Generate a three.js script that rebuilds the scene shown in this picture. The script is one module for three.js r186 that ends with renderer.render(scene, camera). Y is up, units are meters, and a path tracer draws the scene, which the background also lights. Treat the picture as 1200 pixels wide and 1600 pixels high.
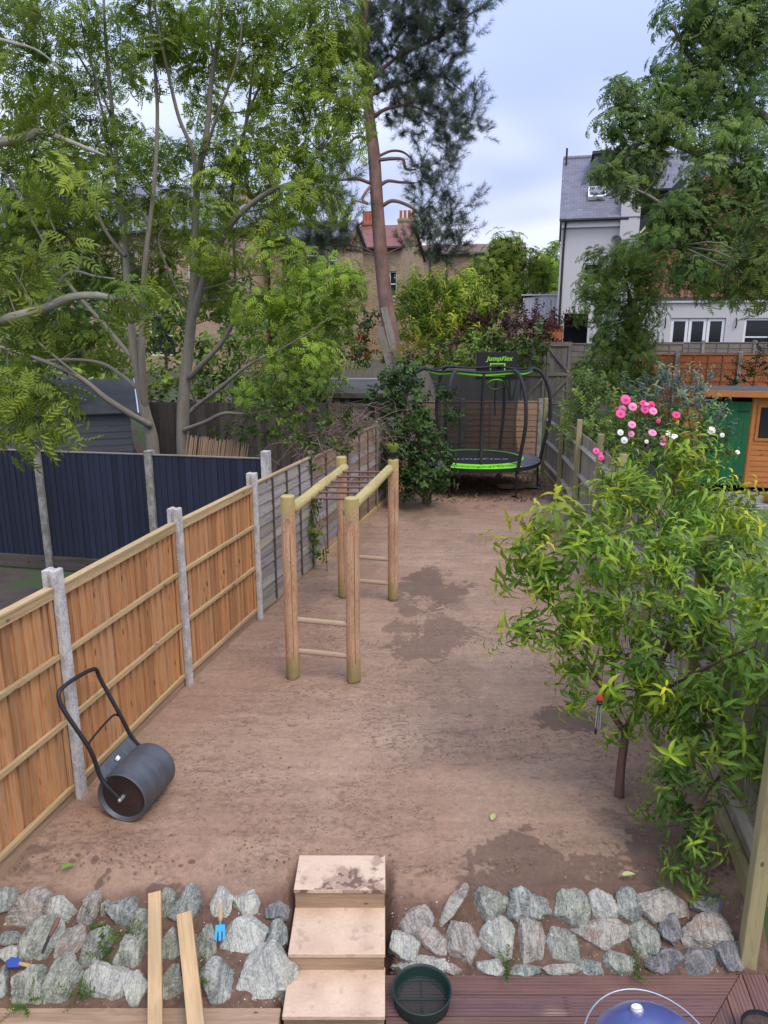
import * as THREE from 'three';
import { mergeGeometries, mergeVertices, toCreasedNormals } from 'three/addons/utils/BufferGeometryUtils.js';
import { RoundedBoxGeometry } from 'three/addons/geometries/RoundedBoxGeometry.js';

// ---------------------------------------------------------------- camera, sky, sun, exposure
const scene = new THREE.Scene();
const camera = new THREE.PerspectiveCamera(70.1, 768 / 1024, 0.05, 600);
camera.position.set(0, 3.72, 0);
camera.rotation.set(-13.95 * Math.PI / 180, 0, 0);

const renderer = new THREE.WebGLRenderer({ antialias: true });
renderer.setSize(768, 1024);
renderer.toneMapping = THREE.LinearToneMapping;
renderer.toneMappingExposure = 1.3;
renderer.shadowMap.enabled = true;

// tileable value noise
const hsh = (x, y, s) => { let h = Math.imul(x, 374761393) ^ Math.imul(y, 668265263) ^ Math.imul(s, 2147483647 - 1013); h = Math.imul(h ^ (h >>> 13), 1274126177); h ^= h >>> 16; return (h >>> 0) / 4294967296; };
const mod = (a, n) => ((a % n) + n) % n;
function vn(x, y, px, py, s) {
  const xi = Math.floor(x), yi = Math.floor(y), fx = x - xi, fy = y - yi;
  const u = fx * fx * (3 - 2 * fx), v = fy * fy * (3 - 2 * fy);
  const x0 = mod(xi, px), x1 = mod(xi + 1, px), y0 = mod(yi, py), y1 = mod(yi + 1, py);
  const a = hsh(x0, y0, s), b = hsh(x1, y0, s), c = hsh(x0, y1, s), d = hsh(x1, y1, s);
  return a + (b - a) * u + (c - a) * v + (a - b - c + d) * u * v;
}
// u, v in 0..1 over the tile; fx, fy base cells
function fbm(u, v, fx, fy, oct, s) {
  let a = 0.5, t = 0, n = 0;
  for (let o = 0; o < oct; o++) { t += a * vn(u * fx, v * fy, fx, fy, s + o * 17); n += a; a *= 0.5; fx *= 2; fy *= 2; }
  return t / n;
}
function v0(x, y, s) {
  const xi = Math.floor(x), yi = Math.floor(y), fx = x - xi, fy = y - yi, u = fx * fx * (3 - 2 * fx), v = fy * fy * (3 - 2 * fy);
  const a = hsh(xi, yi, s), b = hsh(xi + 1, yi, s), c = hsh(xi, yi + 1, s), d = hsh(xi + 1, yi + 1, s);
  return a + (b - a) * u + (c - a) * v + (a - b - c + d) * u * v;
}
const nz = (x, z, f, o, s) => { let a = 0.5, t = 0, n = 0; for (let k = 0; k < o; k++) { t += a * v0(x * f, z * f, s + k * 17); n += a; a *= 0.5; f *= 2; } return t / n; };
const clamp = (x, a = 0, b = 1) => Math.min(b, Math.max(a, x));
const sst = (a, b, x) => { const t = clamp((x - a) / (b - a)); return t * t * (3 - 2 * t); };
const lerp = (a, b, t) => a + (b - a) * t;
const mix3 = (a, b, t) => [lerp(a[0], b[0], t), lerp(a[1], b[1], t), lerp(a[2], b[2], t)];

// overcast sky: layered grey-blue cloud with a few thinner, paler breaks
{
  const W = 1024, Hh = 512, d = new Float32Array(W * Hh * 4);
  for (let j = 0; j < Hh; j++) for (let i = 0; i < W; i++) {
    const el = ((j + 0.5) / Hh - 0.5) * Math.PI, se = Math.sin(el), u = i / W;
    const k = 1 / (Math.max(se, 0) + 0.16);                       // a flat cloud deck, stretched towards the horizon
    const az = u * 2 * Math.PI, X = Math.cos(az) * Math.cos(el) * k, Z = Math.sin(az) * Math.cos(el) * k;
    const n1 = fbm((X + 9) / 18, (Z + 9) / 18, 7, 7, 5, 3), n2 = fbm((X + 9) / 18, (Z + 9) / 18, 16, 16, 4, 41);
    const dk = sst(0.40, 0.60, n1 * 0.72 + n2 * 0.28);
    let c = mix3([0.34, 0.415, 0.66], [0.74, 0.785, 0.95], dk);
    const br = sst(0.56, 0.70, n2) * sst(0.45, 0.6, n1);
    c = mix3(c, [0.92, 0.95, 1.02], br * 0.7);
    const g = 0.78 + 1.72 * Math.max(se, 0);                       // an overcast sky is brighter overhead
    if (se < 0) c = [0.20, 0.19, 0.17];
    const o = (j * W + i) * 4; d[o] = c[0] * g; d[o + 1] = c[1] * g; d[o + 2] = c[2] * g; d[o + 3] = 1;
  }
  const t = new THREE.DataTexture(d, W, Hh, THREE.RGBAFormat, THREE.FloatType);
  t.mapping = THREE.EquirectangularReflectionMapping; t.magFilter = t.minFilter = THREE.LinearFilter; t.wrapS = THREE.RepeatWrapping; t.needsUpdate = true;
  scene.background = t; scene.environment = t;
}
const sun = new THREE.DirectionalLight(0xfff0dc, 1.5);
sun.position.set(14, 40, 12); sun.target.position.set(0, 0, -10);
sun.castShadow = true; sun.shadow.radius = 45; sun.shadow.mapSize.set(2048, 2048);
Object.assign(sun.shadow.camera, { left: -40, right: 40, top: 40, bottom: -40, near: 1, far: 120 });
scene.add(sun, sun.target);

// ---------------------------------------------------------------- helpers
let SEED = 7;
const rnd = () => { SEED = (SEED + 0x6d2b79f5) | 0; let t = Math.imul(SEED ^ (SEED >>> 15), 1 | SEED); t = (t + Math.imul(t ^ (t >>> 7), 61 | t)) ^ t; return ((t ^ (t >>> 14)) >>> 0) / 4294967296; };
const rr = (a, b) => a + (b - a) * rnd();
const gs = () => (rnd() + rnd() + rnd() - 1.5) / 0.75;
const V = (x, y, z) => Array.isArray(x) ? new THREE.Vector3(...x) : new THREE.Vector3(x, y, z);
const names = {};
const numbered = (n) => { const k = names[n] = (names[n] ?? -1) + 1; return k ? n + '_' + String(k).padStart(3, '0') : n; };
function add(name, geo, mat, parent) {
  const m = new THREE.Mesh(geo, mat); m.castShadow = m.receiveShadow = true;
  m.name = parent ? name : numbered(name); (parent || scene).add(m); return m;
}
function tag(o, label, category, group) { o.userData.label = label; o.userData.category = category; if (group) o.userData.group = group; return o; }
function thing(name, label, category, pos = [0, 0, 0], turn = 0, group) {
  const o = new THREE.Group(); o.name = numbered(name); scene.add(o); o.position.set(...pos); o.rotation.y = turn; return tag(o, label, category, group);
}
function struct(name, geo, mat) { const m = add(name, geo, mat); m.userData.kind = 'structure'; return m; }
const enc = (x) => { x = clamp(x); return Math.round(255 * (x <= 0.0031308 ? 12.92 * x : 1.055 * x ** (1 / 2.4) - 0.055)); };
function colorTex(w, h, fn, ru = 1, rv = 1) {      // fn(u, v) -> linear rgb; the tile is 1/ru by 1/rv metres
  const d = new Uint8Array(w * h * 4);
  for (let j = 0; j < h; j++) for (let i = 0; i < w; i++) { const c = fn((i + 0.5) / w, (j + 0.5) / h), o = (j * w + i) * 4; d[o] = enc(c[0]); d[o + 1] = enc(c[1]); d[o + 2] = enc(c[2]); d[o + 3] = 255; }
  const t = new THREE.DataTexture(d, w, h); t.colorSpace = THREE.SRGBColorSpace; return setTex(t, ru, rv);
}
function grayTex(w, h, fn, ru = 1, rv = 1) {
  const d = new Uint8Array(w * h * 4);
  for (let j = 0; j < h; j++) for (let i = 0; i < w; i++) { const c = Math.round(255 * clamp(fn((i + 0.5) / w, (j + 0.5) / h))), o = (j * w + i) * 4; d[o] = d[o + 1] = d[o + 2] = c; d[o + 3] = 255; }
  return setTex(new THREE.DataTexture(d, w, h), ru, rv);
}
function setTex(t, ru, rv) { t.wrapS = t.wrapT = THREE.RepeatWrapping; t.magFilter = THREE.LinearFilter; t.minFilter = THREE.LinearMipmapLinearFilter; t.generateMipmaps = true; t.repeat.set(ru, rv); t.needsUpdate = true; return t; }
const std = (o) => new THREE.MeshStandardMaterial({ roughness: 0.85, ...o });
const rgb = (r, g, b) => new THREE.Color().setRGB(r, g, b);
// uv in metres by the way each face points; the texture's v follows the grain axis (0 x, 1 y, 2 z)
function uvm(geo, grain = 1, ou = 0, ov = 0) {
  if (geo.index) geo = geo.toNonIndexed();
  const p = geo.attributes.position, n = p.count, uv = new Float32Array(n * 2), a = new THREE.Vector3(), b = new THREE.Vector3(), c = new THREE.Vector3();
  for (let i = 0; i < n; i += 3) {
    a.fromBufferAttribute(p, i); b.fromBufferAttribute(p, i + 1); c.fromBufferAttribute(p, i + 2);
    const nn = b.clone().sub(a).cross(c.clone().sub(a)), w = [Math.abs(nn.x), Math.abs(nn.y), Math.abs(nn.z)];
    const ax = w[0] > w[1] ? (w[0] > w[2] ? 0 : 2) : (w[1] > w[2] ? 1 : 2);
    let vAx = grain, uAx = [0, 1, 2].find((q) => q !== ax && q !== grain);
    if (ax === grain) { vAx = (grain + 1) % 3; uAx = (grain + 2) % 3; }
    for (let k = 0; k < 3; k++) { const q = [p.getX(i + k), p.getY(i + k), p.getZ(i + k)]; uv[(i + k) * 2] = q[uAx] + ou + ax * 0.37; uv[(i + k) * 2 + 1] = q[vAx] + ov; }
  }
  geo.setAttribute('uv', new THREE.BufferAttribute(uv, 2)); return geo;
}
const rbox = (w, h, d, b = 0.006, grain = 1) => uvm(new RoundedBoxGeometry(w, h, d, 1, Math.min(b, w * 0.45, h * 0.45, d * 0.45)), grain, rr(0, 3), rr(0, 3));
const at = (geo, x, y, z) => geo.translate(x, y, z);
// a tapered tube through points; radii per point or one radius
function tube(pts, radii, sides = 8, seg = 4, cap = true) {
  pts = pts.map((p) => V(p)); const m = pts.length;
  const R = (t) => { if (!Array.isArray(radii)) return radii; const f = t * (radii.length - 1), i = Math.min(radii.length - 2, Math.floor(f)); return lerp(radii[i], radii[i + 1], f - i); };
  const curve = m > 2 ? new THREE.CatmullRomCurve3(pts, false, 'centripetal') : new THREE.LineCurve3(pts[0], pts[1]);
  const N = m > 2 ? (m - 1) * seg : Math.max(1, seg > 4 ? seg : 1);
  const pos = [], uv = [], idx = []; let nrm = null, len = 0, prev = null;
  for (let i = 0; i <= N; i++) {
    const t = i / N, p = curve.getPoint(t), tg = curve.getTangent(t).normalize();
    if (!nrm) { nrm = Math.abs(tg.y) < 0.9 ? V(0, 1, 0) : V(1, 0, 0); }
    nrm = nrm.clone().addScaledVector(tg, -nrm.dot(tg)).normalize(); const bi = tg.clone().cross(nrm);
    if (prev) len += p.distanceTo(prev); prev = p; const r = R(t);
    for (let k = 0; k <= sides; k++) { const a = k / sides * Math.PI * 2, q = p.clone().addScaledVector(nrm, Math.cos(a) * r).addScaledVector(bi, Math.sin(a) * r); pos.push(q.x, q.y, q.z); uv.push(k / sides, len); }
  }
  const s1 = sides + 1;
  for (let i = 0; i < N; i++) for (let k = 0; k < sides; k++) { const a = i * s1 + k; idx.push(a, a + 1, a + s1, a + 1, a + s1 + 1, a + s1); }
  if (cap) for (const [row, flip] of [[0, 0], [N, 1]]) {
    const c = pos.length / 3, p = curve.getPoint(row / N); pos.push(p.x, p.y, p.z); uv.push(0.5, row / N);
    for (let k = 0; k < sides; k++) { const a = row * s1 + k; flip ? idx.push(c, a, a + 1) : idx.push(c, a + 1, a); }
  }
  const g = new THREE.BufferGeometry(); g.setAttribute('position', new THREE.Float32BufferAttribute(pos, 3)); g.setAttribute('uv', new THREE.Float32BufferAttribute(uv, 2)); g.setIndex(idx); g.computeVertexNormals(); return g;
}
const merge = (list) => { const l = list.map((g) => { g = g.index ? g.toNonIndexed() : g; for (const k of Object.keys(g.attributes)) if (!['position', 'normal', 'uv'].includes(k)) g.deleteAttribute(k); return g; }); return mergeGeometries(l); };
const lathe = (pts, seg = 32) => new THREE.LatheGeometry(pts.map(([x, y]) => new THREE.Vector2(x, y)), seg);
function prism(outline, depth, bevel = 0) {        // outline in x, y extruded along +z
  const s = new THREE.Shape(outline.map(([x, y]) => new THREE.Vector2(x, y)));
  return new THREE.ExtrudeGeometry(s, { depth, bevelEnabled: bevel > 0, bevelThickness: bevel, bevelSize: bevel, bevelSegments: 1 });
}

// ---------------------------------------------------------------- materials
function woodMat(light, dark, o = {}) {            // grain along v
  const s = o.seed ?? 1, knots = []; SEED = 1000 + s;
  for (let k = 0; k < (o.knots ?? 7); k++) knots.push([rnd(), rnd(), rr(0.008, 0.02)]);
  const f = (u, v) => {
    let w = 0, kk = 0;
    for (const [a, b, r] of knots) { let du = Math.abs(u - a), dv = Math.abs(v - b); du = Math.min(du, 1 - du); dv = Math.min(dv, 1 - dv) * 2; const q = Math.sqrt(du * du + dv * dv * 0.25) / r; w += Math.exp(-q * q * 0.12) * 0.09; kk = Math.max(kk, 1 - sst(0.5, 1.2, q)); }
    const g1 = fbm(mod(u + w + 0.03 * fbm(u, v, 3, 3, 2, s + 5), 1), v, 18, 2, 4, s), g2 = fbm(u, v, 90, 3, 2, s + 9);
    const ring = 0.5 + 0.5 * Math.sin((g1 * (o.rings ?? 9) + w * 20) * 6.28);
    return [g1, ring, g2, kk];
  };
  const map = colorTex(256, 384, (u, v) => {
    const [g1, ring, g2, kk] = f(u, v), blot = fbm(u, v, 3, 3, 3, s + 31);
    let c = mix3(light, dark, clamp(ring * (o.ring ?? 0.35) + (g2 - 0.5) * (o.fine ?? 0.8) + (blot - 0.5) * (o.blot ?? 0.9) + 0.15));
    if (o.moss) c = mix3(c, o.moss, sst(0.55, 0.75, fbm(u, v, 4, 4, 4, s + 77)) * (o.mossAmt ?? 0.6));
    return mix3(c, [dark[0] * 0.45, dark[1] * 0.4, dark[2] * 0.4], kk * 0.9);
  }, 1, 0.5);
  const bump = grayTex(192, 192, (u, v) => { const [, ring, g2] = f(u, v); return 0.5 + (g2 - 0.5) * 0.9 - ring * 0.15; }, 1, 0.5);
  return std({ map, bumpMap: bump, bumpScale: o.bump ?? 0.0015, roughness: o.rough ?? 0.82 });
}
const tint = (m, r, g = r, b = r) => { const q = m.clone(); q.color = rgb(r, g, b); return q; };
const M = {};
M.cedar = woodMat([0.51, 0.275, 0.12], [0.27, 0.112, 0.04], { seed: 3, ring: 0.4, knots: 9 });
M.cedars = [M.cedar, tint(M.cedar, 0.84, 0.82, 0.8), tint(M.cedar, 1.14, 1.1, 1.04), tint(M.cedar, 0.98, 0.92, 0.86), tint(M.cedar, 1.08, 1.12, 1.2)];
M.paleRail = woodMat([0.50, 0.36, 0.18], [0.30, 0.19, 0.085], { seed: 4, ring: 0.35, moss: [0.22, 0.21, 0.08], mossAmt: 0.35 });
M.greyLap = woodMat([0.33, 0.30, 0.285], [0.15, 0.13, 0.125], { seed: 5, fine: 1.0, moss: [0.30, 0.28, 0.13], mossAmt: 0.45 });
M.greyLaps = [M.greyLap, tint(M.greyLap, 0.82), tint(M.greyLap, 1.15, 1.15, 1.12)];
M.brownLap = woodMat([0.31, 0.22, 0.145], [0.15, 0.095, 0.06], { seed: 6, fine: 1.0, moss: [0.22, 0.20, 0.12], mossAmt: 0.4 });
M.brownLaps = [M.brownLap, tint(M.brownLap, 0.8), tint(M.brownLap, 1.15)];
M.darkBoard = woodMat([0.10, 0.078, 0.062], [0.045, 0.034, 0.028], { seed: 8, fine: 1 });
M.weather = woodMat([0.30, 0.27, 0.225], [0.14, 0.12, 0.095], { seed: 9, fine: 1.0, moss: [0.2, 0.19, 0.1], mossAmt: 0.35 });
M.weathers = [M.weather, tint(M.weather, 0.8), tint(M.weather, 1.15)];
M.greenPost = woodMat([0.36, 0.31, 0.15], [0.2, 0.165, 0.07], { seed: 10, moss: [0.20, 0.22, 0.07], mossAmt: 0.5 });
M.plank = woodMat([0.60, 0.42, 0.22], [0.42, 0.26, 0.115], { seed: 11, ring: 0.4, moss: [0.25, 0.19, 0.11], mossAmt: 0.35 });
M.sleeper = woodMat([0.40, 0.27, 0.165], [0.22, 0.14, 0.08], { seed: 12, ring: 0.35 });
M.logs = woodMat([0.56, 0.35, 0.20], [0.33, 0.165, 0.08], { seed: 13, ring: 0.75, rings: 14, fine: 0.5, bump: 0.002 });
// bar posts: one tile is the whole post, so that the algae sit at its head and foot, where the photograph shows them
M.barPost = (() => { const m = M.logs.clone(), s = 13; m.map = colorTex(192, 768, (u, v) => {
  const w = 0.05 * fbm(u, v, 3, 6, 2, 18), g1 = fbm(mod(u + w, 1), v, 7, 4, 4, s), g2 = fbm(u, v, 48, 5, 2, 22), ring = 0.5 + 0.5 * Math.sin(g1 * 14 * 6.28), blot = fbm(u, v, 3, 8, 3, 44);
  let c = mix3([0.56, 0.35, 0.20], [0.33, 0.165, 0.08], clamp(ring * 0.6 + (g2 - 0.5) * 0.6 + (blot - 0.5) * 0.9 + 0.1));
  const n = fbm(u, v, 5, 14, 4, 91); c = mix3(c, [0.40, 0.35, 0.12], sst(0.86, 0.97, v + (n - 0.5) * 0.16) * 0.8); c = mix3(c, [0.24, 0.235, 0.075], sst(0.17, 0.05, v + (n - 0.5) * 0.22) * 0.75); return mix3(c, [0.10, 0.08, 0.055], sst(0.055, 0.03, v + (n - 0.5) * 0.05) * 0.8); }, 1, 1); m.bumpMap = null; return m; })();
M.logGreen = woodMat([0.50, 0.40, 0.17], [0.31, 0.24, 0.085], { seed: 14, ring: 0.5, rings: 11, moss: [0.30, 0.30, 0.085], mossAmt: 0.5 });
M.rung = woodMat([0.46, 0.35, 0.23], [0.25, 0.175, 0.11], { seed: 15, moss: [0.22, 0.22, 0.08], mossAmt: 0.4 });
M.navy = woodMat([0.017, 0.023, 0.048], [0.008, 0.010, 0.020], { seed: 16, fine: 0.7, rough: 0.7, knots: 4 });
M.navys = [M.navy, tint(M.navy, 0.8), tint(M.navy, 1.2)];
M.orange = woodMat([0.36, 0.12, 0.04], [0.21, 0.06, 0.02], { seed: 17, fine: 0.6 });
M.oranges = [M.orange, tint(M.orange, 0.85), tint(M.orange, 1.12)];
M.shedOrange = woodMat([0.52, 0.20, 0.05], [0.36, 0.115, 0.025], { seed: 18, fine: 0.5 });
M.shedGreen = woodMat([0.010, 0.135, 0.045], [0.006, 0.085, 0.028], { seed: 19, fine: 0.4 });
M.deck = woodMat([0.165, 0.08, 0.062], [0.085, 0.04, 0.03], { seed: 20, fine: 0.9, moss: [0.22, 0.14, 0.11], mossAmt: 0.3, rough: 0.6 });
M.decks = [M.deck, tint(M.deck, 0.84), tint(M.deck, 1.12, 1.08, 1.04)];
M.greyPaint = woodMat([0.115, 0.118, 0.125], [0.07, 0.07, 0.075], { seed: 21, fine: 0.6, knots: 2 });
const concF = (u, v, s) => fbm(u, v, 6, 6, 5, s) * 0.6 + fbm(u, v, 60, 60, 2, s + 3) * 0.4;
M.concrete = std({ map: colorTex(256, 256, (u, v) => mix3([0.34, 0.315, 0.285], [0.60, 0.57, 0.53], sst(0.3, 0.7, concF(u, v, 51))), 1.6, 1.6), bumpMap: grayTex(256, 256, (u, v) => concF(u, v, 51), 1.6, 1.6), bumpScale: 0.002, roughness: 0.95 });
M.concreteOld = std({ map: colorTex(256, 256, (u, v) => mix3(mix3([0.16, 0.15, 0.13], [0.36, 0.34, 0.31], sst(0.3, 0.7, concF(u, v, 55))), [0.16, 0.17, 0.09], sst(0.56, 0.7, fbm(u, v, 3, 3, 4, 58)) * 0.6), 1.6, 1.6), roughness: 0.95 });
M.blackMetal = std({ color: rgb(0.018, 0.018, 0.02), roughness: 0.42, metalness: 0.2 });
M.blackFoam = std({ color: rgb(0.022, 0.022, 0.025), roughness: 0.75 });
M.rust = std({ map: colorTex(128, 128, (u, v) => mix3([0.10, 0.055, 0.048], [0.22, 0.115, 0.095], fbm(u, v, 6, 20, 4, 61)), 3, 3), roughness: 0.65, metalness: 0.3 });
M.galv = std({ color: rgb(0.55, 0.57, 0.60), roughness: 0.42, metalness: 0.75 });
M.lime = std({ color: rgb(0.22, 0.72, 0.02), roughness: 0.6 });
M.white = std({ color: rgb(0.78, 0.78, 0.78), roughness: 0.5 });
M.glassDark = std({ color: rgb(0.02, 0.022, 0.026), roughness: 0.06, metalness: 0.0 });
M.felt = std({ map: colorTex(256, 256, (u, v) => mix3([0.035, 0.034, 0.033], [0.10, 0.095, 0.085], fbm(u, v, 5, 5, 5, 66)), 0.8, 0.8), roughness: 0.95 });


// ---------------------------------------------------------------- ground
const terrainH = (x, z) => z > -4.64 ? -0.62 : -0.04 + 1.29 * sst(-20.4, -23.2, z) + 0.8 * sst(-23.2, -36, z);
{
  const zs = [40, 8, 0, -4.62, -4.66, -8, -14, -18, -20, -20.6, -21.2, -21.8, -22.4, -23, -24, -26, -29, -33, -38, -50, -80, -140, -320];
  const xs = [-260, -120, -60, -30, -18, -12, -8, -5, -3, 0, 3, 5, 8, 12, 18, 30, 60, 120, 260], pos = [], uv = [], idx = [];
  for (const z of zs) for (const x of xs) { pos.push(x, terrainH(x, z), z); uv.push(x, z); }
  for (let j = 0; j < zs.length - 1; j++) for (let i = 0; i < xs.length - 1; i++) { const a = j * xs.length + i, b = a + xs.length; idx.push(a, a + 1, b, a + 1, b + 1, b); }
  const g = new THREE.BufferGeometry(); g.setAttribute('position', new THREE.Float32BufferAttribute(pos, 3)); g.setAttribute('uv', new THREE.Float32BufferAttribute(uv, 2)); g.setIndex(idx); g.computeVertexNormals();
  const map = colorTex(512, 512, (u, v) => mix3(mix3([0.045, 0.032, 0.025], [0.10, 0.075, 0.055], fbm(u, v, 24, 24, 4, 71)), [0.05, 0.075, 0.022], sst(0.45, 0.62, fbm(u, v, 6, 6, 5, 72))), 0.25, 0.25);
  struct('ground', g, std({ map, roughness: 1 }));
}
const bankY = (x, z) => { const L = x < -0.3, z1 = L ? -3.585 : -3.86, y1 = L ? -0.27 : -0.34, st = sst(-0.68, -0.6, x) * sst(0.08, 0.0, x); return lerp(0, y1, clamp((z + 4.27) / (z1 + 4.27), 0, 1.15)) - 0.045 - st * 0.17; };
const leftX = (z) => -2.45 + (-5.2 - z) * 0.2275, rightX = (z) => z > -12.2 ? lerp(2.42, 3.66, (-z - 4) / 8.2) : lerp(3.66, 4.22, (-z - 12.2) / 7.2);
// soil: trodden dry earth with rake scratches and damp stains. [x, z, rx, rz, strength]
const damp = [];
const dp = (p, rx, rz, k) => damp.push([p[0], p[2], rx, rz, k]);
dp([0.639, 0, -10.107], 0.34, 0.75, 0.9); dp([0.346, 0, -9.235], 0.22, 0.7, 0.75); dp([0.737, -0, -8.693], 0.3, 0.5, 0.7); dp([0.423, -0, -8.114], 0.3, 0.35, 0.75); dp([1.026, 0, -9.47], 0.2, 0.4, 0.5); dp([0.693, 0, -7.215], 0.35, 0.5, 0.35);
dp([1.75, 0, -6.419], 0.24, 0.17, 0.95); dp([1.537, 0, -6.443], 0.1, 0.06, 0.6); dp([1.481, 0, -4.513], 0.55, 0.2, 0.9); dp([2.024, 0, -4.48], 0.5, 0.3, 1.0); dp([2.223, 0, -4.752], 0.35, 0.25, 0.8); dp([1.071, 0, -4.546], 0.28, 0.12, 0.75); dp([0.893, 0, -4.322], 0.35, 0.08, 0.85); dp([1.589, -0, -4.262], 0.9, 0.1, 1.0); dp([1.305, 0, -4.752], 0.12, 0.08, 0.7); dp([1.76, 0, -4.899], 0.2, 0.12, 0.55); dp([2.091, 0, -5.217], 0.25, 0.2, 0.4);
dp([-1.972, 0, -4.341], 0.09, 0.12, 1.0); dp([-2.07, 0, -4.48], 0.07, 0.05, 0.95); dp([-1.95, 0, -4.403], 0.06, 0.06, 1); dp([-2.304, 0, -4.435], 0.03, 0.02, 1); dp([-2.245, 0, -4.48], 0.04, 0.03, 0.9); dp([-2.22, 0, -4.532], 0.02, 0.015, 0.9); dp([-1.525, 0, -4.268], 0.11, 0.03, 0.9); dp([-1.38, 0, -4.48], 0.018, 0.012, 1); dp([-1.45, 0, -4.448], 0.012, 0.009, 1); dp([-2.53, 0, -4.579], 0.12, 0.06, 0.7); dp([-2.591, 0, -4.416], 0.1, 0.06, 0.5); dp([-2.29, 0, -4.862], 0.06, 0.03, 0.6);
dp([-0.434, 0, -11.824], 0.5, 1.2, 0.3); dp([0.561, 0, -15.558], 0.7, 1.3, 0.5); dp([2.78, 0, -17.218], 1.6, 1.2, 0.75); dp([3.862, -0, -17.591], 0.5, 1.4, 0.6); dp([-1.185, 0, -10.675], 0.3, 1.0, 0.45); dp([3.549, 0, -13.453], 0.25, 1.0, 0.4);
{
  const W = 1024, Hh = 2048, X0 = -3.4, XW = 8, Z0 = -3.4, ZW = 17, cd = new Uint8Array(W * Hh * 4), bd = new Uint8Array(W * Hh * 4);
  for (let j = 0; j < Hh; j++) for (let i = 0; i < W; i++) {
    const x = X0 + (i + 0.5) / W * XW, z = Z0 - (j + 0.5) / Hh * ZW;
    const big = nz(x, z, 0.5, 3, 81), mid = nz(x, z, 3, 3, 82), fine = nz(x, z, 26, 3, 83), grain = nz(x, z, 90, 2, 84);
    const wx = x + (big - 0.5) * 0.5, wz = z + (nz(x, z, 2, 2, 85) - 0.5) * 0.25;
    const sc = Math.abs(nz(wx * 0.5 + wz * 0.15, wz * 2.2, 8, 4, 86) - 0.5), sc2 = Math.abs(nz(wx * 1.1 + wz * 0.9, wz * 1.2 - wx * 0.9, 11, 4, 90) - 0.5);
    const mask = sst(0.47, 0.62, nz(x, z, 1.1, 4, 87)) * (0.2 + fine), mask2 = sst(0.5, 0.64, nz(x, z, 1.3, 4, 97)) * (0.3 + fine);
    const scratch = (1 - sst(0.004, 0.032, sc)) * mask + (1 - sst(0.004, 0.024, sc2)) * mask2 * 0.8;
    const crumb = sst(0.57, 0.70, nz(x * 0.7, z * 1.3, 30, 3, 88)) * sst(0.5, 0.64, nz(x, z, 1.5, 4, 89));
    let c = mix3([0.295, 0.19, 0.122], [0.39, 0.262, 0.173], clamp(big * 0.9 + (mid - 0.5) * 0.7));
    c = mix3(c, [0.31, 0.185, 0.118], sst(0.5, 0.62, nz(x, z, 1, 2, 93)) * 0.6);
    const v = 0.88 + (nz(x * 0.35 + z * 0.08, z * 3.2, 4, 3, 94) - 0.5) * 0.3 + (fine - 0.5) * 0.32 + (grain - 0.5) * 0.34; c = [c[0] * v, c[1] * v, c[2] * v];
    c = mix3(c, [0.095, 0.057, 0.040], clamp(scratch * 0.8 * (0.3 + fine))); c = mix3(c, [0.11, 0.066, 0.046], crumb * 0.42);
    let w = 0; for (const [dx, dz, rx, rz, k] of damp) { const ax = (x - dx) / rx, az = (z - dz) / rz, q = ax * ax + az * az; if (q < 6) w = Math.max(w, k * sst(0.42, 0.55, 1.0 - Math.sqrt(q) * 0.55 + (mid - 0.5) * 1.15 + (fine - 0.5) * 0.8 + (nz(x, z, 1.4, 2, 99) - 0.5) * 0.7 + (nz(x * 2.4 + z * 0.6, z * 0.8, 3, 3, 100) - 0.5) * 0.7)); }
    c = mix3(c, [0.075, 0.042, 0.029], w * 0.72);
    const bd0 = sst(-4.33, -4.15, z + (mid - 0.5) * 0.22 + (fine - 0.5) * 0.1); c = mix3(c, mix3([0.05, 0.028, 0.018], [0.17, 0.095, 0.062], clamp(fine * 0.8 + (grain - 0.3) * 0.5)), bd0 * 0.92);
    const o = (j * W + i) * 4; cd[o] = enc(c[0]); cd[o + 1] = enc(c[1]); cd[o + 2] = enc(c[2]); cd[o + 3] = 255;
    const h = clamp(0.5 + (mid - 0.5) * 0.5 + (fine - 0.5) * 0.5 + (grain - 0.5) * 0.35 - scratch * 0.35 + crumb * 0.3);
    bd[o] = bd[o + 1] = bd[o + 2] = Math.round(h * 255); bd[o + 3] = 255;
  }
  const map = new THREE.DataTexture(cd, W, Hh), bump = new THREE.DataTexture(bd, W, Hh); map.colorSpace = THREE.SRGBColorSpace; setTex(map, 1, 1); setTex(bump, 1, 1);
  const nx = 130, ny = 420, pos = [], uv = [], idx = [];
  for (let j = 0; j <= ny; j++) for (let i = 0; i <= nx; i++) {
    const q = j / ny, z = q < 0.14 ? lerp(-3.52, -4.5, q / 0.14) : lerp(-4.5, -20.2, (q - 0.14) / 0.86), x = lerp(leftX(z) - 0.14, rightX(z) + 0.12, i / nx);
    let y = 0.006 + (nz(x, z, 1.2, 3, 101) - 0.5) * 0.05 + (nz(x, z, 7, 2, 102) - 0.5) * 0.018;
    for (const [qx, qz] of [[-0.985, -7.26], [-0.325, -7.17], [-0.575, -9.74], [0.125, -9.64]]) { const r2 = (x - qx) ** 2 + (z - qz) ** 2; if (r2 < 0.2) y += 0.035 * Math.exp(-r2 / 0.02) * (0.6 + nz(x, z, 9, 2, 105)); }
    if (z > -4.6) y = lerp(y, bankY(x, z) + (nz(x, z, 7, 3, 131) - 0.5) * 0.05, sst(-4.6, -4.25, z));
    pos.push(x, y, z); uv.push((x - X0) / XW, (Z0 - z) / ZW);
  }
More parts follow.
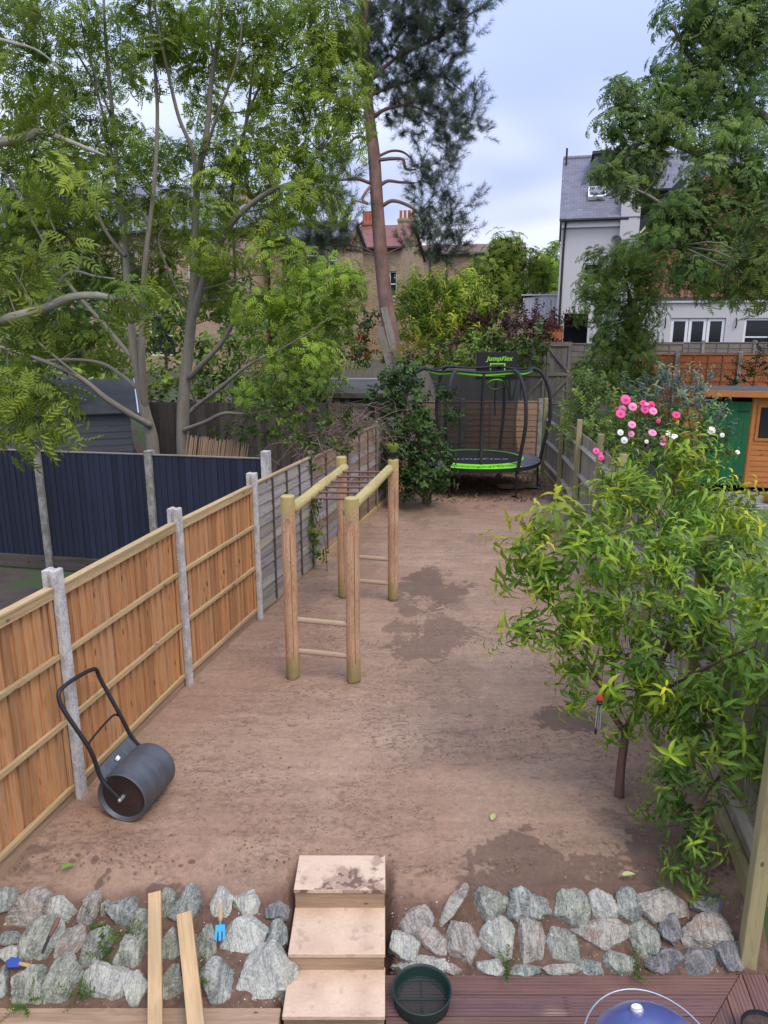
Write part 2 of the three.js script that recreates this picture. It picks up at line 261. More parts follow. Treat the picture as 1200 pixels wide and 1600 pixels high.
  for (let j = 0; j < ny; j++) for (let i = 0; i < nx; i++) { const a = j * (nx + 1) + i, b = a + nx + 1; idx.push(a, a + 1, b, a + 1, b + 1, b); }
  const g = new THREE.BufferGeometry(); g.setAttribute('position', new THREE.Float32BufferAttribute(pos, 3)); g.setAttribute('uv', new THREE.Float32BufferAttribute(uv, 2)); g.setIndex(idx); g.computeVertexNormals(); g.translate(0, 0.03, 0);
  const soil = struct('soil_ground', g, std({ map, bumpMap: bump, bumpScale: 0.009, roughness: 0.96 }));
  soil.userData.label = 'bare raked and trodden brown soil of the garden'; 
}
{ // crumbs of earth lying on the raked soil
  const g = new THREE.IcosahedronGeometry(0.006, 0), N = 9000, im = new THREE.InstancedMesh(g, std({ color: 0xffffff, roughness: 1 }), N), q = new THREE.Object3D(); SEED = 44; let n = 0;
  for (let i = 0; i < 60000 && n < N; i++) { const z = -4.35 - rnd() ** 1.5 * 12, x = lerp(leftX(z), rightX(z), rnd()); if (nz(x, z, 1.5, 4, 89) < 0.48 + rnd() * 0.16) continue;
    q.position.set(x, 0.037 + (nz(x, z, 1.2, 3, 101) - 0.5) * 0.05 + (nz(x, z, 7, 2, 102) - 0.5) * 0.018, z); q.rotation.set(rr(0, 6), rr(0, 6), 0); const s = 0.3 + rnd() ** 4 * 1.6; q.scale.set(s * rr(0.7, 1.4), s * 0.7, s); q.updateMatrix(); im.setMatrixAt(n, q.matrix); const k = rr(0.6, 1.25); im.setColorAt(n++, rgb(0.24 * k, 0.15 * k, 0.10 * k)); }
  im.count = n; im.name = 'soil_debris'; im.userData = { kind: 'stuff', label: 'small crumbs of earth on the raked soil', category: 'soil crumbs' }; scene.add(im);
}
// neighbour's lawn and slab path beyond the post fence
{
  const z0 = -5, z1 = -16.6, g = new THREE.PlaneGeometry(1, 1, 1, 12), p = g.attributes.position;
  for (let i = 0; i < p.count; i++) { const z = lerp(z0, z1, 0.5 - p.getY(i)), r = p.getX(i) > 0; p.setXYZ(i, r ? 16 : rightX(z) + 0.5, 0.004, z); }
  g.computeVertexNormals(); uvm(g, 2);
  const map = colorTex(512, 512, (u, v) => mix3([0.055, 0.10, 0.018], [0.14, 0.20, 0.04], fbm(u, v, 30, 30, 4, 111) * 0.7 + fbm(u, v, 3, 3, 3, 112) * 0.3), 0.6, 0.6);
  const lawn = struct('lawn', uvm(g, 2), std({ map, roughness: 1, side: THREE.DoubleSide }));
  const blade = new THREE.BufferGeometry(); blade.setAttribute('position', new THREE.Float32BufferAttribute([-0.004, 0, 0, 0.004, 0, 0, 0.01, 0.05, 0.008, -0.02, 0, 0.01, -0.012, 0, 0.008, -0.03, 0.045, -0.005, 0.02, 0, -0.01, 0.027, 0, -0.012, 0.015, 0.055, -0.03], 3)); blade.computeVertexNormals();
  const N = 9000, im = new THREE.InstancedMesh(blade, std({ color: 0xffffff, side: THREE.DoubleSide, roughness: 0.7 }), N), q = new THREE.Object3D();
  SEED = 40; for (let i = 0; i < N; i++) { const z = rr(-7, -16.4); q.position.set(rightX(z) + 0.6 + rnd() ** 1.3 * 5, 0, z); q.rotation.set(0, rr(0, 6.3), 0); q.scale.setScalar(rr(0.6, 1.3)); q.updateMatrix(); im.setMatrixAt(i, q.matrix); const k = rr(0.7, 1.3); im.setColorAt(i, rgb(0.09 * k, 0.16 * k, 0.03 * k)); }
  im.name = 'grass'; im.userData = { kind: 'stuff', label: 'short mown grass of the neighbouring lawn', category: 'grass' }; scene.add(im);
}
// ---------------------------------------------------------------- stone bank
M.bed = std({ map: colorTex(512, 512, (u, v) => { const a = fbm(u, v, 10, 10, 5, 121), b = fbm(u, v, 70, 70, 2, 122); return mix3([0.05, 0.03, 0.022], [0.20, 0.115, 0.085], clamp(a * 0.7 + (b - 0.3) * 0.5)); }, 1.2, 1.2), bumpMap: grayTex(512, 512, (u, v) => fbm(u, v, 20, 20, 4, 123) * 0.6 + fbm(u, v, 90, 90, 2, 124) * 0.4, 1.2, 1.2), bumpScale: 0.02, roughness: 1 });
{ // pale chips and grit caught between the stones
  const g = new THREE.TetrahedronGeometry(0.008, 0), N = 2600, im = new THREE.InstancedMesh(g, std({ color: 0xffffff, roughness: 0.9 }), N), q = new THREE.Object3D(); SEED = 55;
  for (let i = 0; i < N; i++) {
    const L = rnd() < 0.5, x = L ? rr(-3.0, -0.62) : rr(0.02, 2.45), z1 = L ? -3.585 : -3.86, y1 = L ? -0.27 : -0.34, t = rnd() ** 0.8, z = lerp(-4.24, z1, t);
    const y = bankY(x, z) + 0.03 + (nz(x, z, 7, 3, 131) - 0.5) * 0.05;
    q.position.set(x, y, z); q.rotation.set(rr(0, 6), rr(0, 6), rr(0, 6)); const s = rr(0.35, 1.25); q.scale.set(s * rr(0.6, 1.4), s * 0.7, s); q.updateMatrix(); im.setMatrixAt(i, q.matrix);
    const k = rnd(); im.setColorAt(i, k < 0.45 ? rgb(0.16, 0.09, 0.065) : k < 0.8 ? rgb(0.30, 0.21, 0.16) : rgb(0.52, 0.44, 0.38));
  }
  im.name = 'gravel'; im.userData = { kind: 'stuff', label: 'pale chips and grit scattered between the rockery stones', category: 'grit' }; scene.add(im);
}
// rocks: a body cut by random planes, roughened
const stoneF = (u, v, s) => fbm(u, v, 5, 14, 5, s) * 0.55 + fbm(u, v, 50, 50, 3, s + 7) * 0.45;
function stoneMat(a, b, s, vein) {
  const map = colorTex(512, 512, (u, v) => { const t = stoneF(u, v, s), l = fbm(u, v, 3, 26, 4, s + 21), q = fbm(u, v, 8, 8, 4, s + 33); let c = mix3(a, b, sst(0.28, 0.72, t)); c = mix3(c, [a[0] * 0.5, a[1] * 0.5, a[2] * 0.5], (1 - sst(0.0, 0.05, Math.abs(l - 0.5))) * 0.5); c = mix3(c, vein, sst(0.58, 0.72, q) * 0.55); return c; }, 2.2, 2.2);
  return std({ map, bumpMap: grayTex(512, 512, (u, v) => { const l = fbm(u, v, 3, 26, 4, s + 21); return stoneF(u, v, s) * 0.8 + (1 - sst(0, 0.05, Math.abs(l - 0.5))) * -0.25 + 0.2; }, 2.2, 2.2), bumpScale: 0.009, roughness: 0.88 });
}
const SM = {
  g: stoneMat([0.135, 0.14, 0.11], [0.34, 0.345, 0.265], 141, [0.43, 0.43, 0.36]), b: stoneMat([0.125, 0.135, 0.118], [0.31, 0.32, 0.27], 151, [0.46, 0.46, 0.40]),
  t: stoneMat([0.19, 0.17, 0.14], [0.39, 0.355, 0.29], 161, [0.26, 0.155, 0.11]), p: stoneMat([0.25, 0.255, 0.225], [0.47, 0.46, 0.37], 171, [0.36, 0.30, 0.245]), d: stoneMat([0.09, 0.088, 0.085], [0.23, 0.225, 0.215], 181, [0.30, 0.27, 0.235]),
};
function rockGeo(w, h, d, seed, flat, jag, layers) {
  SEED = 900 + seed * 13; const P = [];
  for (let k = 0; k < 15; k++) { const n = V(gs(), gs(), gs() * 0.8).normalize(); P.push([n, rr(0.66, 1.0)]); }
  P.push([V(rr(-0.25, 0.25), rr(-0.2, 0.35), 1).normalize(), flat]);
  let g = new THREE.IcosahedronGeometry(1, 11); const p = g.attributes.position, v = V(0, 0, 0);
  for (let i = 0; i < p.count; i++) {
    v.fromBufferAttribute(p, i).normalize(); let r = 1.12;
    for (const [n, k] of P) { const c = n.dot(v); if (c > 0.05) r = Math.min(r, k / c); }
    const a = (nz(v.x * 3 + v.z * 1.7 + seed, v.y * 3 - v.z * 1.3, 1, 4, 191) - 0.5), b2 = (nz(v.x * 9 + v.z * 5 + seed, v.y * 9 - v.z * 4, 1, 3, 192) - 0.5);
    r *= 1 + a * 0.22 * jag + b2 * 0.09 * jag;
    v.multiplyScalar(r); if (layers) { const q = (v.y * 0.8 + v.x * 0.5) * layers; v.z += ((q - Math.floor(q)) - 0.5) * 0.10; }
    p.setXYZ(i, v.x * w * 0.555, v.y * h * 0.53, v.z * d * 0.46);
  }
  g.deleteAttribute('uv'); g.deleteAttribute('normal'); g = mergeVertices(g, 1e-4); g.computeVertexNormals(); g = toCreasedNormals(g, 0.42);
  return uvm(g, 0, seed * 0.37, seed * 0.61);
}
let stoneN = 0;
function stone([x, y, z, w, h], tone, label, o = {}) {
  stoneN++; const d = (o.d ?? 0.75) * Math.min(w, h, 0.26) + 0.06, g = rockGeo(w, h, d, stoneN, o.flat ?? 0.72, o.jag ?? 1, o.layers ?? 0);
  if (o.a) g.rotateZ(o.a); g.rotateX(-0.62);
  const m = add('rockery_stone', g, SM[tone]); m.position.set(x, y - d * 0.10, z - d * 0.10); return tag(m, label, 'stone', 'rockery stones on the bank');
}
const LB = 'bank left of the steps', RB = 'bank right of the steps';
stone([-2.578, -0.034, -4.166, 0.148, 0.191], 'b', 'half-cut grey stone in the very corner of the bank by the board fence');
stone([-2.394, -0.069, -4.081, 0.308, 0.282], 't', 'pale ribbed slate slab slanting up, second from the fence in the top row', { flat: 0.55, layers: 4, a: 0.5 });
stone([-2.174, -0.063, -4.096, 0.232, 0.197], 'p', 'rounded speckled pale green boulder beside the ribbed slate slab');
stone([-1.973, -0.061, -4.1, 0.137, 0.232], 't', 'narrow brownish upright stone between the pale boulder and blue-grey stone', { a: -0.15 });
stone([-1.881, -0.053, -4.119, 0.069, 0.095], 't', 'tiny brown pebble-sized stone next to the narrow brown one');
stone([-1.748, -0.064, -4.092, 0.214, 0.206], 'b', 'blocky blue-grey stone just short of the upright timber batten in the top row');
stone([-1.595, -0.088, -4.036, 0.144, 0.212], 'g', 'grey-green stone half hidden by the longer timber batten', { a: -0.4 });
stone([-1.474, -0.05, -4.127, 0.129, 0.198], 'g', 'small pointed green stone showing just past the longer batten');
stone([-1.32, -0.049, -4.131, 0.233, 0.242], 'b', 'big crusty blue-grey stone above the shorter timber batten');
stone([-1.096, -0.049, -4.131, 0.164, 0.242], 'p', 'upright pale slab smeared with brown soil, top row left of the steps', { flat: 0.55 });
stone([-0.926, -0.042, -4.147, 0.182, 0.199], 'p', 'squarish pale stone in the top row, second from the steps', { flat: 0.6 });
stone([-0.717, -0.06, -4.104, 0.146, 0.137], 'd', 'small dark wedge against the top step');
stone([-2.446, -0.127, -3.94, 0.15, 0.092], 'b', 'thin grey stone stacked on another at the far end of the middle row', { flat: 0.6 });
stone([-2.408, -0.162, -3.854, 0.156, 0.098], 'p', 'thin pale stone lying under another at the end of the middle row');
stone([-2.237, -0.136, -3.918, 0.224, 0.307], 'g', 'tall grey-green boulder leaning, second in the middle row', { a: -0.35 });
stone([-2.057, -0.142, -3.904, 0.166, 0.24], 't', 'pinkish flat stone under the brown-handled hand tool', { flat: 0.5, a: -0.5 });
stone([-1.867, -0.152, -3.879, 0.198, 0.288], 'g', 'upright green slab in the middle row with weeds on its shoulder', { flat: 0.6 });
stone([-1.631, -0.153, -3.875, 0.222, 0.206], 'g', 'wedge-shaped grey stone touching the longer timber batten');
stone([-1.389, -0.145, -3.896, 0.157, 0.232], 'g', 'grey stone framed between the two timber battens, middle row');
stone([-1.149, -0.145, -3.896, 0.157, 0.298], 'g', 'tall slim grey stone right beside the shorter timber batten');
stone([-0.925, -0.127, -3.94, 0.367, 0.225], 'p', 'long flat pale slab slanting behind the blue hand fork', { flat: 0.45, a: 0.42, jag: 0.6 });
stone([-0.697, -0.123, -3.95, 0.142, 0.2], 'b', 'dark blue-grey stone close to the middle step');
stone([-2.371, -0.236, -3.674, 0.079, 0.222], 'b', 'sliver of a bluish stone cut off at the picture edge, bottom row');
stone([-2.207, -0.229, -3.69, 0.255, 0.247], 'g', 'rounded grey-green stone below the blue trowel');
stone([-2.019, -0.222, -3.707, 0.247, 0.295], 'g', 'large tilted grey stone below the brown-handled hand tool', { a: -0.4 });
stone([-1.734, -0.229, -3.69, 0.286, 0.247], 'p', 'broad mottled pale boulder above the sleeper edging');
stone([-1.54, -0.233, -3.68, 0.159, 0.222], 'p', 'smooth pale stone tucked against the longer batten at the bottom', { jag: 0.5 });
stone([-1.32, -0.229, -3.69, 0.159, 0.247], 'g', 'grey block seen between the battens, bottom row', { jag: 0.6 });
stone([-1.037, -0.222, -3.707, 0.239, 0.231], 'b', 'faceted blue-grey stone right of the shorter batten, bottom row');
stone([-0.765, -0.214, -3.727, 0.368, 0.352], 'p', 'biggest stone of all, a split grooved block beside the lower step', { flat: 0.6, layers: 2, a: 0.3 });
stone([0.224, -0.131, -4.103, 0.215, 0.19], 't', 'twisted wedge stone jutting up next to the top step', { a: 0.5 });
stone([0.324, -0.198, -4.028, 0.255, 0.136], 't', 'long wedge lying slanted below the twisted stone', { a: -0.7, flat: 0.6 });
stone([0.465, -0.078, -4.163, 0.304, 0.104], 't', 'thin soil-coated stone lying diagonally at the top of the bank', { a: 0.95, jag: 0.7 });
stone([0.723, -0.07, -4.171, 0.226, 0.218], 'g', 'chunky stone right of the diagonal soil-coated one');
stone([0.983, -0.073, -4.169, 0.287, 0.2], 'b', 'wide knobbly blue-grey stone in the top row', { jag: 1.5 });
stone([1.268, -0.085, -4.154, 0.226, 0.243], 'g', 'rough stone with a pale top below the damp soil patch');
stone([1.487, -0.078, -4.163, 0.209, 0.209], 'p', 'pale creamy pointed stone in the middle of the top row', { a: 0.2 });
stone([1.674, -0.075, -4.166, 0.2, 0.209], 'b', 'smooth lobed blue stone beside the pale creamy one', { jag: 0.7 });
stone([1.924, -0.07, -4.171, 0.322, 0.235], 't', 'flat brownish triangular slab under the hanging leaves', { flat: 0.5, a: -0.2 });
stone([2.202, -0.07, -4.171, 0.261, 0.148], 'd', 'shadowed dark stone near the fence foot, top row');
stone([0.144, -0.227, -3.995, 0.22, 0.203], 'p', 'pale crumbly stone beside the middle step');
stone([0.542, -0.227, -3.995, 0.212, 0.297], 't', 'tall ragged brown-grey stone leaning left, middle row', { a: 0.25 });
stone([0.761, -0.205, -4.02, 0.221, 0.255], 'p', 'smooth grooved greenish block next to the ragged one', { layers: 2.5, flat: 0.6, jag: 0.6 });
stone([0.976, -0.218, -4.006, 0.212, 0.322], 't', 'tall rounded pitted stone in the middle row');
stone([1.193, -0.235, -3.987, 0.203, 0.254], 'g', 'square-cut green-grey stone between the pitted and wide stones', { flat: 0.6, jag: 0.6 });
stone([1.466, -0.193, -4.034, 0.384, 0.213], 't', 'widest rust-stained slab on the right-hand bank', { flat: 0.6, jag: 0.8 });
stone([1.742, -0.21, -4.014, 0.212, 0.255], 'g', 'knuckled grey boulder beside the rust-stained slab', { jag: 1.3 });
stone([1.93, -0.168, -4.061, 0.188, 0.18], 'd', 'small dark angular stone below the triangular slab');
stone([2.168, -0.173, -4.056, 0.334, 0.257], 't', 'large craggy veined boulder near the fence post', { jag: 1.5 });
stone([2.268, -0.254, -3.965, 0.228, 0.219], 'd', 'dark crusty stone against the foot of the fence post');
stone([0.251, -0.304, -3.909, 0.359, 0.134], 'p', 'long pale stone lying along the deck edge by the sieve', { flat: 0.6 });
stone([0.45, -0.316, -3.896, 0.108, 0.075], 't', 'small loose rubble stone by the long pale one');
stone([0.701, -0.309, -3.904, 0.167, 0.117], 'p', 'little pale stone standing at the deck edge');
stone([0.933, -0.32, -3.891, 0.225, 0.067], 'b', 'low flat bluish stone along the deck edge');
stone([1.168, -0.316, -3.896, 0.217, 0.083], 't', 'low brown-white stone along the deck edge');
stone([1.349, -0.309, -3.904, 0.159, 0.109], 'b', 'small square bluish stone on the deck edge', { flat: 0.55, jag: 0.5 });
stone([1.533, -0.292, -3.922, 0.209, 0.168], 'g', 'grey wedge stone behind the tuft of weeds');
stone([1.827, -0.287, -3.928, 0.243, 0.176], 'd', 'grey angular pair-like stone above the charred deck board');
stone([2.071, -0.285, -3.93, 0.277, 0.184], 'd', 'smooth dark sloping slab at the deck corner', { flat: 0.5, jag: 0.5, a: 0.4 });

// ---------------------------------------------------------------- steps
M.sand = std({ map: colorTex(512, 512, (u, v) => { const a = fbm(u, v, 5, 5, 5, 201), b = fbm(u, v, 60, 60, 2, 202), q = fbm(u, v, 11, 11, 4, 203); let c = mix3([0.47, 0.325, 0.215], [0.65, 0.48, 0.33], clamp(a * 1.1 + (b - 0.5) * 0.4)); c = mix3(c, [0.34, 0.22, 0.16], sst(0.63, 0.75, q) * 0.45); return c; }, 1.3, 1.3), bumpMap: grayTex(256, 256, (u, v) => fbm(u, v, 40, 40, 3, 204), 1.3, 1.3), bumpScale: 0.0025, roughness: 0.88 });
M.sandDirty = M.sand.clone();
M.sandDirty.map = colorTex(512, 512, (u, v) => { const a = fbm(u, v, 5, 5, 5, 211), b = fbm(u, v, 60, 60, 2, 212), q = fbm(u, v, 4, 4, 6, 213); let c = mix3([0.50, 0.36, 0.245], [0.67, 0.505, 0.36], clamp(a * 1.1 + (b - 0.5) * 0.4)); return mix3(c, [0.17, 0.10, 0.07], clamp(sst(0.53, 0.64, q) * 0.55 + sst(0.56, 0.6, fbm(u, v, 14, 14, 5, 217)) * sst(0.47, 0.58, q) * 0.6)); }, 1.5, 1.5);
{
  const t = thing('garden_steps', 'three buff stone slab steps with timber risers through the rockery', 'steps', [-0.3, 0, -4]);
  const T = [[0.06, -4.5, -4.165, 0.62], [-0.10, -4.205, -3.80, 0.615], [-0.238, -3.84, -3.49, 0.615]];
  T.forEach(([y, z0, z1, w], i) => {
    SEED = 60 + i; const g = rbox(w, 0.032, z1 - z0, 0.006, 0); g.translate(0, y - 0.016, (z0 + z1) / 2 + 4);
    const s = add('tread', g, i ? M.sand : M.sandDirty, t); if (!i) s.userData.label = 'top slab smeared with dark soil';
    const yb = i < 2 ? T[i + 1][0] : -0.45, r = rbox(w - 0.012, y - 0.034 - yb, 0.12, 0.004, 0); r.translate(0, (y - 0.034 + yb) / 2, z1 - 0.075 + 4); add('riser', r, M.sleeper, t);
  });
}
{
  const g = rbox(2.72, 0.2, 0.19, 0.008, 0); const s = add('sleeper_edging', g, M.sleeper); s.position.set(-1.985, -0.372, -3.485); tag(s, 'brown timber sleeper edging along the foot of the rockery', 'sleeper');
  const g2 = rbox(0.58, 0.19, 0.10, 0.008, 0); const s2 = add('sleeper_edging', g2, M.sleeper); s2.position.set(-0.305, -0.375, -3.40); tag(s2, 'short timber sleeper under the lowest stone step', 'sleeper');
}
// ---------------------------------------------------------------- deck
{
  const deck = thing('timber_deck', 'reddish brown grooved timber deck with a mitred corner', 'decking', [0, 0, 0]);
  // cross-section of a grooved board
  const sec = []; const bw = 0.141, ng = 6; sec.push([0, -0.004]); for (let k = 0; k < ng; k++) { const a = (k + 0.12) / ng * bw, b = (k + 0.62) / ng * bw; sec.push([a, 0], [b, 0], [b + 0.003, -0.0045], [(k + 1) / ng * bw - 0.002, -0.0045]); } sec.push([bw, -0.004]);
  function board(org, along, across, s0, s1, mat, name = 'deck_board') {   // s0(w), s1(w): length range for the strip at offset w
    const pos = [], pt = (w, h, s) => [org[0] + across[0] * w + along[0] * s, org[1] + h, org[2] + across[1] * w + along[1] * s];
    for (let k = 0; k < sec.length - 1; k++) { const [w0, h0] = sec[k], [w1, h1] = sec[k + 1]; const a = pt(w0, h0, s0(w0)), b = pt(w1, h1, s0(w1)), c = pt(w1, h1, s1(w1)), d = pt(w0, h0, s1(w0)); pos.push(...a, ...b, ...c, ...a, ...c, ...d); const e = pt(w0, -0.028, s1(w0)), f = pt(w1, -0.028, s1(w1)), g2 = pt(w0, -0.028, s0(w0)), h2 = pt(w1, -0.028, s0(w1)); pos.push(...d, ...c, ...f, ...d, ...f, ...e, ...a, ...h2, ...b, ...a, ...g2, ...h2); }
    for (const w of [0, bw]) { const a = pt(w, -0.004, s0(w)), b = pt(w, -0.004, s1(w)), c = pt(w, -0.028, s1(w)), d = pt(w, -0.028, s0(w)); pos.push(...a, ...b, ...c, ...a, ...c, ...d); }
    const g = new THREE.BufferGeometry(); g.setAttribute('position', new THREE.Float32BufferAttribute(pos, 3)); g.computeVertexNormals(); uvm(g, Math.abs(along[0]) > 0.7 ? 0 : 2, rnd() * 3, rnd() * 3); add(name, g, mat, deck);
  }
  M.deckWorn = woodMat([0.17, 0.09, 0.08], [0.085, 0.042, 0.038], { seed: 29, fine: 0.9, moss: [0.40, 0.26, 0.17], mossAmt: 0.7, rough: 0.6 }); M.deckWorn.side = M.deck.side = THREE.DoubleSide; M.decks.forEach((m) => { m.side = THREE.DoubleSide; });
  SEED = 70; const A = [2.317, -0.33, -3.88], Bp = [1.965, -0.33, -3.519], mx = (z) => A[0] + (z - A[2]) * (Bp[0] - A[0]) / (Bp[2] - A[2]);
  for (let k = 0; k < 9; k++) { const z0 = -3.865 + k * 0.147; board([0, -0.33, z0], [1, 0], [0, 1], () => 0.012, (w) => mx(z0 + w) - 0.003, k === 1 ? M.deckWorn : M.decks[(k * 2) % 3]); }
  const dir = [-0.16, 0.987], nr = [0.987, 0.16];
  for (let k = -5; k < 4; k++) { const o = [A[0] + 0.01 + nr[0] * 0.147 * k, -0.33, A[2] + nr[1] * 0.147 * k];
    board(o, dir, nr, (w) => { let s = k >= 0 ? -0.0 - (w + k * 0.147) * 0.16 + 0.01 : 0; if (k < 0) { // start on the mitre line
        const dx = Bp[0] - A[0], dz = Bp[2] - A[2], qx = o[0] + nr[0] * w - A[0], qz = o[2] + nr[1] * w - A[2], den = dir[0] * dz - dir[1] * dx; s = (qz * dx - qx * dz) / den + 0.004; } return s; }, () => 2.2, M.decks[mod(k, 3)]); }
}


// ---------------------------------------------------------------- fences
function run(f, A, B) {                      // local frame along A -> B inside fence group f: x along, y up, z to the side
  const dx = B[0] - A[0], dz = B[1] - A[1], L = Math.hypot(dx, dz), th = Math.atan2(-dz, dx), c = Math.cos(th), s = Math.sin(th), ox = A[0] - f.position.x, oz = A[1] - f.position.z;
  return { L, put(name, geo, mat, x, y, z, rz = 0) { const m = add(name, geo, mat, f); m.position.set(ox + c * x + s * z, y, oz - s * x + c * z); m.rotation.set(0, th, rz, 'YXZ'); return m; } };
}
function taper(w, h, t0, t1) { const g = new THREE.BoxGeometry(w, h, 1), p = g.attributes.position; for (let i = 0; i < p.count; i++) p.setZ(i, p.getZ(i) < 0 ? 0 : p.getX(i) < 0 ? t0 : t1); g.computeVertexNormals(); return g; }
function grooved(w, h, t0, t1) {            // a board with its thick edge, then the sunk thin edge of the one behind
  const g = prism([[-w / 2, 0], [w / 2 + 0.004, 0], [w / 2 + 0.004, 0.003], [w / 2 - 0.012, 0.003], [w / 2 - 0.0135, t1], [-w / 2 + 0.001, t0]], h); g.rotateX(-Math.PI / 2); g.scale(-1, 1, -1); g.translate(0, -h / 2, 0);
  g.computeVertexNormals(); return g;
}
const variants = (n, make) => Array.from({ length: n }, (_, k) => make(k));
function hPost(h, w = 0.10, d = 0.115, mat) {  // slotted concrete post with a weathered top
  const a = w / 2, b = d / 2, s = 0.026, q = 0.024;
  const g = prism([[-a, -b], [a, -b], [a, -q], [a - s, -q], [a - s, q], [a, q], [a, b], [-a, b], [-a, q], [-a + s, q], [-a + s, -q], [-a, -q]], h, 0.006);
  g.rotateX(-Math.PI / 2); return uvm(g, 1, rnd() * 3, rnd() * 3);
}
// close-board panel: tapered upright boards; rails on the side given by s
function closeboard(r, x0, x1, y0, y1, mats, o = {}) {
  const s = o.side ?? 1, bw = o.bw ?? 0.092, L = x1 - x0, n = Math.round(L / bw), w = L / n, h = y1 - y0;
  const G = variants(4, () => uvm(o.groove ? grooved(w, h, 0.008, 0.025) : taper(w + 0.012, h, 0.006, 0.017), 1, rnd() * 5, rnd() * 5));
  for (let k = 0; k < n; k++) { const m = r.put('board', G[k % 4], mats[Math.floor(rnd() * mats.length)], x0 + (k + 0.5) * w, (y0 + y1) / 2 + rr(-0.003, 0.003), (s > 0 ? -0.024 : 0.008) + (k % 2) * 0.0015); if (o.tilt) m.rotation.z = rr(-0.006, 0.006); }
  for (const y of o.rails ?? []) r.put('rail', rbox(L, o.rh ?? 0.045, 0.034, 0.005, 0), o.railMat, (x0 + x1) / 2, y, s * 0.014);
  if (o.cap) r.put('capping', rbox(L, 0.03, 0.06, 0.006, 0), o.railMat, (x0 + x1) / 2, y1 + 0.012, s * -0.004);
  if (o.stile) for (const x of [x0 + 0.02, x1 - 0.02]) r.put('stile', rbox(0.038, h - 0.02, 0.022, 0.004, 1), o.stile, x, (y0 + y1) / 2, s * 0.008);
}
// overlap panel: wavy horizontal slats with battens
function lap(r, x0, x1, y0, y1, mats, o = {}) {
  const s = o.side ?? 1, n = o.n ?? 12, L = x1 - x0, sh = (y1 - y0) / n;
  for (let k = 0; k < n; k++) {
    const g = new THREE.BoxGeometry(L, sh * 1.35, 0.008, 9, 1, 1), p = g.attributes.position, q = rr(0, 50);
    for (let i = 0; i < p.count; i++) { const lo = p.getY(i) < 0; if (lo) p.setY(i, p.getY(i) + (vn(p.getX(i) * 3 + q, k, 97, 97, 5) - 0.5) * 0.034); p.setZ(i, p.getZ(i) + (lo ? 0.014 : -0.004) * s); }
    g.computeVertexNormals(); r.put('slat', uvm(g, 0, rnd() * 5, rnd() * 5), mats[Math.floor(rnd() * mats.length)], (x0 + x1) / 2, y0 + (k + 0.55) * sh, 0);
  }
  const nb = o.battens ?? 5; for (let k = 0; k < nb; k++) r.put('batten', rbox(0.03, y1 - y0, 0.018, 0.003, 1), o.battenMat ?? mats[1], lerp(x0 + 0.02, x1 - 0.02, k / (nb - 1)), (y0 + y1) / 2, s * 0.026);
  r.put('capping', rbox(L, 0.032, 0.05, 0.005, 0), o.capMat ?? mats[0], (x0 + x1) / 2, y1 + 0.014, 0);
}
const P = [[-2.90, -3.28], [-2.49, -5.21], [-2.115, -7.15], [-1.665, -9.03], [-1.13, -11.12], [-0.66, -13.0], [-0.17, -14.9], [0.3, -16.8], [0.80, -18.75]];
{
  SEED = 300; const f = thing('board_fence', 'new orange-brown vertical board fence with pale concrete posts behind the roller', 'fence', [P[0][0], 0, P[0][1]]);
  for (let k = 0; k < 3; k++) {
    const r = run(f, P[k], P[k + 1]), y0 = 0.13, y1 = 1.83 - k * 0.01;
    closeboard(r, 0.06, r.L - 0.06, y0, y1, M.cedars, { rails: [y0 + 0.045, y0 + 0.62, y0 + 1.17], railMat: M.paleRail, stile: M.cedar, tilt: 1, groove: 1, bw: 0.107 });
    r.put('rail', rbox(r.L - 0.115, 0.07, 0.034, 0.005, 0), M.paleRail, r.L / 2, y1 - 0.03, 0.014);
    r.put('capping', rbox(r.L - 0.11, 0.028, 0.07, 0.006, 0), M.paleRail, r.L / 2, y1 + 0.016, 0);
    r.put('gravel_board', rbox(r.L - 0.1, 0.15, 0.03, 0.005, 0), M.sleeper, r.L / 2, 0.055, -0.012);
  }
  const pg = variants(2, () => hPost(2.0, 0.088, 0.1)); for (let k = 0; k < 4; k++) { const r = run(f, P[k], P[Math.min(k + 1, 3)] === P[k] ? [P[k][0] + 0.2, P[k][1] - 0.9] : P[k + 1]); r.put('concrete_post', pg[k % 2], M.concrete, 0, -0.02, 0); }
}
{
  SEED = 310; const f = thing('overlap_fence', 'silver-grey weathered overlap fence panel with wavy slats next to the new board fence', 'fence', [P[3][0], 0, P[3][1]]), r = run(f, P[3], P[4]);
  lap(r, 0.07, r.L - 0.03, 0.1, 1.82, M.greyLaps, { n: 12, battens: 5, battenMat: M.darkBoard, capMat: M.paleRail });
  r.put('gravel_board', rbox(r.L - 0.1, 0.1, 0.03, 0.005, 0), M.sleeper, r.L / 2, 0.045, -0.01);
}
{
  SEED = 320; const f = thing('overlap_fence', 'old brown overlap fence overgrown with creeper behind the monkey bars', 'fence', [P[4][0], 0, P[4][1]]);
  for (let k = 4; k < 8; k++) { const r = run(f, P[k], P[k + 1]), dy = (k % 2) * 0.05; lap(r, 0.05, r.L - 0.05, 0.16, 1.78 + dy, M.brownLaps.concat(M.greyLaps), { n: 11, battens: 4, battenMat: M.rust }); r.put('post', rbox(0.09, 1.95, 0.09, 0.008, 1), M.weather, 0, 0.95, 0); r.put('gravel_board', rbox(r.L - 0.08, 0.16, 0.035, 0.005, 0), M.paleRail, r.L / 2, 0.075, 0.02); }
}
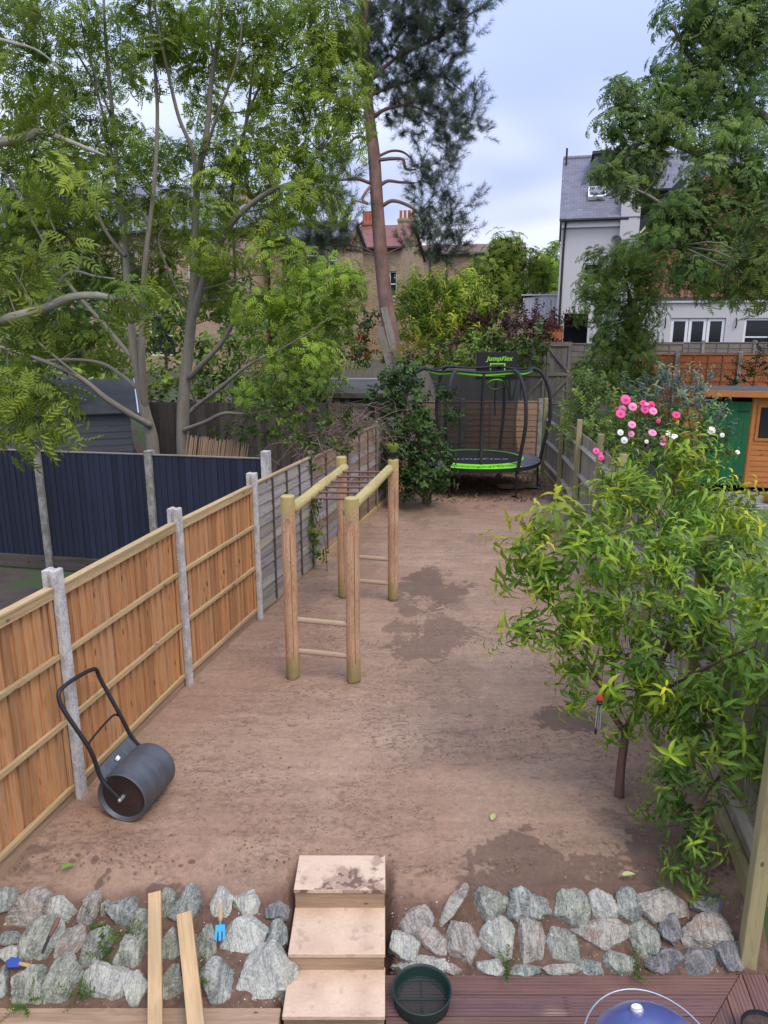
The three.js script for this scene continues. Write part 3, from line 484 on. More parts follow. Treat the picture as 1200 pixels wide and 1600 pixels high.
{
  SEED = 330; const N = [[-7.2, -11.57], [-5.36, -11.21], [-3.53, -10.86], [-1.72, -10.5]];
  const f = thing('navy_fence', 'dark navy painted board fence in the garden beyond the orange fence', 'fence', [N[0][0], 0, N[0][1]]);
  for (let k = 0; k < 3; k++) { const r = run(f, N[k], N[k + 1]); closeboard(r, 0.05, r.L - 0.05, 0.22, 1.9, M.navys, { bw: 0.1, side: -1 }); r.put('capping', rbox(r.L - 0.1, 0.02, 0.045, 0.004, 0), M.weather, r.L / 2, 1.915, 0.01); r.put('gravel_board', rbox(r.L - 0.09, 0.21, 0.03, 0.005, 0), M.darkBoard, r.L / 2, 0.1, 0.01); }
  for (let k = 0; k < 4; k++) run(f, N[k], k < 3 ? N[k + 1] : [N[3][0] + 1, N[3][1] + 0.19]).put('concrete_post', hPost(k === 3 ? 2.02 : 1.97), k === 3 ? M.concrete : M.concreteOld, 0, 0, 0);
}
// post and rail fence with boards on its far side
{
  SEED = 340; const Q = [[2.43, -3.95], [2.80, -6.0], [3.12, -8.1], [3.42, -10.2], [3.70, -12.25], [3.88, -14.32], [4.09, -16.6], [4.23, -19.0]];
  const f = thing('post_and_rail_fence', 'weathered board fence with greenish square posts and sloped rails along the peach tree side', 'fence', [Q[0][0], 0, Q[0][1]]);
  const WB = M.weathers.map((m, i) => tint(m, [1.2, 1.02, 1.38][i], [1.17, 1.0, 1.34][i], [1.08, 0.92, 1.24][i])), WR = tint(M.weather, 1.5, 1.46, 1.38), pgs = variants(3, () => rbox(0.1, 2.42, 0.1, 0.008, 1));
  Q.forEach((q, k) => {
    const nx = Q[Math.min(k + 1, Q.length - 1)], pv = Q[Math.max(k - 1, 0)], r = k < Q.length - 1 ? run(f, q, nx) : run(f, q, [2 * q[0] - pv[0], 2 * q[1] - pv[1]]);
    r.put('post', pgs[k % 3], M.greenPost, 0, k ? 0.82 : 0.82, -0.04);
    if (k === Q.length - 1) return;
    const L = r.L, n = Math.round(L / 0.098), w = L / n, G = variants(4, () => uvm(taper(w + 0.014, 1.62, 0.006, 0.016), 1, rnd() * 5, rnd() * 5));
    for (let b = 0; b < n; b++) r.put('board', G[b % 4], WB[Math.floor(rnd() * 3)], (b + 0.5) * w, 0.94 + rr(-0.006, 0.006), 0.03);
    for (const y of [0.36, 0.92, 1.48]) {
      const g = prism([[0.0, -0.05], [0.0, 0.05], [-0.055, 0.008], [-0.055, -0.008]], L - 0.1, 0.003); g.translate(0, 0, -(L - 0.1) / 2); g.rotateY(-Math.PI / 2); uvm(g, 0, rnd() * 5, rnd() * 5);
      const rail = r.put('arris_rail', g.rotateY(0), WR, L / 2, y, 0.03); rail.rotation.y += 0; 
      for (const e of [0.085, L - 0.085]) r.put('rail_bracket', at(rbox(0.09, 0.062, 0.004, 0.001, 0).rotateX(0.86), 0, 0.032, -0.026), M.galv, e, y, 0.022);
    }
    r.put('gravel_board', rbox(L - 0.09, 0.2, 0.045, 0.006, 0), M.greenPost, L / 2, 0.06, 0.0);
  });
  // fence-foot board with its flat steel angle, by the deck
  const r = run(f, Q[0], Q[1]); r.put('angle_plate', rbox(0.11, 0.13, 0.004, 0.002, 0), M.galv, 0.14, 0.10, -0.03).rotation.x = 0;
}
{
  SEED = 350; const f = thing('overlap_fence', 'brown overlap fence closing the garden behind the trampoline', 'fence', [0.2, 0, -19.7]), X = [0.2, 2.12, 4.28];
  for (let k = 0; k < 2; k++) { const r = run(f, [X[k], -19.7], [X[k + 1], -19.7]); lap(r, 0.05, r.L - 0.05, 0.18, 1.86, k ? M.brownLaps.map((m) => tint(m, 1.3, 1.12, 1.0)) : M.brownLaps, { n: 11, battens: 4, battenMat: M.brownLap }); r.put('gravel_board', rbox(r.L, 0.2, 0.04, 0.005, 0), M.sleeper, r.L / 2, 0.08, -0.02); }
  for (const x of [2.12, 4.2]) run(f, [x, -19.7], [x + 1, -19.7]).put('concrete_post', hPost(1.95), M.concreteOld, 0, 0, 0);
}
{
  SEED = 360; let f = thing('dark_board_fence', 'dark brown board fence between the creeper and the old shed', 'fence', [-5.5, 0, -17.2]), r = run(f, [-5.5, -17.2], [0.3, -16.95]);
  closeboard(r, 0, r.L, 0.05, 2.1, [M.darkBoard, tint(M.darkBoard, 1.3), tint(M.darkBoard, 0.75)], { side: -1, bw: 0.11 }); r.put('post', rbox(0.09, 2.3, 0.09, 0.006, 1), M.darkBoard, 4.25, 1.1, 0.04);
  SEED = 361; f = thing('far_board_fence', 'weathered grey board fence above the old shed roof', 'fence', [-2.5, 0.9, -22.3]); r = run(f, [-2.5, -22.3], [3.6, -22.3]);
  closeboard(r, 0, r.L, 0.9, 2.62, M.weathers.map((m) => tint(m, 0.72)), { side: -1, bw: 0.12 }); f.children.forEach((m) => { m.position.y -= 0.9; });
}
// timber yard gate
{
  SEED = 370; const z = -24, xl = 4.42, xr = 6.02, y0 = 1.35, y1 = 3.37, g = thing('timber_gate', 'tall weathered grey double gate with diagonal braces beyond the trampoline', 'gate', [xl, y0, z]), r = run(g, [xl, z], [xr, z]), rel = [];
  const GM = M.weathers.map((m) => tint(m, 0.9, 0.88, 0.9)); closeboard(r, 0, r.L, y0, y1, GM, { side: -1, bw: 0.13 });
  for (const [a, b] of [[0.03, 0.78], [0.82, 1.57]]) {
    for (const y of [y0 + 0.08, y0 + 1.0, y1 - 0.08]) r.put('ledge', rbox(b - a, 0.1, 0.03, 0.004, 0), GM[0], (a + b) / 2, y, 0.05);
    for (const [p, q] of [[y0 + 0.12, y0 + 0.95], [y0 + 1.04, y1 - 0.12]]) { const m = r.put('brace', rbox(Math.hypot(b - a, q - p), 0.09, 0.028, 0.004, 0), GM[2], (a + b) / 2, (p + q) / 2, 0.056); m.rotation.z = (p > y0 + 0.5 ? -1 : 1) * Math.atan2(q - p, b - a); }
    r.put('stile', rbox(0.09, y1 - y0, 0.03, 0.004, 1), GM[1], a + 0.04, (y0 + y1) / 2, 0.048); r.put('stile', rbox(0.09, y1 - y0, 0.03, 0.004, 1), GM[1], b - 0.04, (y0 + y1) / 2, 0.048);
  }
  g.children.forEach((m) => { m.position.y -= y0; });
}
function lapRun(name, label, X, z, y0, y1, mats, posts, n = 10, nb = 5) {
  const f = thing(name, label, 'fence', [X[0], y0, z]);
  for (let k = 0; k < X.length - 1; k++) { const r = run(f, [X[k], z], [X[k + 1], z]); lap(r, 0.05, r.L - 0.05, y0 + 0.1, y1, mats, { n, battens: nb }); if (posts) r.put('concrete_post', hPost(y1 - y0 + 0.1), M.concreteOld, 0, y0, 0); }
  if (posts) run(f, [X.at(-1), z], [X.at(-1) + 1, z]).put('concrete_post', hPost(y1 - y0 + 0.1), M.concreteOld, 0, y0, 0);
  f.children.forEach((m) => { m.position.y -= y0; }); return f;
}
SEED = 380;
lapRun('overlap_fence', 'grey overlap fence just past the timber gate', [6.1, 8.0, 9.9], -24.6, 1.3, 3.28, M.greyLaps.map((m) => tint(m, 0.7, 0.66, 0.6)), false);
lapRun('orange_fence', 'bright orange stained overlap fence behind the green-doored shed', [6.77, 8.64, 10.5, 12.37, 14.24], -22, 1.05, 3.02, M.oranges, true);
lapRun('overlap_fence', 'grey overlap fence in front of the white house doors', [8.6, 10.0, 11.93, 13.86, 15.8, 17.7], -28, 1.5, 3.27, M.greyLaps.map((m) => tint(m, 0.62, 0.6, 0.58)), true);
lapRun('orange_fence', 'short stretch of orange fence beside the corrugated shed', [6.7, 7.9], -33, 1.9, 3.9, M.oranges, false);


// ---------------------------------------------------------------- monkey bars
{
  SEED = 400; const o = [-0.98, 0, -7.26], t = thing('monkey_bars', 'round-post wooden monkey bars with rusty metal rungs standing on the soil', 'climbing frame', o);
  const C = [[-0.985, -7.26], [-0.325, -7.17], [-0.575, -9.74], [0.125, -9.64]], tops = [2.09, 2.09, 2.07, 2.05], rel = (x, y, z) => [x - o[0], y, z - o[2]];
  C.forEach(([x, z], k) => {
    const r = k < 2 ? 0.073 : 0.072, g = lathe([[0, 0], [r * 1.02, 0], [r * 1.01, 0.5], [r, tops[k] - 0.012], [r - 0.01, tops[k]], [0, tops[k] + 0.001]], 22), p = g.attributes.position, uv = g.attributes.uv;
    for (let i = 0; i < p.count; i++) { const a = Math.atan2(p.getZ(i), p.getX(i)), y = p.getY(i), q = 1 + (vn(a * 2 + 7, y * 2 + k * 9, 64, 64, 3) - 0.5) * 0.05; p.setX(i, p.getX(i) * q); p.setZ(i, p.getZ(i) * q); uv.setXY(i, uv.getX(i) + k * 0.3, clamp(y / tops[k], 0.002, 0.998)); }
    g.computeVertexNormals(); const m = add('post', g, M.barPost, t); m.position.set(...rel(x, 0, z)); m.rotation.y = k * 1.3;
    const b = add('bolt', new THREE.CylinderGeometry(0.012, 0.012, 0.012, 10).rotateX(Math.PI / 2), M.galv, t); b.position.set(...rel(x, tops[k] - 0.22, z + (k < 2 ? 0.077 : -0.077)));
    const crack = add('drying_crack', rbox(0.006, 1.4, 0.006, 0.002), M.darkBoard, m); crack.position.set(Math.sin(0.3 - k * 1.3) * (r - 0.001), 1.0, Math.cos(0.3 - k * 1.3) * (r - 0.001));
  });
  for (const [a, b, off] of [[0, 2, 0.05], [1, 3, -0.05]]) {
    const A = C[a], B = C[b], dx = (B[0] - A[0]), dz = B[1] - A[1], L = Math.hypot(dx, dz), ux = dx / L, uz = dz / L;
    const g = tube([0, 0.25, 0.5, 0.75, 1].map((q) => rel(A[0] + off * 0.9 + ux * lerp(0.02, L - 0.02, q), lerp(1.945, 1.925, q) + rr(-0.006, 0.006), A[1] + uz * lerp(0.02, L - 0.02, q))), [0.06, 0.058, 0.061, 0.057, 0.06], 16, 6);
    const uv = g.attributes.uv; for (let i = 0; i < uv.count; i++) uv.setX(i, uv.getX(i) * 0.37 + a); add('rail', g, M.logGreen, t);
  }
  for (const z of [-7.79, -8.1, -8.39, -8.69, -9.01, -9.34]) { const q = (-7.22 - z) / 2.48, xl = lerp(-0.985, -0.575, q) + 0.04, xr = lerp(-0.325, 0.125, q) - 0.04, y = 1.94; add('rung', tube([rel(xl, y, z - 0.01), rel(xr, y - 0.005, z + 0.02)], 0.0155, 10), M.rust, t); }
  for (const [a, b, ys] of [[0, 1, [0.73, 0.37]], [2, 3, [0.66, 0.31]]]) for (const y of ys) { const A = C[a], B = C[b], g = tube([rel(A[0] + 0.05, y + 0.008, A[1]), rel((A[0] + B[0]) / 2, y, (A[1] + B[1]) / 2), rel(B[0] - 0.05, y - 0.01, B[1])], [0.031, 0.029, 0.031], 12); add('ladder_rung', g, M.rung, t); }
}
// ---------------------------------------------------------------- lawn roller
M.drum = std({ map: colorTex(256, 256, (u, v) => mix3([0.055, 0.06, 0.066], [0.14, 0.15, 0.165], clamp(fbm(u, v, 4, 60, 4, 401) * 0.7 + fbm(u, v, 20, 20, 3, 402) * 0.5 - 0.1))), roughness: 0.5, metalness: 0.35 });
M.drumEnd = std({ map: colorTex(256, 256, (u, v) => mix3([0.014, 0.009, 0.009], [0.05, 0.03, 0.025], fbm(u, v, 8, 8, 5, 405))), roughness: 0.55 });
{
  SEED = 410; const o = [-2.03, 0.038, -4.93], t = thing('garden_roller', 'dark grey steel lawn roller with its black handle leaning on the orange fence', 'garden roller', o), rel = (x, y, z) => [x - o[0], y - o[1], z - o[2]];
  const A = V(-2.01, 0.245, -4.89), B = V(-1.905, 0.245, -5.34), ax = B.clone().sub(A), L = ax.length(), R = 0.205, turn = new THREE.Quaternion().setFromUnitVectors(V(0, 1, 0), ax.clone().normalize());
  const put = (name, g, m, p = t) => { const q = add(name, g, m, p); q.position.set(A.x - o[0], A.y - o[1], A.z - o[2]); q.quaternion.copy(turn); return q; };
  put('drum', lathe([[R - 0.03, 0.03], [R - 0.012, 0.004], [R - 0.003, 0], [R, 0.008], [R, L - 0.01], [R - 0.004, L], [R - 0.03, L - 0.02]], 48), M.drum);
  put('end_plate', lathe([[0, 0.028], [R - 0.02, 0.028], [R - 0.014, 0.012]], 40), M.drumEnd); put('end_plate', lathe([[0, L - 0.028], [R - 0.02, L - 0.028], [R - 0.014, L - 0.012]], 40), M.drumEnd);
  put('axle', lathe([[0, -0.03], [0.017, -0.028], [0.017, L + 0.028], [0, L + 0.03]], 14), M.galv);
  const nA = [[-2.005, 0.232, -4.885], [-2.10, 0.35, -4.885], [-2.15, 0.43, -4.89], [-2.205, 0.64, -4.90], [-2.41, 1.03, -4.93], [-2.425, 1.10, -4.96], [-2.41, 1.12, -5.02], [-2.345, 1.08, -5.38], [-2.335, 1.05, -5.44], [-2.32, 0.98, -5.45], [-2.155, 0.62, -5.42], [-2.10, 0.48, -5.415], [-2.06, 0.41, -5.415], [-1.89, 0.232, -5.415]];
  add('handle', tube(nA.map((p) => rel(...p)), 0.0165, 10, 6), M.blackMetal, t);
  add('handle_brace', tube([[-2.215, 0.655, -4.90], [-2.225, 0.70, -4.93], [-2.215, 0.715, -4.97], [-2.195, 0.695, -5.34], [-2.19, 0.675, -5.39], [-2.185, 0.65, -5.42]].map((p) => rel(...p)), 0.009, 8, 5), M.blackMetal, t);
  const sc = add('scraper_plate', uvm(new RoundedBoxGeometry(0.11, 0.008, 0.5, 1, 0.003), 2), M.drum, t); sc.position.set(...rel(-2.115, 0.425, -5.15)); sc.rotation.set(0, -0.16, -0.85, 'YXZ');
  const cl = add('clip', rbox(0.03, 0.02, 0.04, 0.004), M.white, t); cl.position.set(...rel(-2.105, 0.44, -5.13)); cl.rotation.z = -0.85;
}
// ---------------------------------------------------------------- trampoline
function canvasTex(w, h, draw) { const c = document.createElement('canvas'); c.width = w; c.height = h; draw(c.getContext('2d')); const t = new THREE.CanvasTexture(c); t.colorSpace = THREE.SRGBColorSpace; t.needsUpdate = true; return t; }
{
  SEED = 420; const o = [2.23, 0, -17.46], t = thing('trampoline', 'round black and lime enclosed trampoline with a basketball board at the garden end', 'trampoline', o), R = 1.5, yh = 0.74;
  const word = (x, w, y, size, fill, line) => { x.font = 'italic bold ' + size + 'px sans-serif'; x.textAlign = 'center'; x.textBaseline = 'middle'; if (line) { x.lineWidth = size * 0.12; x.strokeStyle = line; x.strokeText('JumpFlex', w, y); } x.fillStyle = fill; x.fillText('JumpFlex', w, y); };
  add('frame_ring', new THREE.TorusGeometry(R - 0.02, 0.022, 10, 72).rotateX(Math.PI / 2).translate(0, yh - 0.05, 0), M.blackMetal, t);
  const matTex = canvasTex(512, 512, (x) => { x.fillStyle = '#141416'; x.fillRect(0, 0, 512, 512); x.save(); x.translate(256, 300); x.scale(1.15, 0.9); word(x, 0, 0, 66, '#b9b9c0'); x.restore(); });
  add('jumping_mat', new THREE.CircleGeometry(1.1, 64).rotateX(-Math.PI / 2).translate(0, yh, 0), std({ map: matTex, roughness: 0.8, side: THREE.DoubleSide }), t);
  const band = (r0, r1, y0, y1, a0 = 0, a1 = Math.PI * 2, yo = 0) => { const g = new THREE.RingGeometry(r0, r1, 64, 1, a0, a1).rotateX(-Math.PI / 2); const p = g.attributes.position; for (let i = 0; i < p.count; i++) { const q = (Math.hypot(p.getX(i), p.getZ(i)) - r0) / (r1 - r0); p.setY(i, lerp(y0, y1, q) + yo); } g.computeVertexNormals(); return g; };
  add('mat_trim', band(1.07, 1.13, yh + 0.012, yh + 0.018), tint(M.lime, 1), t).material = M.lime; t.children.at(-1).material.side = THREE.DoubleSide;
  M.pad = std({ map: colorTex(128, 128, (u, v) => { const k = fbm(u, v, 8, 8, 4, 421); return mix3([0.03, 0.03, 0.034], [0.11, 0.11, 0.12], k); }), roughness: 0.5, side: THREE.DoubleSide });
  add('safety_pad', band(1.13, R + 0.03, yh + 0.02, yh - 0.01), M.pad, t);
  add('pad_skirt', new THREE.CylinderGeometry(R + 0.03, R + 0.02, 0.09, 64, 1, true).translate(0, yh - 0.055, 0), M.blackFoam, t).material.side = THREE.DoubleSide;
  const padTex = canvasTex(1024, 160, (x) => { x.fillStyle = '#7fdc1a'; x.fillRect(0, 0, 1024, 160); x.save(); x.translate(512, 82); x.scale(2.6, 1); word(x, 0, 0, 92, '#6ac414', '#1f3a08'); x.restore(); });
  { const g = band(1.10, R + 0.032, yh + 0.03, yh + 0.004, -Math.PI / 2 - 0.62, 1.24), p = g.attributes.position, uv = g.attributes.uv; for (let i = 0; i < p.count; i++) { const a = Math.atan2(p.getX(i), p.getZ(i)), r = Math.hypot(p.getX(i), p.getZ(i)); uv.setXY(i, a / 1.24 + 0.5, 1 - (r - 1.1) / (R + 0.032 - 1.1)); } add('entry_pad', g, std({ map: padTex, roughness: 0.55, side: THREE.DoubleSide }), t); }
  const tops = [];
  for (let k = 0; k < 6; k++) {
    const a = (30 + k * 60) * Math.PI / 180, dx = Math.sin(a), dz = Math.cos(a), q = (r, y) => [dx * r, y, dz * r]; tops.push(q(1.28, 2.86));
    const pole = add('pole', tube([q(R + 0.03, yh - 0.15), q(1.62, yh + 0.35), q(1.74, 1.75), q(1.66, 2.4), q(1.45, 2.78), q(1.27, 2.87)], 0.042, 10, 5), M.blackFoam, t);
    add('leg', tube([q(R - 0.01, yh - 0.05), q(R + 0.02, 0.04)], 0.021, 10), M.blackMetal, t); const ft = add('foot', tube([q(R - 0.12, 0.055), q(R + 0.1, 0.055)], 0.02, 8), M.blackMetal, t);
    const b = (60 + k * 60) * Math.PI / 180, e = (r, y) => [Math.sin(b) * r, y, Math.cos(b) * r], nxt = a + Math.PI / 3;
    add('top_rod', tube([q(1.28, 2.86), e(1.13, 2.82), [Math.sin(nxt) * 1.28, 2.86, Math.cos(nxt) * 1.28]], 0.026, 8, 6), M.blackFoam, t);
    if (k < 1 || k > 3) add('lime_edge', tube([q(1.25, 2.815), e(1.11, 2.765), [Math.sin(nxt) * 1.25, 2.815, Math.cos(nxt) * 1.25]], 0.026, 8, 6), M.lime, t);
  }
  // hexagonal net that is drawn in at the waist
  { const prof = [[1.10, 0.78], [0.98, 0.95], [0.93, 1.3], [0.92, 1.75], [0.96, 2.15], [1.06, 2.5], [1.2, 2.8]], pos = [], idx = [], S = 72;
    for (const [r, y] of prof) for (let i = 0; i <= S; i++) { const a = i / S * Math.PI * 2, w = sst(1.6, 2.8, y), sec = mod(a + Math.PI / 6, Math.PI / 3) - Math.PI / 6, hex = 1 - w * 0.12 * (1 - Math.cos((Math.abs(mod(a - Math.PI / 6, Math.PI / 3) - Math.PI / 6)) * 0 + 0) ); const mid = Math.abs(mod(a, Math.PI / 3) - Math.PI / 6) / (Math.PI / 6); const rr2 = r * (1 - w * 0.10 * (1 - (1 - mid))); pos.push(Math.sin(a) * rr2, y - w * 0.05 * mid, Math.cos(a) * rr2); }
    for (let j = 0; j < prof.length - 1; j++) for (let i = 0; i < S; i++) { const a = j * (S + 1) + i, b = a + S + 1; idx.push(a, a + 1, b, a + 1, b + 1, b); }
    const g = new THREE.BufferGeometry(); g.setAttribute('position', new THREE.Float32BufferAttribute(pos, 3)); g.setIndex(idx); g.computeVertexNormals();
    const nm = std({ color: rgb(0.012, 0.012, 0.014), roughness: 0.9, side: THREE.DoubleSide }); nm.transparent = true; nm.opacity = 0.5; add('safety_net', g, nm, t); }
  add('door_strip', tube([[-0.02, 0.78, 1.11], [-0.02, 1.2, 1.0], [-0.02, 1.8, 0.98], [-0.03, 2.4, 1.05], [-0.03, 2.8, 1.12]], 0.036, 8, 5), M.blackFoam, t);
  // basketball board and hoop
  const bt = canvasTex(512, 330, (x) => { x.fillStyle = '#17171a'; x.fillRect(0, 0, 512, 330); word(x, 285, 78, 70, '#8fe026', '#2c5a08'); x.strokeStyle = '#9be82c'; x.lineWidth = 13; x.strokeRect(178, 138, 176, 150); });
  const bm = [M.blackFoam, M.blackFoam, M.blackFoam, M.blackFoam, std({ map: bt, roughness: 0.6 }), M.blackFoam];
  const bd = new THREE.Mesh(new THREE.BoxGeometry(1.04, 0.68, 0.03), bm); bd.castShadow = bd.receiveShadow = true; bd.name = 'basketball_board'; bd.position.set(0.60, 2.86, -1.2); bd.rotation.x = 0.0; t.add(bd);
  const hoop = add('hoop', new THREE.TorusGeometry(0.21, 0.02, 8, 32).rotateX(0.9), M.lime, t); hoop.position.set(0.55, 2.42, -0.93); 
  add('board_strut', tube([[0.6, 2.5, -1.22], [0.62, 1.9, -1.45], [0.65, 1.6, -1.5]], 0.018, 8), M.blackMetal, t);
  // ladder-like flap of ground sheet
  const sh = new THREE.PlaneGeometry(0.95, 0.55, 14, 8).rotateX(-Math.PI / 2), p = sh.attributes.position; for (let i = 0; i < p.count; i++) p.setY(i, 0.012 + vn(p.getX(i) * 7 + 3, p.getZ(i) * 7 + 4, 64, 64, 8) * 0.035); sh.computeVertexNormals();
  const gs2 = add('ground_sheet', sh, std({ color: rgb(0.09, 0.095, 0.105), roughness: 0.35, side: THREE.DoubleSide })); gs2.position.set([3.213, 0, -17.218][0], 0.055, [3.213, 0, -17.218][2]); gs2.rotation.y = 0.12; tag(gs2, 'crumpled dark plastic sheet on the ground under the trampoline', 'plastic sheet');
}
// ---------------------------------------------------------------- things on the deck and the bank
{
  SEED = 430; const o = [0.235, -0.33, -3.672], t = thing('garden_sieve', 'round green plastic garden sieve lying on the deck', 'sieve', o), gm = std({ color: rgb(0.012, 0.032, 0.024), roughness: 0.45 });
  add('rim', lathe([[0.145, 0.0], [0.172, 0.005], [0.18, 0.085], [0.184, 0.09], [0.184, 0.1], [0.176, 0.1], [0.168, 0.085], [0.16, 0.02], [0.145, 0.012]], 48), gm, t).material.side = THREE.DoubleSide;
  const wires = []; for (let k = -15; k <= 15; k++) { const x = k * 0.0105, l = Math.sqrt(Math.max(0, 0.162 ** 2 - x * x)); if (l > 0.01) { wires.push(tube([[x, 0.022, -l], [x, 0.022, l]], 0.0018, 4, 1, false)); wires.push(tube([[-l, 0.0245, x], [l, 0.0245, x]], 0.0018, 4, 1, false)); } }
  const ms = add('mesh_screen', merge(wires), std({ color: rgb(0.05, 0.065, 0.06), roughness: 0.5 }), t); ms.userData.kind = 'stuff';
  for (const a of [0, Math.PI / 2]) add('cross_bar', rbox(0.33, 0.008, 0.014, 0.003).rotateY(a).translate(0, 0.014 - a * 0.004, 0), gm, t);
}
{
  SEED = 440; const o = [1.25, -0.33, -2.68], t = thing('kettle_barbecue', 'blue enamelled kettle barbecue with thermometer and black lid handle on the deck', 'barbecue', o), blue = new THREE.MeshPhysicalMaterial({ color: rgb(0.075, 0.09, 0.24), roughness: 0.28, clearcoat: 0.7, clearcoatRoughness: 0.15 });
  const lid = [], bowl = []; for (let k = 0; k <= 14; k++) { const a = k / 14 * Math.PI / 2; lid.push([Math.cos(a) * 0.295, 0.705 + Math.sin(a) * 0.235]); bowl.push([Math.sin(a) * 0.285, 0.70 - Math.cos(a) * 0.24]); }
  const L = add('lid', lathe([[0.298, 0.69], ...lid], 56), blue, t); add('bowl', lathe(bowl, 56), blue, t);
  const rimW = add('rim_wire', tube(Array.from({ length: 25 }, (_, k) => { const a = Math.PI * (0.98 + k / 24 * 1.04); return [Math.cos(a) * 0.315, 0.76 + Math.sin(k / 24 * Math.PI) * 0.06, Math.sin(a) * 0.318]; }), 0.005, 6, 2), M.galv, t); rimW.name = 'lid_holder';
  const th = add('thermometer', lathe([[0, 0.018], [0.024, 0.018], [0.03, 0.012], [0.031, 0], [0.026, -0.012]], 28), M.galv, L), dial = canvasTex(128, 128, (x) => { x.fillStyle = '#f4f2ec'; x.fillRect(0, 0, 128, 128); x.strokeStyle = '#333'; x.lineWidth = 5; for (let k = 0; k < 11; k++) { const a = 2.4 + k * 0.45; x.beginPath(); x.moveTo(64 + Math.cos(a) * 44, 64 + Math.sin(a) * 44); x.lineTo(64 + Math.cos(a) * 56, 64 + Math.sin(a) * 56); x.stroke(); } x.strokeStyle = '#111'; x.lineWidth = 7; x.beginPath(); x.moveTo(64, 64); x.lineTo(38, 30); x.stroke(); });
  const face = new THREE.CircleGeometry(0.024, 28).rotateX(-Math.PI / 2).translate(0, 0.0195, 0); const dir = V(-0.16, 0.9, -0.36).normalize(); th.position.set(dir.x * 0.30, 0.702 + dir.y * 0.237, dir.z * 0.30); th.quaternion.setFromUnitVectors(V(0, 1, 0), V(-0.1, 0.93, -0.30).normalize());
  add('dial_face', face, std({ map: dial, roughness: 0.3 }), L).position.copy(th.position); L.children.at(-1).quaternion.copy(th.quaternion);
  add('lid_handle', tube([[-0.03, 0.935, 0.045], [-0.02, 0.985, 0.05], [0.03, 0.99, 0.05], [0.10, 0.985, 0.045], [0.115, 0.925, 0.04]], [0.012, 0.017, 0.018, 0.017, 0.012], 12, 6), M.blackMetal, t);
  add('handle_shield', rbox(0.13, 0.006, 0.05, 0.002, 0).rotateX(0.25).translate(0.045, 0.945, 0.075), M.galv, t);
  for (const a of [0.4, 2.5, 4.6]) add('leg', tube([[Math.cos(a) * 0.2, 0.56, Math.sin(a) * 0.2], [Math.cos(a) * 0.3, 0.005, Math.sin(a) * 0.3]], 0.012, 8), M.galv, t);
}
{ // round black tub at the frame's corner
  const t = thing('black_tub', 'round black plastic tub at the deck corner, mostly cut off', 'tub', [2.22, -0.33, -3.4]); add('body', lathe([[0, 0.01], [0.10, 0.01], [0.125, 0.1], [0.13, 0.1], [0.106, 0.0], [0, 0.0]], 30), M.blackMetal, t); add('soil_fill', new THREE.CircleGeometry(0.118, 24).rotateX(-Math.PI / 2).translate(0, 0.075, 0), M.bed, t);
}
{ // two battens propped on the bank
  SEED = 450; const mk = (A, B, w, d, label) => { const a = V(A), b = V(B), L = a.distanceTo(b), g = rbox(w, L, d, 0.004, 1), m = add('timber_batten', g, M.plank); m.position.copy(a).lerp(b, 0.5); const y = b.clone().sub(a).normalize(), x = V(1, 0, 0).addScaledVector(y, -y.x).normalize(), z = x.clone().cross(y); m.quaternion.setFromRotationMatrix(new THREE.Matrix4().makeBasis(x, y, z)); tag(m, label, 'batten', 'battens propped on the rockery'); };
  mk([-1.30, -0.215, -3.30], [-1.535, 0.06, -4.13], 0.082, 0.045, 'longer of two sawn timber battens resting on the rockery stones');
  mk([-1.05, -0.21, -3.28], [-1.30, 0.03, -3.98], 0.095, 0.06, 'shorter, thicker timber batten resting on the rockery stones');
}
const cyan = std({ color: rgb(0.03, 0.34, 0.62), roughness: 0.45 }), deepBlue = std({ color: rgb(0.02, 0.06, 0.30), roughness: 0.45 });
{ // hand fork
  const o = [-1.06, -0.045, -3.93], t = thing('hand_fork', 'bright blue toy-size garden hand fork with a wooden handle on the pale slab', 'hand fork', o);
  add('handle', lathe([[0, 0], [0.012, 0.004], [0.014, 0.03], [0.011, 0.07], [0.009, 0.1], [0, 0.102]], 14), M.plank, t).position.set(0, 0.05, 0);
  const s = new THREE.Shape(); s.moveTo(-0.028, 0.03); s.lineTo(0.028, 0.03); s.lineTo(0.032, -0.05); s.lineTo(0.02, -0.055); s.lineTo(0.018, -0.005); s.lineTo(0.007, -0.005); s.lineTo(0.005, -0.058); s.lineTo(-0.006, -0.058); s.lineTo(-0.008, -0.005); s.lineTo(-0.018, -0.005); s.lineTo(-0.022, -0.055); s.lineTo(-0.033, -0.05);
  add('tines', new THREE.ExtrudeGeometry(s, { depth: 0.005, bevelEnabled: true, bevelSize: 0.002, bevelThickness: 0.002, bevelSegments: 1 }).translate(0, 0.0, -0.002), cyan, t); add('neck', tube([[0, 0.025, 0], [0, 0.056, 0]], 0.006, 8), cyan, t); t.rotation.set(-0.72, 0.05, 0.08);
}
{ // blue trowel
  const t = thing('hand_trowel', 'blue-bladed small trowel lying between stones below the fence corner', 'trowel', [-2.33, -0.135, -3.77]);
  add('blade', prism([[-0.05, 0], [-0.02, 0.028], [0.04, 0.022], [0.045, -0.02], [-0.02, -0.028]], 0.004, 0.002), deepBlue, t); add('handle', tube([[0.04, 0, 0], [0.14, -0.01, 0]], [0.011, 0.013], 10), M.plank, t); t.rotation.set(-0.9, 0, -0.1);
}
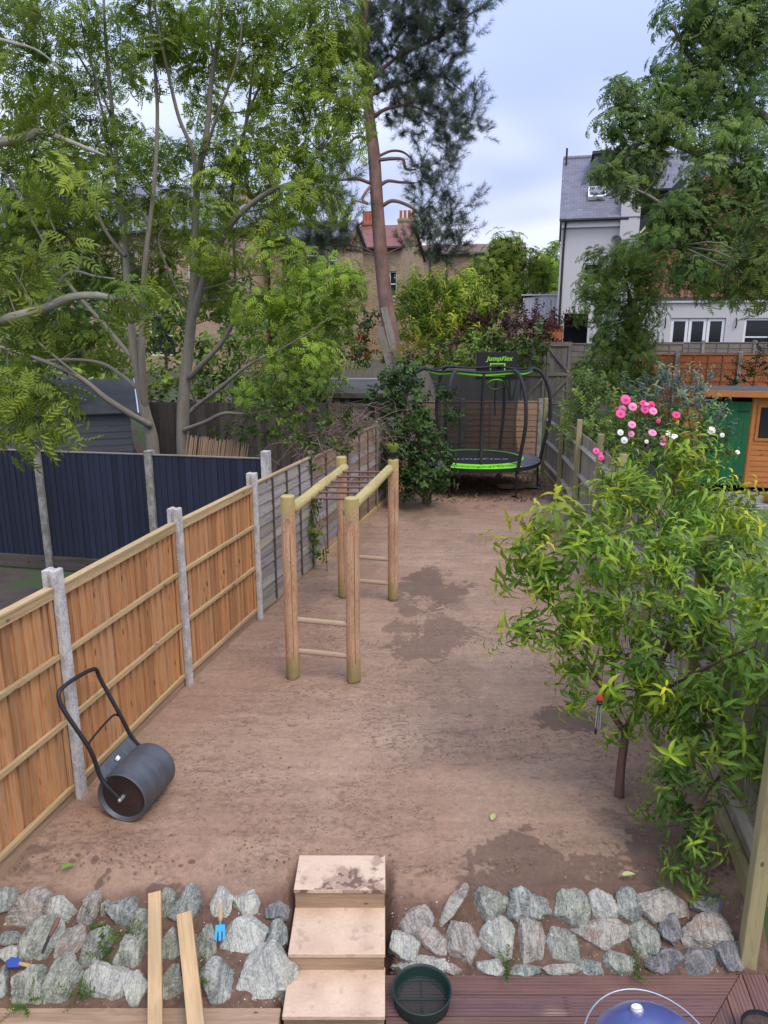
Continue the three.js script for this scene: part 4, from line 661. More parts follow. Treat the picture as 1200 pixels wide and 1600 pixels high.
{
  const t = thing('hand_tool', 'brown-handled hand tool lying on the pinkish stone', 'hand tool', [-2.13, -0.02, -3.86]);
  add('handle', tube([[0, 0, 0], [0.01, 0.06, 0], [0.012, 0.11, 0.0]], [0.012, 0.016, 0.013], 12), std({ color: rgb(0.17, 0.075, 0.05), roughness: 0.5 }), t); add('blade', rbox(0.02, 0.1, 0.006, 0.002).translate(0, -0.05, 0), M.blackMetal, t); t.rotation.set(-0.75, 0, -0.25);
}
{ // brick fragment and clod on the bank and the sleeper
  tag(add('brick_fragment', rockGeo(0.045, 0.035, 0.03, 77, 0.8, 1, 0), std({ color: rgb(0.42, 0.16, 0.085), roughness: 0.9 })), 'small orange brick fragment between lower rockery stones', 'brick fragment').position.set(-1.20, -0.165, -3.72);
  tag(add('soil_clod', rockGeo(0.05, 0.04, 0.04, 78, 0.9, 1, 0), M.bed), 'crumb of soil left on the sleeper edging', 'clod').position.set(-2.43, -0.258, -3.49);
}
// potted grass on the far post, hung chime in the tree
{
  SEED = 460; const t = thing('potted_plant', 'tiny black pot of yellow-green grass on top of the far bar post', 'potted plant', [0.12, 2.065, -9.64]);
  add('pot', lathe([[0, 0], [0.042, 0], [0.055, 0.085], [0.058, 0.09], [0.05, 0.09], [0, 0.075]], 20), M.blackMetal, t);
  const bl = []; for (let k = 0; k < 90; k++) { const a = rr(0, 6.28), r = rr(0, 0.035), l = rr(0.08, 0.16), q = rr(0.1, 0.9); bl.push(tube([[Math.cos(a) * r, 0.075, Math.sin(a) * r], [Math.cos(a) * (r + l * q * 0.35), 0.075 + l * 0.7, Math.sin(a) * (r + l * q * 0.35)], [Math.cos(a) * (r + l * q), 0.075 + l * (1 - q * 0.4), Math.sin(a) * (r + l * q)]], [0.003, 0.003, 0.0008], 4, 2, false)); }
  add('foliage', merge(bl), std({ color: rgb(0.24, 0.30, 0.025), roughness: 0.6 }), t).userData.kind = 'stuff';
}
{
  const t = thing('wind_chime', 'small red-topped hanging chime with thin rods in the peach tree', 'wind chime', [1.555, 0.86, -4.78]), y = 0;
  add('cap', lathe([[0, 0.34], [0.012, 0.335], [0.022, 0.29], [0.02, 0.27], [0, 0.27]], 14), std({ color: rgb(0.5, 0.05, 0.02), roughness: 0.4 }), t); add('collar', lathe([[0, 0.265], [0.022, 0.262], [0.018, 0.24], [0, 0.24]], 14), M.blackMetal, t); add('cord', tube([[0, 0.33, 0], [0.01, 0.62, 0]], 0.002, 5), M.blackMetal, t);
  for (const [x, z] of [[-0.012, 0], [0.012, 0.006], [0.003, -0.012]]) add('rod', tube([[x, 0.245, z], [x * 1.4, 0.06, z]], 0.0045, 8), M.galv, t); add('clapper', lathe([[0, 0.05], [0.011, 0.035], [0.009, 0.01], [0, 0]], 12).translate(-0.012, 0, 0), M.blackMetal, t); add('cord', tube([[0, 0.24, 0], [-0.012, 0.045, 0]], 0.0015, 5), M.blackMetal, t);
}


// ---------------------------------------------------------------- houses
const TH = -12.95 * Math.PI / 180;
function brickMap(cols, mortar, s) {
  return colorTex(512, 512, (u, v) => {
    const row = Math.floor(v * 24), off = (row % 2) * 0.5, col = Math.floor(u * 8 + off), fu = u * 8 + off - col, fv = v * 24 - row, k = hsh(mod(col, 8), row, s), e = Math.min(Math.min(fu, 1 - fu) * 3, Math.min(fv, 1 - fv));
    const n = fbm(u, v, 40, 40, 3, s + 4), st = fbm(u, v, 4, 4, 4, s + 9); let c = mix3(cols[Math.floor(k * cols.length)], cols[(Math.floor(k * 7)) % cols.length], n); c = c.map((q) => q * (0.7 + st * 0.6)); return e < 0.09 ? mix3(mortar, c, 0.35) : c;
  }, 1 / 1.8, 1 / 1.8);
}
M.stock = std({ map: brickMap([[0.36, 0.255, 0.135], [0.28, 0.185, 0.10], [0.42, 0.30, 0.165], [0.22, 0.14, 0.085]], [0.34, 0.30, 0.25], 501), roughness: 0.95 });
M.stockPink = std({ map: brickMap([[0.43, 0.285, 0.175], [0.36, 0.225, 0.14], [0.48, 0.34, 0.215], [0.31, 0.19, 0.125]], [0.42, 0.37, 0.32], 505), roughness: 0.95 });
M.redBrick = std({ map: brickMap([[0.34, 0.12, 0.065], [0.26, 0.10, 0.06], [0.38, 0.16, 0.09]], [0.36, 0.30, 0.26], 511), roughness: 0.95 });
const tileMap = (a, b, s, rows = 16, cols = 10) => colorTex(384, 384, (u, v) => { const r = Math.floor(v * rows), o = (r % 2) * 0.5, c = Math.floor(u * cols + o), fu = u * cols + o - c, fv = v * rows - r, k = hsh(mod(c, cols), r, s); let q = mix3(a, b, k * 0.6 + fbm(u, v, 20, 20, 3, s + 3) * 0.4); if (fu < 0.05 || fv < 0.1) q = q.map((w) => w * 0.5); return q; }, 0.33, 0.33);
M.slate = std({ map: tileMap([0.10, 0.10, 0.125], [0.18, 0.18, 0.215], 521), roughness: 0.6 });
M.redTile = std({ map: tileMap([0.15, 0.06, 0.045], [0.26, 0.105, 0.08], 525), roughness: 0.85 });
M.brownTile = std({ map: tileMap([0.13, 0.075, 0.055], [0.20, 0.12, 0.09], 527), roughness: 0.85 });
M.render = std({ map: colorTex(256, 256, (u, v) => { const k = 0.93 + fbm(u, v, 3, 3, 5, 531) * 0.1; return [0.56 * k, 0.545 * k, 0.535 * k]; }, 0.25, 0.25), roughness: 0.9 });
M.pot = std({ color: rgb(0.42, 0.13, 0.07), roughness: 0.85 });
M.pipe = std({ color: rgb(0.02, 0.02, 0.022), roughness: 0.5 });
const bx = (x0, x1, y0, y1, z0, z1, grain = 1) => uvm(new THREE.BoxGeometry(x1 - x0, y1 - y0, z1 - z0), grain).translate((x0 + x1) / 2, (y0 + y1) / 2, (z0 + z1) / 2);
const wbx = (...a) => uvm(bx(...a), 1);
function windowUnit(t, x0, x1, y0, y1, z, bars = [[0, 0.5]], o = {}) {       // frame ring + sunken dark pane + glazing bars
  const f = o.f ?? 0.07, w = add('window', merge([bx(x0, x1, y1 - f, y1, z - 0.05, z + 0.03), bx(x0, x1, y0, y0 + f, z - 0.05, z + 0.03), bx(x0, x0 + f, y0 + f, y1 - f, z - 0.05, z + 0.03), bx(x1 - f, x1, y0 + f, y1 - f, z - 0.05, z + 0.03)]), M.white, t);
  add('pane', bx(x0 + f, x1 - f, y0 + f, y1 - f, z - 0.04, z - 0.02), M.glassDark, w);
  for (const [v, q] of bars) add('glazing_bar', v ? bx(lerp(x0, x1, q) - 0.03, lerp(x0, x1, q) + 0.03, y0 + f, y1 - f, z - 0.02, z + 0.02) : bx(x0 + f, x1 - f, lerp(y0, y1, q) - 0.03, lerp(y0, y1, q) + 0.03, z - 0.02, z + 0.02), M.white, w);
  if (o.sill !== 0) add('sill', bx(x0 - 0.06, x1 + 0.06, y0 - 0.1, y0 - 0.005, z - 0.03, z + 0.1), o.sillMat ?? M.concreteOld, w);
}
function wallWithHoles(x0, x1, y0, y1, holes, z, depth) {
  const s = new THREE.Shape([[x0, y0], [x1, y0], [x1, y1], [x0, y1]].map((p) => new THREE.Vector2(...p)));
  for (const [a, b, c, d] of holes) s.holes.push(new THREE.Path([[a, c], [a, d], [b, d], [b, c]].map((p) => new THREE.Vector2(...p))));
  return uvm(new THREE.ExtrudeGeometry(s, { depth, bevelEnabled: false }).translate(0, 0, z - depth), 1);
}
function slope(x0, x1, y0, z0, y1, z1, th = 0.12) {  // a roof slab rising from (y0, z0) to (y1, z1)
  const L = Math.hypot(y1 - y0, z1 - z0), g = uvm(new THREE.BoxGeometry(x1 - x0, th, L), 2); g.translate(0, th / 2, 0); g.rotateX(-Math.atan2(y1 - y0, z1 - z0) + Math.PI * 0); 
  g.translate((x0 + x1) / 2, (y0 + y1) / 2, (z0 + z1) / 2); return g;
}
function roofSlab(x0, x1, y0, z0, y1, z1, th = 0.12) {
  const n = V(0, z0 - z1, y1 - y0).normalize().multiplyScalar(th), L = Math.hypot(y1 - y0, z1 - z0), W = x1 - x0;
  const c = [[x0, y0, z0], [x1, y0, z0], [x1, y1, z1], [x0, y1, z1]], pos = [], uv = [], q = (i, up, u, v) => { pos.push(c[i][0], c[i][1] + (up ? n.y : 0), c[i][2] + (up ? n.z : 0)); uv.push(u, v); };
  const quad = (a, b, d, e) => { for (const k of [a, b, d, a, d, e]) q(...k); };
  quad([0, 1, 0, 0], [1, 1, W, 0], [2, 1, W, L], [3, 1, 0, L]); quad([1, 0, 0, 0], [0, 0, W, 0], [3, 0, W, L], [2, 0, 0, L]); quad([0, 0, 0, 0], [1, 0, W, 0], [1, 1, W, th], [0, 1, 0, th]); quad([1, 0, 0, 0], [2, 0, L, 0], [2, 1, L, th], [1, 1, 0, th]); quad([2, 0, 0, 0], [3, 0, W, 0], [3, 1, W, th], [2, 1, 0, th]); quad([3, 0, 0, 0], [0, 0, L, 0], [0, 1, L, th], [3, 1, 0, th]);
  const g = new THREE.BufferGeometry(); g.setAttribute('position', new THREE.Float32BufferAttribute(pos, 3)); g.setAttribute('uv', new THREE.Float32BufferAttribute(uv, 2)); g.computeVertexNormals(); return g;
}
function gableWall(x, y0, z0, y1, z1, yr, zr, th = 0.2) { const s = [[z0, y0], [z1, y0], [z1, y1], [zr, yr], [z0, y1]].map(([a, b]) => [-a, b]); const g = prism(s, th); g.rotateY(Math.PI / 2); return uvm(g.translate(x, 0, 0), 1); }
function chimney(t, x, y0, y1, z, w, d, pots, mat) { const c = add('chimney', merge([wbx(x - w / 2, x + w / 2, y0, y1, z - d / 2, z + d / 2), wbx(x - w / 2 - 0.06, x + w / 2 + 0.06, y1 - 0.22, y1 - 0.08, z - d / 2 - 0.06, z + d / 2 + 0.06)]), mat, t); for (let k = 0; k < pots; k++) add('chimney_pot', lathe([[0.09, 0], [0.12, 0], [0.10, 0.5], [0.125, 0.55], [0.125, 0.6], [0.08, 0.6]], 10).translate(x - w / 2 + (k + 0.5) * w / pots, y1, z), M.pot, c); }
function brickHouse(label, pos, w, d, eave, ridge, roofMat, wallMat, wins, o = {}) {
  const t = thing('brick_house', label, 'house', [pos[0], 1.8, pos[1]], TH), E = eave - 1.8, Rg = ridge - 1.8;
  add('wall', wallWithHoles(0, w, -0.6, E, wins.map(([a, b, c, e]) => [a, b, c - 1.8, e - 1.8]), 0, 0.3), wallMat, t);
  for (const x of [0, w - 0.2]) add('side_wall', gableWall(x + (x ? 0.002 : -0.002), -0.6, 0 - 0.3, E, -d, Rg - 0.1, -d / 2), wallMat, t);
  add('rear_wall', wbx(0, w, -0.6, E, -d, -d + 0.25), wallMat, t);
  const rf = add('roof', merge([roofSlab(-0.15, w + 0.15, E - 0.12, 0.28, Rg, -d / 2), roofSlab(-0.15, w + 0.15, E - 0.12, -d - 0.28, Rg, -d / 2)]), roofMat, t);
  add('gutter', tube([[-0.1, E - 0.1, 0.32], [w + 0.1, E - 0.1, 0.32]], 0.06, 8), M.pipe, t);
  for (const [a, b, c, e, bars] of wins) windowUnit(t, a, b, c - 1.8, e - 1.8, -0.12, bars ?? [[0, 0.5]]);
  for (const x of o.pipes ?? []) add('drainpipe', tube([[x, -0.5, 0.08], [x, E - 0.15, 0.08]], 0.05, 8), M.pipe, t);
  for (const [x, y1, z, cw, n] of o.stacks ?? []) chimney(t, x, Rg - 1.2, y1 - 1.8, z, cw, 0.7, n, o.stackMat ?? wallMat);
  return t;
}
SEED = 500;
brickHouse('long brick terrace with slate roof seen through the tall tree crowns', [-23, -42], 15, 8, 8.9, 11.4, M.slate, M.stockPink, [[3, 4, 6.4, 8], [7, 8, 6.4, 8], [11, 12, 6.4, 8], [5, 6.2, 3, 4.8]]);
brickHouse('pinkish brick rear wing half hidden behind the forked ash trunks', [-13.2, -35], 7.4, 7, 8.0, 9.4, M.slate, M.stockPink, [[1.2, 2.1, 5.6, 7.2], [4.6, 5.5, 5.6, 7.2], [2.5, 3.8, 2.6, 4.4]], { pipes: [3.3, 6.9] });
brickHouse('brick house end with one pale sash window beside the pine trunk', [-5.2, -35], 3.7, 2.6, 7.75, 8.5, M.slate, M.stock, [[1.75, 2.3, 6.55, 7.45], [2.75, 3.2, 6.35, 7.2]], { pipes: [0.9] });
brickHouse('brick house with dark red tiled roof right behind the pine trunk', [-2.2, -44], 3.3, 7, 8.3, 9.8, M.redTile, M.stock, [[2.55, 3.0, 5.6, 7.0]], { pipes: [2.3], stacks: [[0.75, 10.1, -3.2, 1.1, 5]], stackMat: M.redBrick });
{ const t = brickHouse('brown-roofed brick house with white windows and drainpipes beyond the laurel', [1.2, -56], 8.6, 8, 9.1, 10.0, M.brownTile, M.stock, [[0.2, 0.85, 6.8, 8.8], [0.9, 1.6, 6.3, 7.3], [4.9, 5.5, 7.1, 8.1], [6.6, 7.2, 7.0, 8.2]], { pipes: [2.2, 3.4, 5.9], stacks: [[-0.2, 12.0, -3.4, 1.3, 4]] }); 
  add('dormer', bx(-0.4, 0.7, 7.4, 8.9, -3, -1.8), M.redBrick, t); windowUnit(t, 0.0, 0.6, 7.8, 8.6, -1.78, []); add('downpipe_white', tube([[6.0, 0, 0.25], [6.0, 7, 0.25]], 0.3, 8), M.stock, t).name = 'flue_stack'; }
// white rendered house
{
  const t = thing('rendered_house', 'pale grey rendered house with slate loft roof behind the big leafy tree', 'house', [8.46, 1.95, -37], TH), Y = 1.95, y = (v) => v - Y;
  const W0 = [1.12, 6.86], W1 = [2.04, 6], C0 = [0.36, 4.53], C1 = [1.5, 3.32], EV = [2.39, 8.78][1];
  add('wall', wallWithHoles(0, 3.4, -0.4, y(EV), [[W0[0], W1[0], y(W1[1]), y(W0[1])], [C0[0], C1[0], -0.3, y(C0[1])]], 0, 0.3), M.render, t);
  add('side_wall', gableWall(-0.003, -0.4, -0.3, y(EV), -7.5, y(12.0), -3.5), M.render, t); add('rear_wall', wbx(0, 9, -0.4, y(EV), -7.6, -7.4), M.render, t);
  add('porch_floor', wbx(C0[0], C1[0], -0.38, -0.3, -2.4, 0), M.concreteOld, t); add('porch_wall', merge([wbx(C0[0] - 0.1, C1[0] + 0.1, -0.3, y(C0[1]) + 0.1, -2.5, -2.4), wbx(C0[0] - 0.1, C0[0], -0.3, y(C0[1]) + 0.1, -2.4, -0.3), wbx(C1[0], C1[0] + 0.1, -0.3, y(C0[1]) + 0.1, -2.4, -0.3), wbx(C0[0] - 0.1, C1[0] + 0.1, y(C0[1]) + 0.1, y(C0[1]) + 0.2, -2.5, -0.3)]), M.greyPaint, t);
  windowUnit(t, W0[0], W1[0], y(W1[1]), y(W0[1]), -0.1, [[0, 0.4]], { sillMat: M.white });
  const roof = add('roof', merge([roofSlab(-0.12, 3.5, y(EV) - 0.05, 0.3, y(12.1), -3.5), roofSlab(3.5, 9, y(10.2), -1.5, y(12.1), -3.5), roofSlab(-0.12, 9, y(EV), -7.8, y(12.1), -3.5)]), M.slate, t);
  add('ridge_tile', tube([[-0.1, y(12.22), -3.5], [9, y(12.22), -3.5]], 0.12, 8), M.slate, roof);
  add('fascia', bx(0, 3.2, y(EV) - 0.32, y(EV) - 0.06, 0.01, 0.14), M.white, t); add('gutter', tube([[-0.1, y(EV) - 0.02, 0.33], [3.0, y(EV) - 0.02, 0.33]], 0.06, 8), M.pipe, t);
  add('drainpipe', tube([[0.2, y(EV) - 0.05, 0.3], [0.16, y(EV) - 0.4, 0.1], [0.14, -0.3, 0.1]], 0.055, 8), M.pipe, t); add('vent_pole', tube([[0.05, y(10.6), -3.0], [0.05, y(12.6), -3.0]], 0.05, 8), M.pipe, t);
  const dm = add('dormer', merge([bx(1.35, 4.3, y(9.9), y(11.95), -3.4, -1.55)]), M.greyPaint, t); add('dormer_roof', bx(1.25, 4.4, y(11.95), y(12.08), -3.5, -1.4), M.felt, dm); add('dormer_window', bx(1.6, 4.05, y(10.5), y(11.7), -1.56, -1.53), M.glassDark, dm);
  const sk = add('skylight', roofSlab(1.15, 1.95, y(9.75), -0.62, y(10.3), -1.2, 0.2), M.white, t); add('pane', roofSlab(1.22, 1.88, y(9.82), -0.69, y(10.22), -1.12, 0.215), std({ color: rgb(0.16, 0.17, 0.19), roughness: 0.1 }), sk);
  add('parapet_wall', merge([wbx(2.65, 3.5, -0.3, y(9.75), -1.5, 0.35), wbx(2.95, 3.6, y(9.75), y(10.4), -1.6, 0.2)]), M.render, t);
  add('satellite_dish', lathe([[0, 0], [0.16, 0.03], [0.24, 0.08], [0.23, 0.085], [0, 0.01]], 18).rotateX(1.2).translate(2.5, y(7.75), 0.62), M.pipe, t); add('dish_arm', tube([[2.6, y(7.6), 0.36], [2.5, y(7.75), 0.62]], 0.025, 6), M.pipe, t);
}
{
  const t = thing('brick_house', 'red brick house with sloping slate roof and white flat-roofed extension with glazed doors', 'house', [8.46, 1.95, -37], TH), Y = 1.95, y = (v) => v - Y;
  add('wall', wallWithHoles(3.62, 14, -0.4, y(8.4), [[6.1, 6.9, y(6.0), y(7.2)], [9, 10, y(6), y(7.4)]], -0.6, 0.3), M.redBrick, t); windowUnit(t, 6.1, 6.9, y(6.0), y(7.2), -0.7); windowUnit(t, 9, 10, y(6), y(7.4), -0.7);
  const s = prism([[3.62, y(8.4)], [14, y(8.4)], [14, y(10.6)], [6.2, y(10.6)]], 0.3).translate(0, 0, -0.9); add('gable_wall', uvm(s, 1), M.redBrick, t);
  const VA = [2.81, 7.72], VB = [5.28, 10.4], a = V(VA[0], y(VA[1]), 0), b = V(VB[0], y(VB[1]), 0), L = a.distanceTo(b), ang = Math.atan2(b.y - a.y, b.x - a.x); const rf = add('roof', uvm(new THREE.BoxGeometry(L, 0.16, 5), 0).rotateZ(ang).translate((a.x + b.x) / 2, (a.y + b.y) / 2, -2.7), M.slate, t);
  add('verge_board', bx(-L / 2, L / 2, -0.22, 0.12, -0.06, 0.06).rotateZ(ang).translate((a.x + b.x) / 2, (a.y + b.y) / 2, -0.14), M.pipe, rf); add('verge_trim', bx(-L / 2, L / 2, -0.3, -0.23, -0.05, 0.05).rotateZ(ang).translate((a.x + b.x) / 2, (a.y + b.y) / 2, -0.14), M.white, rf);
  const zf = 2.2, XT = [3.88, 5.02], D0 = [5, 4.27], D1 = [7.28, 3.63], N0 = [8.04, 4.26], N1 = [9.83, 3.44], yb = y(2.05);
  add('extension_wall', wallWithHoles(3.6, 12, -0.4, y(XT[1]), [[D0[0], D1[0], yb, y(D0[1])], [N0[0], N1[0], y(3.1), y(N0[1])]], zf, 0.3), M.render, t); add('extension_side', wbx(3.6, 3.9, -0.4, y(XT[1]), -0.9, zf - 0.3), M.render, t);
  add('extension_roof', bx(3.5, 12.1, y(XT[1]), y(XT[1]) + 0.14, -0.9, zf + 0.1), M.felt, t); add('coping', bx(3.5, 12.1, y(XT[1]) - 0.1, y(XT[1]) + 0.05, zf + 0.002, zf + 0.09), M.render, t);
  const dw = (D1[0] - D0[0]) / 3; for (let k = 0; k < 3; k++) { const x0 = D0[0] + k * dw + 0.015, x1 = x0 + dw - 0.03, y1 = y(D0[1]) - 0.02, f = 0.12; const d = add('glazed_door', merge([bx(x0, x1, y1 - f, y1, zf - 0.15, zf - 0.07), bx(x0, x1, yb, yb + f, zf - 0.15, zf - 0.07), bx(x0, x0 + f, yb + f, y1 - f, zf - 0.15, zf - 0.07), bx(x1 - f, x1, yb + f, y1 - f, zf - 0.15, zf - 0.07)]), M.white, t); add('pane', bx(x0 + f, x1 - f, yb + f, y1 - f, zf - 0.13, zf - 0.1), M.glassDark, d); }
  windowUnit(t, N0[0], N1[0], y(3.1), y(N0[1]), zf - 0.1, [[0, 0.3]], { f: 0.1 });
  for (const q of [1040, 1147]) { const X = D0[0] + (q - 1049) / 83 * (D1[0] - D0[0]); add('wall_light', tube([[X, y(3.85), zf + 0.02], [X, y(3.95), zf + 0.1], [X, y(4.2), zf + 0.1], [X, y(4.25), zf + 0.02]], 0.03, 6), M.pipe, t); }
}
// corrugated shed on a brick footing
{
  const t = thing('corrugated_shed', 'pale corrugated metal shed left of the rendered house', 'shed', [7.15, 1.95, -39], TH), y = (v) => v - 1.95;
  add('footing_wall', wbx(0, 1.9, 0, y(4.2), -2.4, 0), M.stock, t);
  const s = new THREE.Shape(); s.moveTo(0, 0); for (let k = 0; k <= 40; k++) s.lineTo(k * 0.0475, 0.04 * (k % 4 < 2 ? 1 : 0.2)); s.lineTo(1.9, -0.05); s.lineTo(0, -0.05); const g = new THREE.ExtrudeGeometry(s, { depth: 1.35, bevelEnabled: false }).rotateX(-Math.PI / 2).scale(1, 1, -1); const p = g.attributes.position; for (let i = 0; i < p.count; i++) if (p.getY(i) > 0.5) p.setY(i, p.getY(i) - 0.22 + p.getX(i) * 0.12); g.computeVertexNormals();
  M.corr = std({ color: rgb(0.50, 0.50, 0.51), roughness: 0.55, metalness: 0.2, side: THREE.DoubleSide }); add('cladding', g.translate(0, y(4.2), 0.0), M.corr, t); add('roof', bx(-0.1, 2.0, y(5.46), y(5.53), -2.5, 0.1).rotateZ(0.0), M.corr, t); add('side_cladding', bx(0, 0.06, y(4.2), y(5.4), -2.4, -0.06), M.corr, t);
}
// ---------------------------------------------------------------- garden sheds
{
  SEED = 520; const t = thing('garden_shed', 'orange timber shed with a green door and dark window beyond the roses', 'shed', [7.15, 0, -17.35], TH);
  const H0 = 2.28, w = 4.2, n = 17, sh = (H0 - 0.12) / n, holes = { door: [0.42, 1.42], win: [1.62, 2.75, 1.28, 2.0] };
  add('frame', merge([wbx(0.02, w - 0.02, 0.1, H0 - 0.02, -1.9, -1.86), wbx(0.02, 0.06, 0.1, H0, -1.86, -0.05), wbx(w - 0.06, w - 0.02, 0.1, H0, -1.86, -0.05)]), M.shedOrange, t);
  for (let k = 0; k < n; k++) {
    const y0 = 0.12 + k * sh, segs = []; const inW = y0 + sh > holes.win[2] && y0 < holes.win[3];
    segs.push([0, holes.door[0]]); inW ? segs.push([holes.door[1], holes.win[0]], [holes.win[1], w]) : segs.push([holes.door[1], w]);
    for (const [a, b] of segs) { const g = new THREE.BoxGeometry(b - a, sh + 0.01, 0.016), p = g.attributes.position; for (let i = 0; i < p.count; i++) p.setZ(i, p.getZ(i) + (p.getY(i) < 0 ? 0.012 : 0)); g.computeVertexNormals(); add('cladding_board', uvm(g, 0, rnd() * 4, rnd() * 4).translate((a + b) / 2, y0 + sh / 2, -0.01), M.shedOrange, t); }
    add('cladding_board', uvm(new THREE.BoxGeometry(0.016, sh + 0.008, 1.85), 2, rnd() * 4, rnd() * 4).rotateZ(0.1).translate(-0.006, y0 + sh / 2, -0.95), M.shedOrange, t);
  }
  const d = new THREE.Group(); d.name = 'door'; t.add(d); for (let k = 0; k < 8; k++) add('board', rbox(0.121, 1.98, 0.02, 0.004, 1).translate(0.485 + k * 0.1235, 1.13, 0.012), M.shedGreen, d); add('hinge', rbox(0.26, 0.035, 0.008, 0.002, 0).translate(1.25, 1.9, 0.028), M.blackMetal, d); add('hinge', rbox(0.26, 0.035, 0.008, 0.002, 0).translate(1.25, 0.35, 0.028), M.blackMetal, d);
  add('corner_trim', rbox(0.07, H0 - 0.1, 0.03, 0.004, 1).translate(1.48, H0 / 2 + 0.05, 0.015), M.shedOrange, t);
  add('window', bx(1.62, 2.75, 1.28, 2.0, -0.03, -0.015), M.glassDark, t); for (const [a, b, c, e] of [[1.56, 2.81, 1.22, 1.28], [1.56, 2.81, 2.0, 2.06], [1.56, 1.62, 1.28, 2.0], [2.75, 2.81, 1.28, 2.0]]) add('window_trim', bx(a, b, c, e, -0.01, 0.03, 0), M.shedOrange, t);
  for (let k = 0; k < 6; k++) add('stored_cane', tube([[1.68 + k * 0.09, 1.28, -0.12], [1.72 + k * 0.085, 1.95, -0.16]], 0.012, 6), M.weather, t);
  const rf = add('roof', roofSlab(-0.2, w + 0.2, H0 + 0.06, 0.22, H0 + 0.02, -2.1, 0.04), M.felt, t); add('fascia', rbox(w + 0.4, 0.14, 0.025, 0.004, 0).translate(w / 2, H0 + 0.03, 0.225), M.shedOrange, rf); add('side_fascia', rbox(0.025, 0.14, 2.3, 0.004, 2).translate(-0.2, H0 + 0.02, -0.94), M.shedOrange, rf);
}
{
  SEED = 530; const t = thing('old_shed', 'old black-felted open lean-to beneath the pine', 'shed', [-1.75, 0, -18.6]);
  for (let k = 0; k < 15; k++) if (k < 7) add('board', rbox(0.12, 2.1, 0.02, 0.004).translate(0.07 + k * 0.125, 1.05, 0), k % 2 ? M.darkBoard : M.weather, t); add('rear_wall', wbx(0, 2.2, 0, 2.2, -1.8, -1.75), M.darkBoard, t); add('post', rbox(0.08, 2.1, 0.08).translate(2.1, 1.05, -0.05), M.darkBoard, t);
  const r = add('roof', roofSlab(-0.1, 2.3, 2.16, 0.15, 2.38, -1.9, 0.04), M.felt, t); add('fascia', rbox(2.4, 0.1, 0.025, 0.004, 0).translate(1.1, 2.13, 0.16), M.darkBoard, r); add('roof_edge', rbox(2.4, 0.03, 0.05, 0.004, 0).translate(1.1, 2.43, -1.9), M.galv, r);
}
{ // dark grey clad shed beyond the navy fence
  SEED = 540; const t = thing('grey_shed', 'dark grey weatherboarded shed with felt roof behind the navy fence', 'shed', [-8.6, 0, -14.4], 0.35), H0 = 2.05;
  for (let k = 0; k < 14; k++) { const y = 0.08 + k * 0.142; add('cladding_board', uvm(new THREE.BoxGeometry(3.4, 0.15, 0.016), 0, rnd() * 3, rnd() * 3).rotateX(-0.09).translate(1.7, y + 0.07, 0), M.greyPaint, t); add('cladding_board', uvm(new THREE.BoxGeometry(2.2, 0.15, 0.016), 0, rnd() * 3, rnd() * 3).rotateX(-0.09).rotateY(Math.PI / 2).translate(3.4, y + 0.07, -1.1), M.greyPaint, t); }
  add('gable', uvm(prism([[0, 0], [2.2, 0], [1.1, 0.55]], 0.02).rotateY(Math.PI / 2).translate(3.39, H0, 0), 1), M.greyPaint, t);
  add('roof', merge([roofSlab(-0.1, 3.55, H0 - 0.03, 0.15, H0 + 0.6, -1.1, 0.03), roofSlab(-0.1, 3.55, H0 - 0.03, -2.35, H0 + 0.6, -1.1, 0.03)]), M.felt, t); add('barge_board', rbox(0.03, 0.1, 1.42, 0.003, 2).rotateX(Math.atan2(0.63, 1.25)).translate(3.57, H0 + 0.27, -0.48), M.galv, t);
}
{ // reed screen leaning over the navy fence
  SEED = 550; const t = thing('reed_screen', 'straw-coloured roll of reed screening poking over the navy fence by the trunk', 'reed screen', [-3.62, 0, -12.2], 0.1); const L = []; for (let k = 0; k < 46; k++) L.push(tube([[k * 0.022, 0.02, rr(-0.012, 0.012)], [k * 0.022 + 0.3 + rr(-0.02, 0.02), 1.99 - k * 0.003 + rr(-0.05, 0.02), rr(-0.02, 0.02) - 0.2]], rr(0.008, 0.012), 5, 1)); add('reeds', merge(L), M.sleeper, t).userData.kind = 'stuff'; add('binding_wire', tube([[0.2, 1.5, -0.12], [1.22, 1.45, -0.12]], 0.006, 5), M.galv, t);
}
{ // leaning boards against the pine
  SEED = 560; for (const [p, q, w, lb] of [[[0, 4.424, -23.3], [0.338, 2.963, -23.2], 0.22, 'tall weathered plank leaning against the pine trunk'], [[-0.118, 3.812, -23.2], [0.119, 2.889, -23.1], 0.22, 'shorter grey plank leaning beside the tall one at the pine']]) { const a = V(p), b = V(q), dn = b.clone().sub(a).normalize(); b.addScaledVector(dn, (b.y - 1.2) / -dn.y); const L = a.distanceTo(b), m = add('leaning_plank', rbox(w, L, 0.04, 0.005, 1), M.weather); m.position.copy(a).lerp(b, 0.5); m.quaternion.setFromUnitVectors(V(0, 1, 0), a.clone().sub(b).normalize()); tag(m, lb, 'plank'); }
}
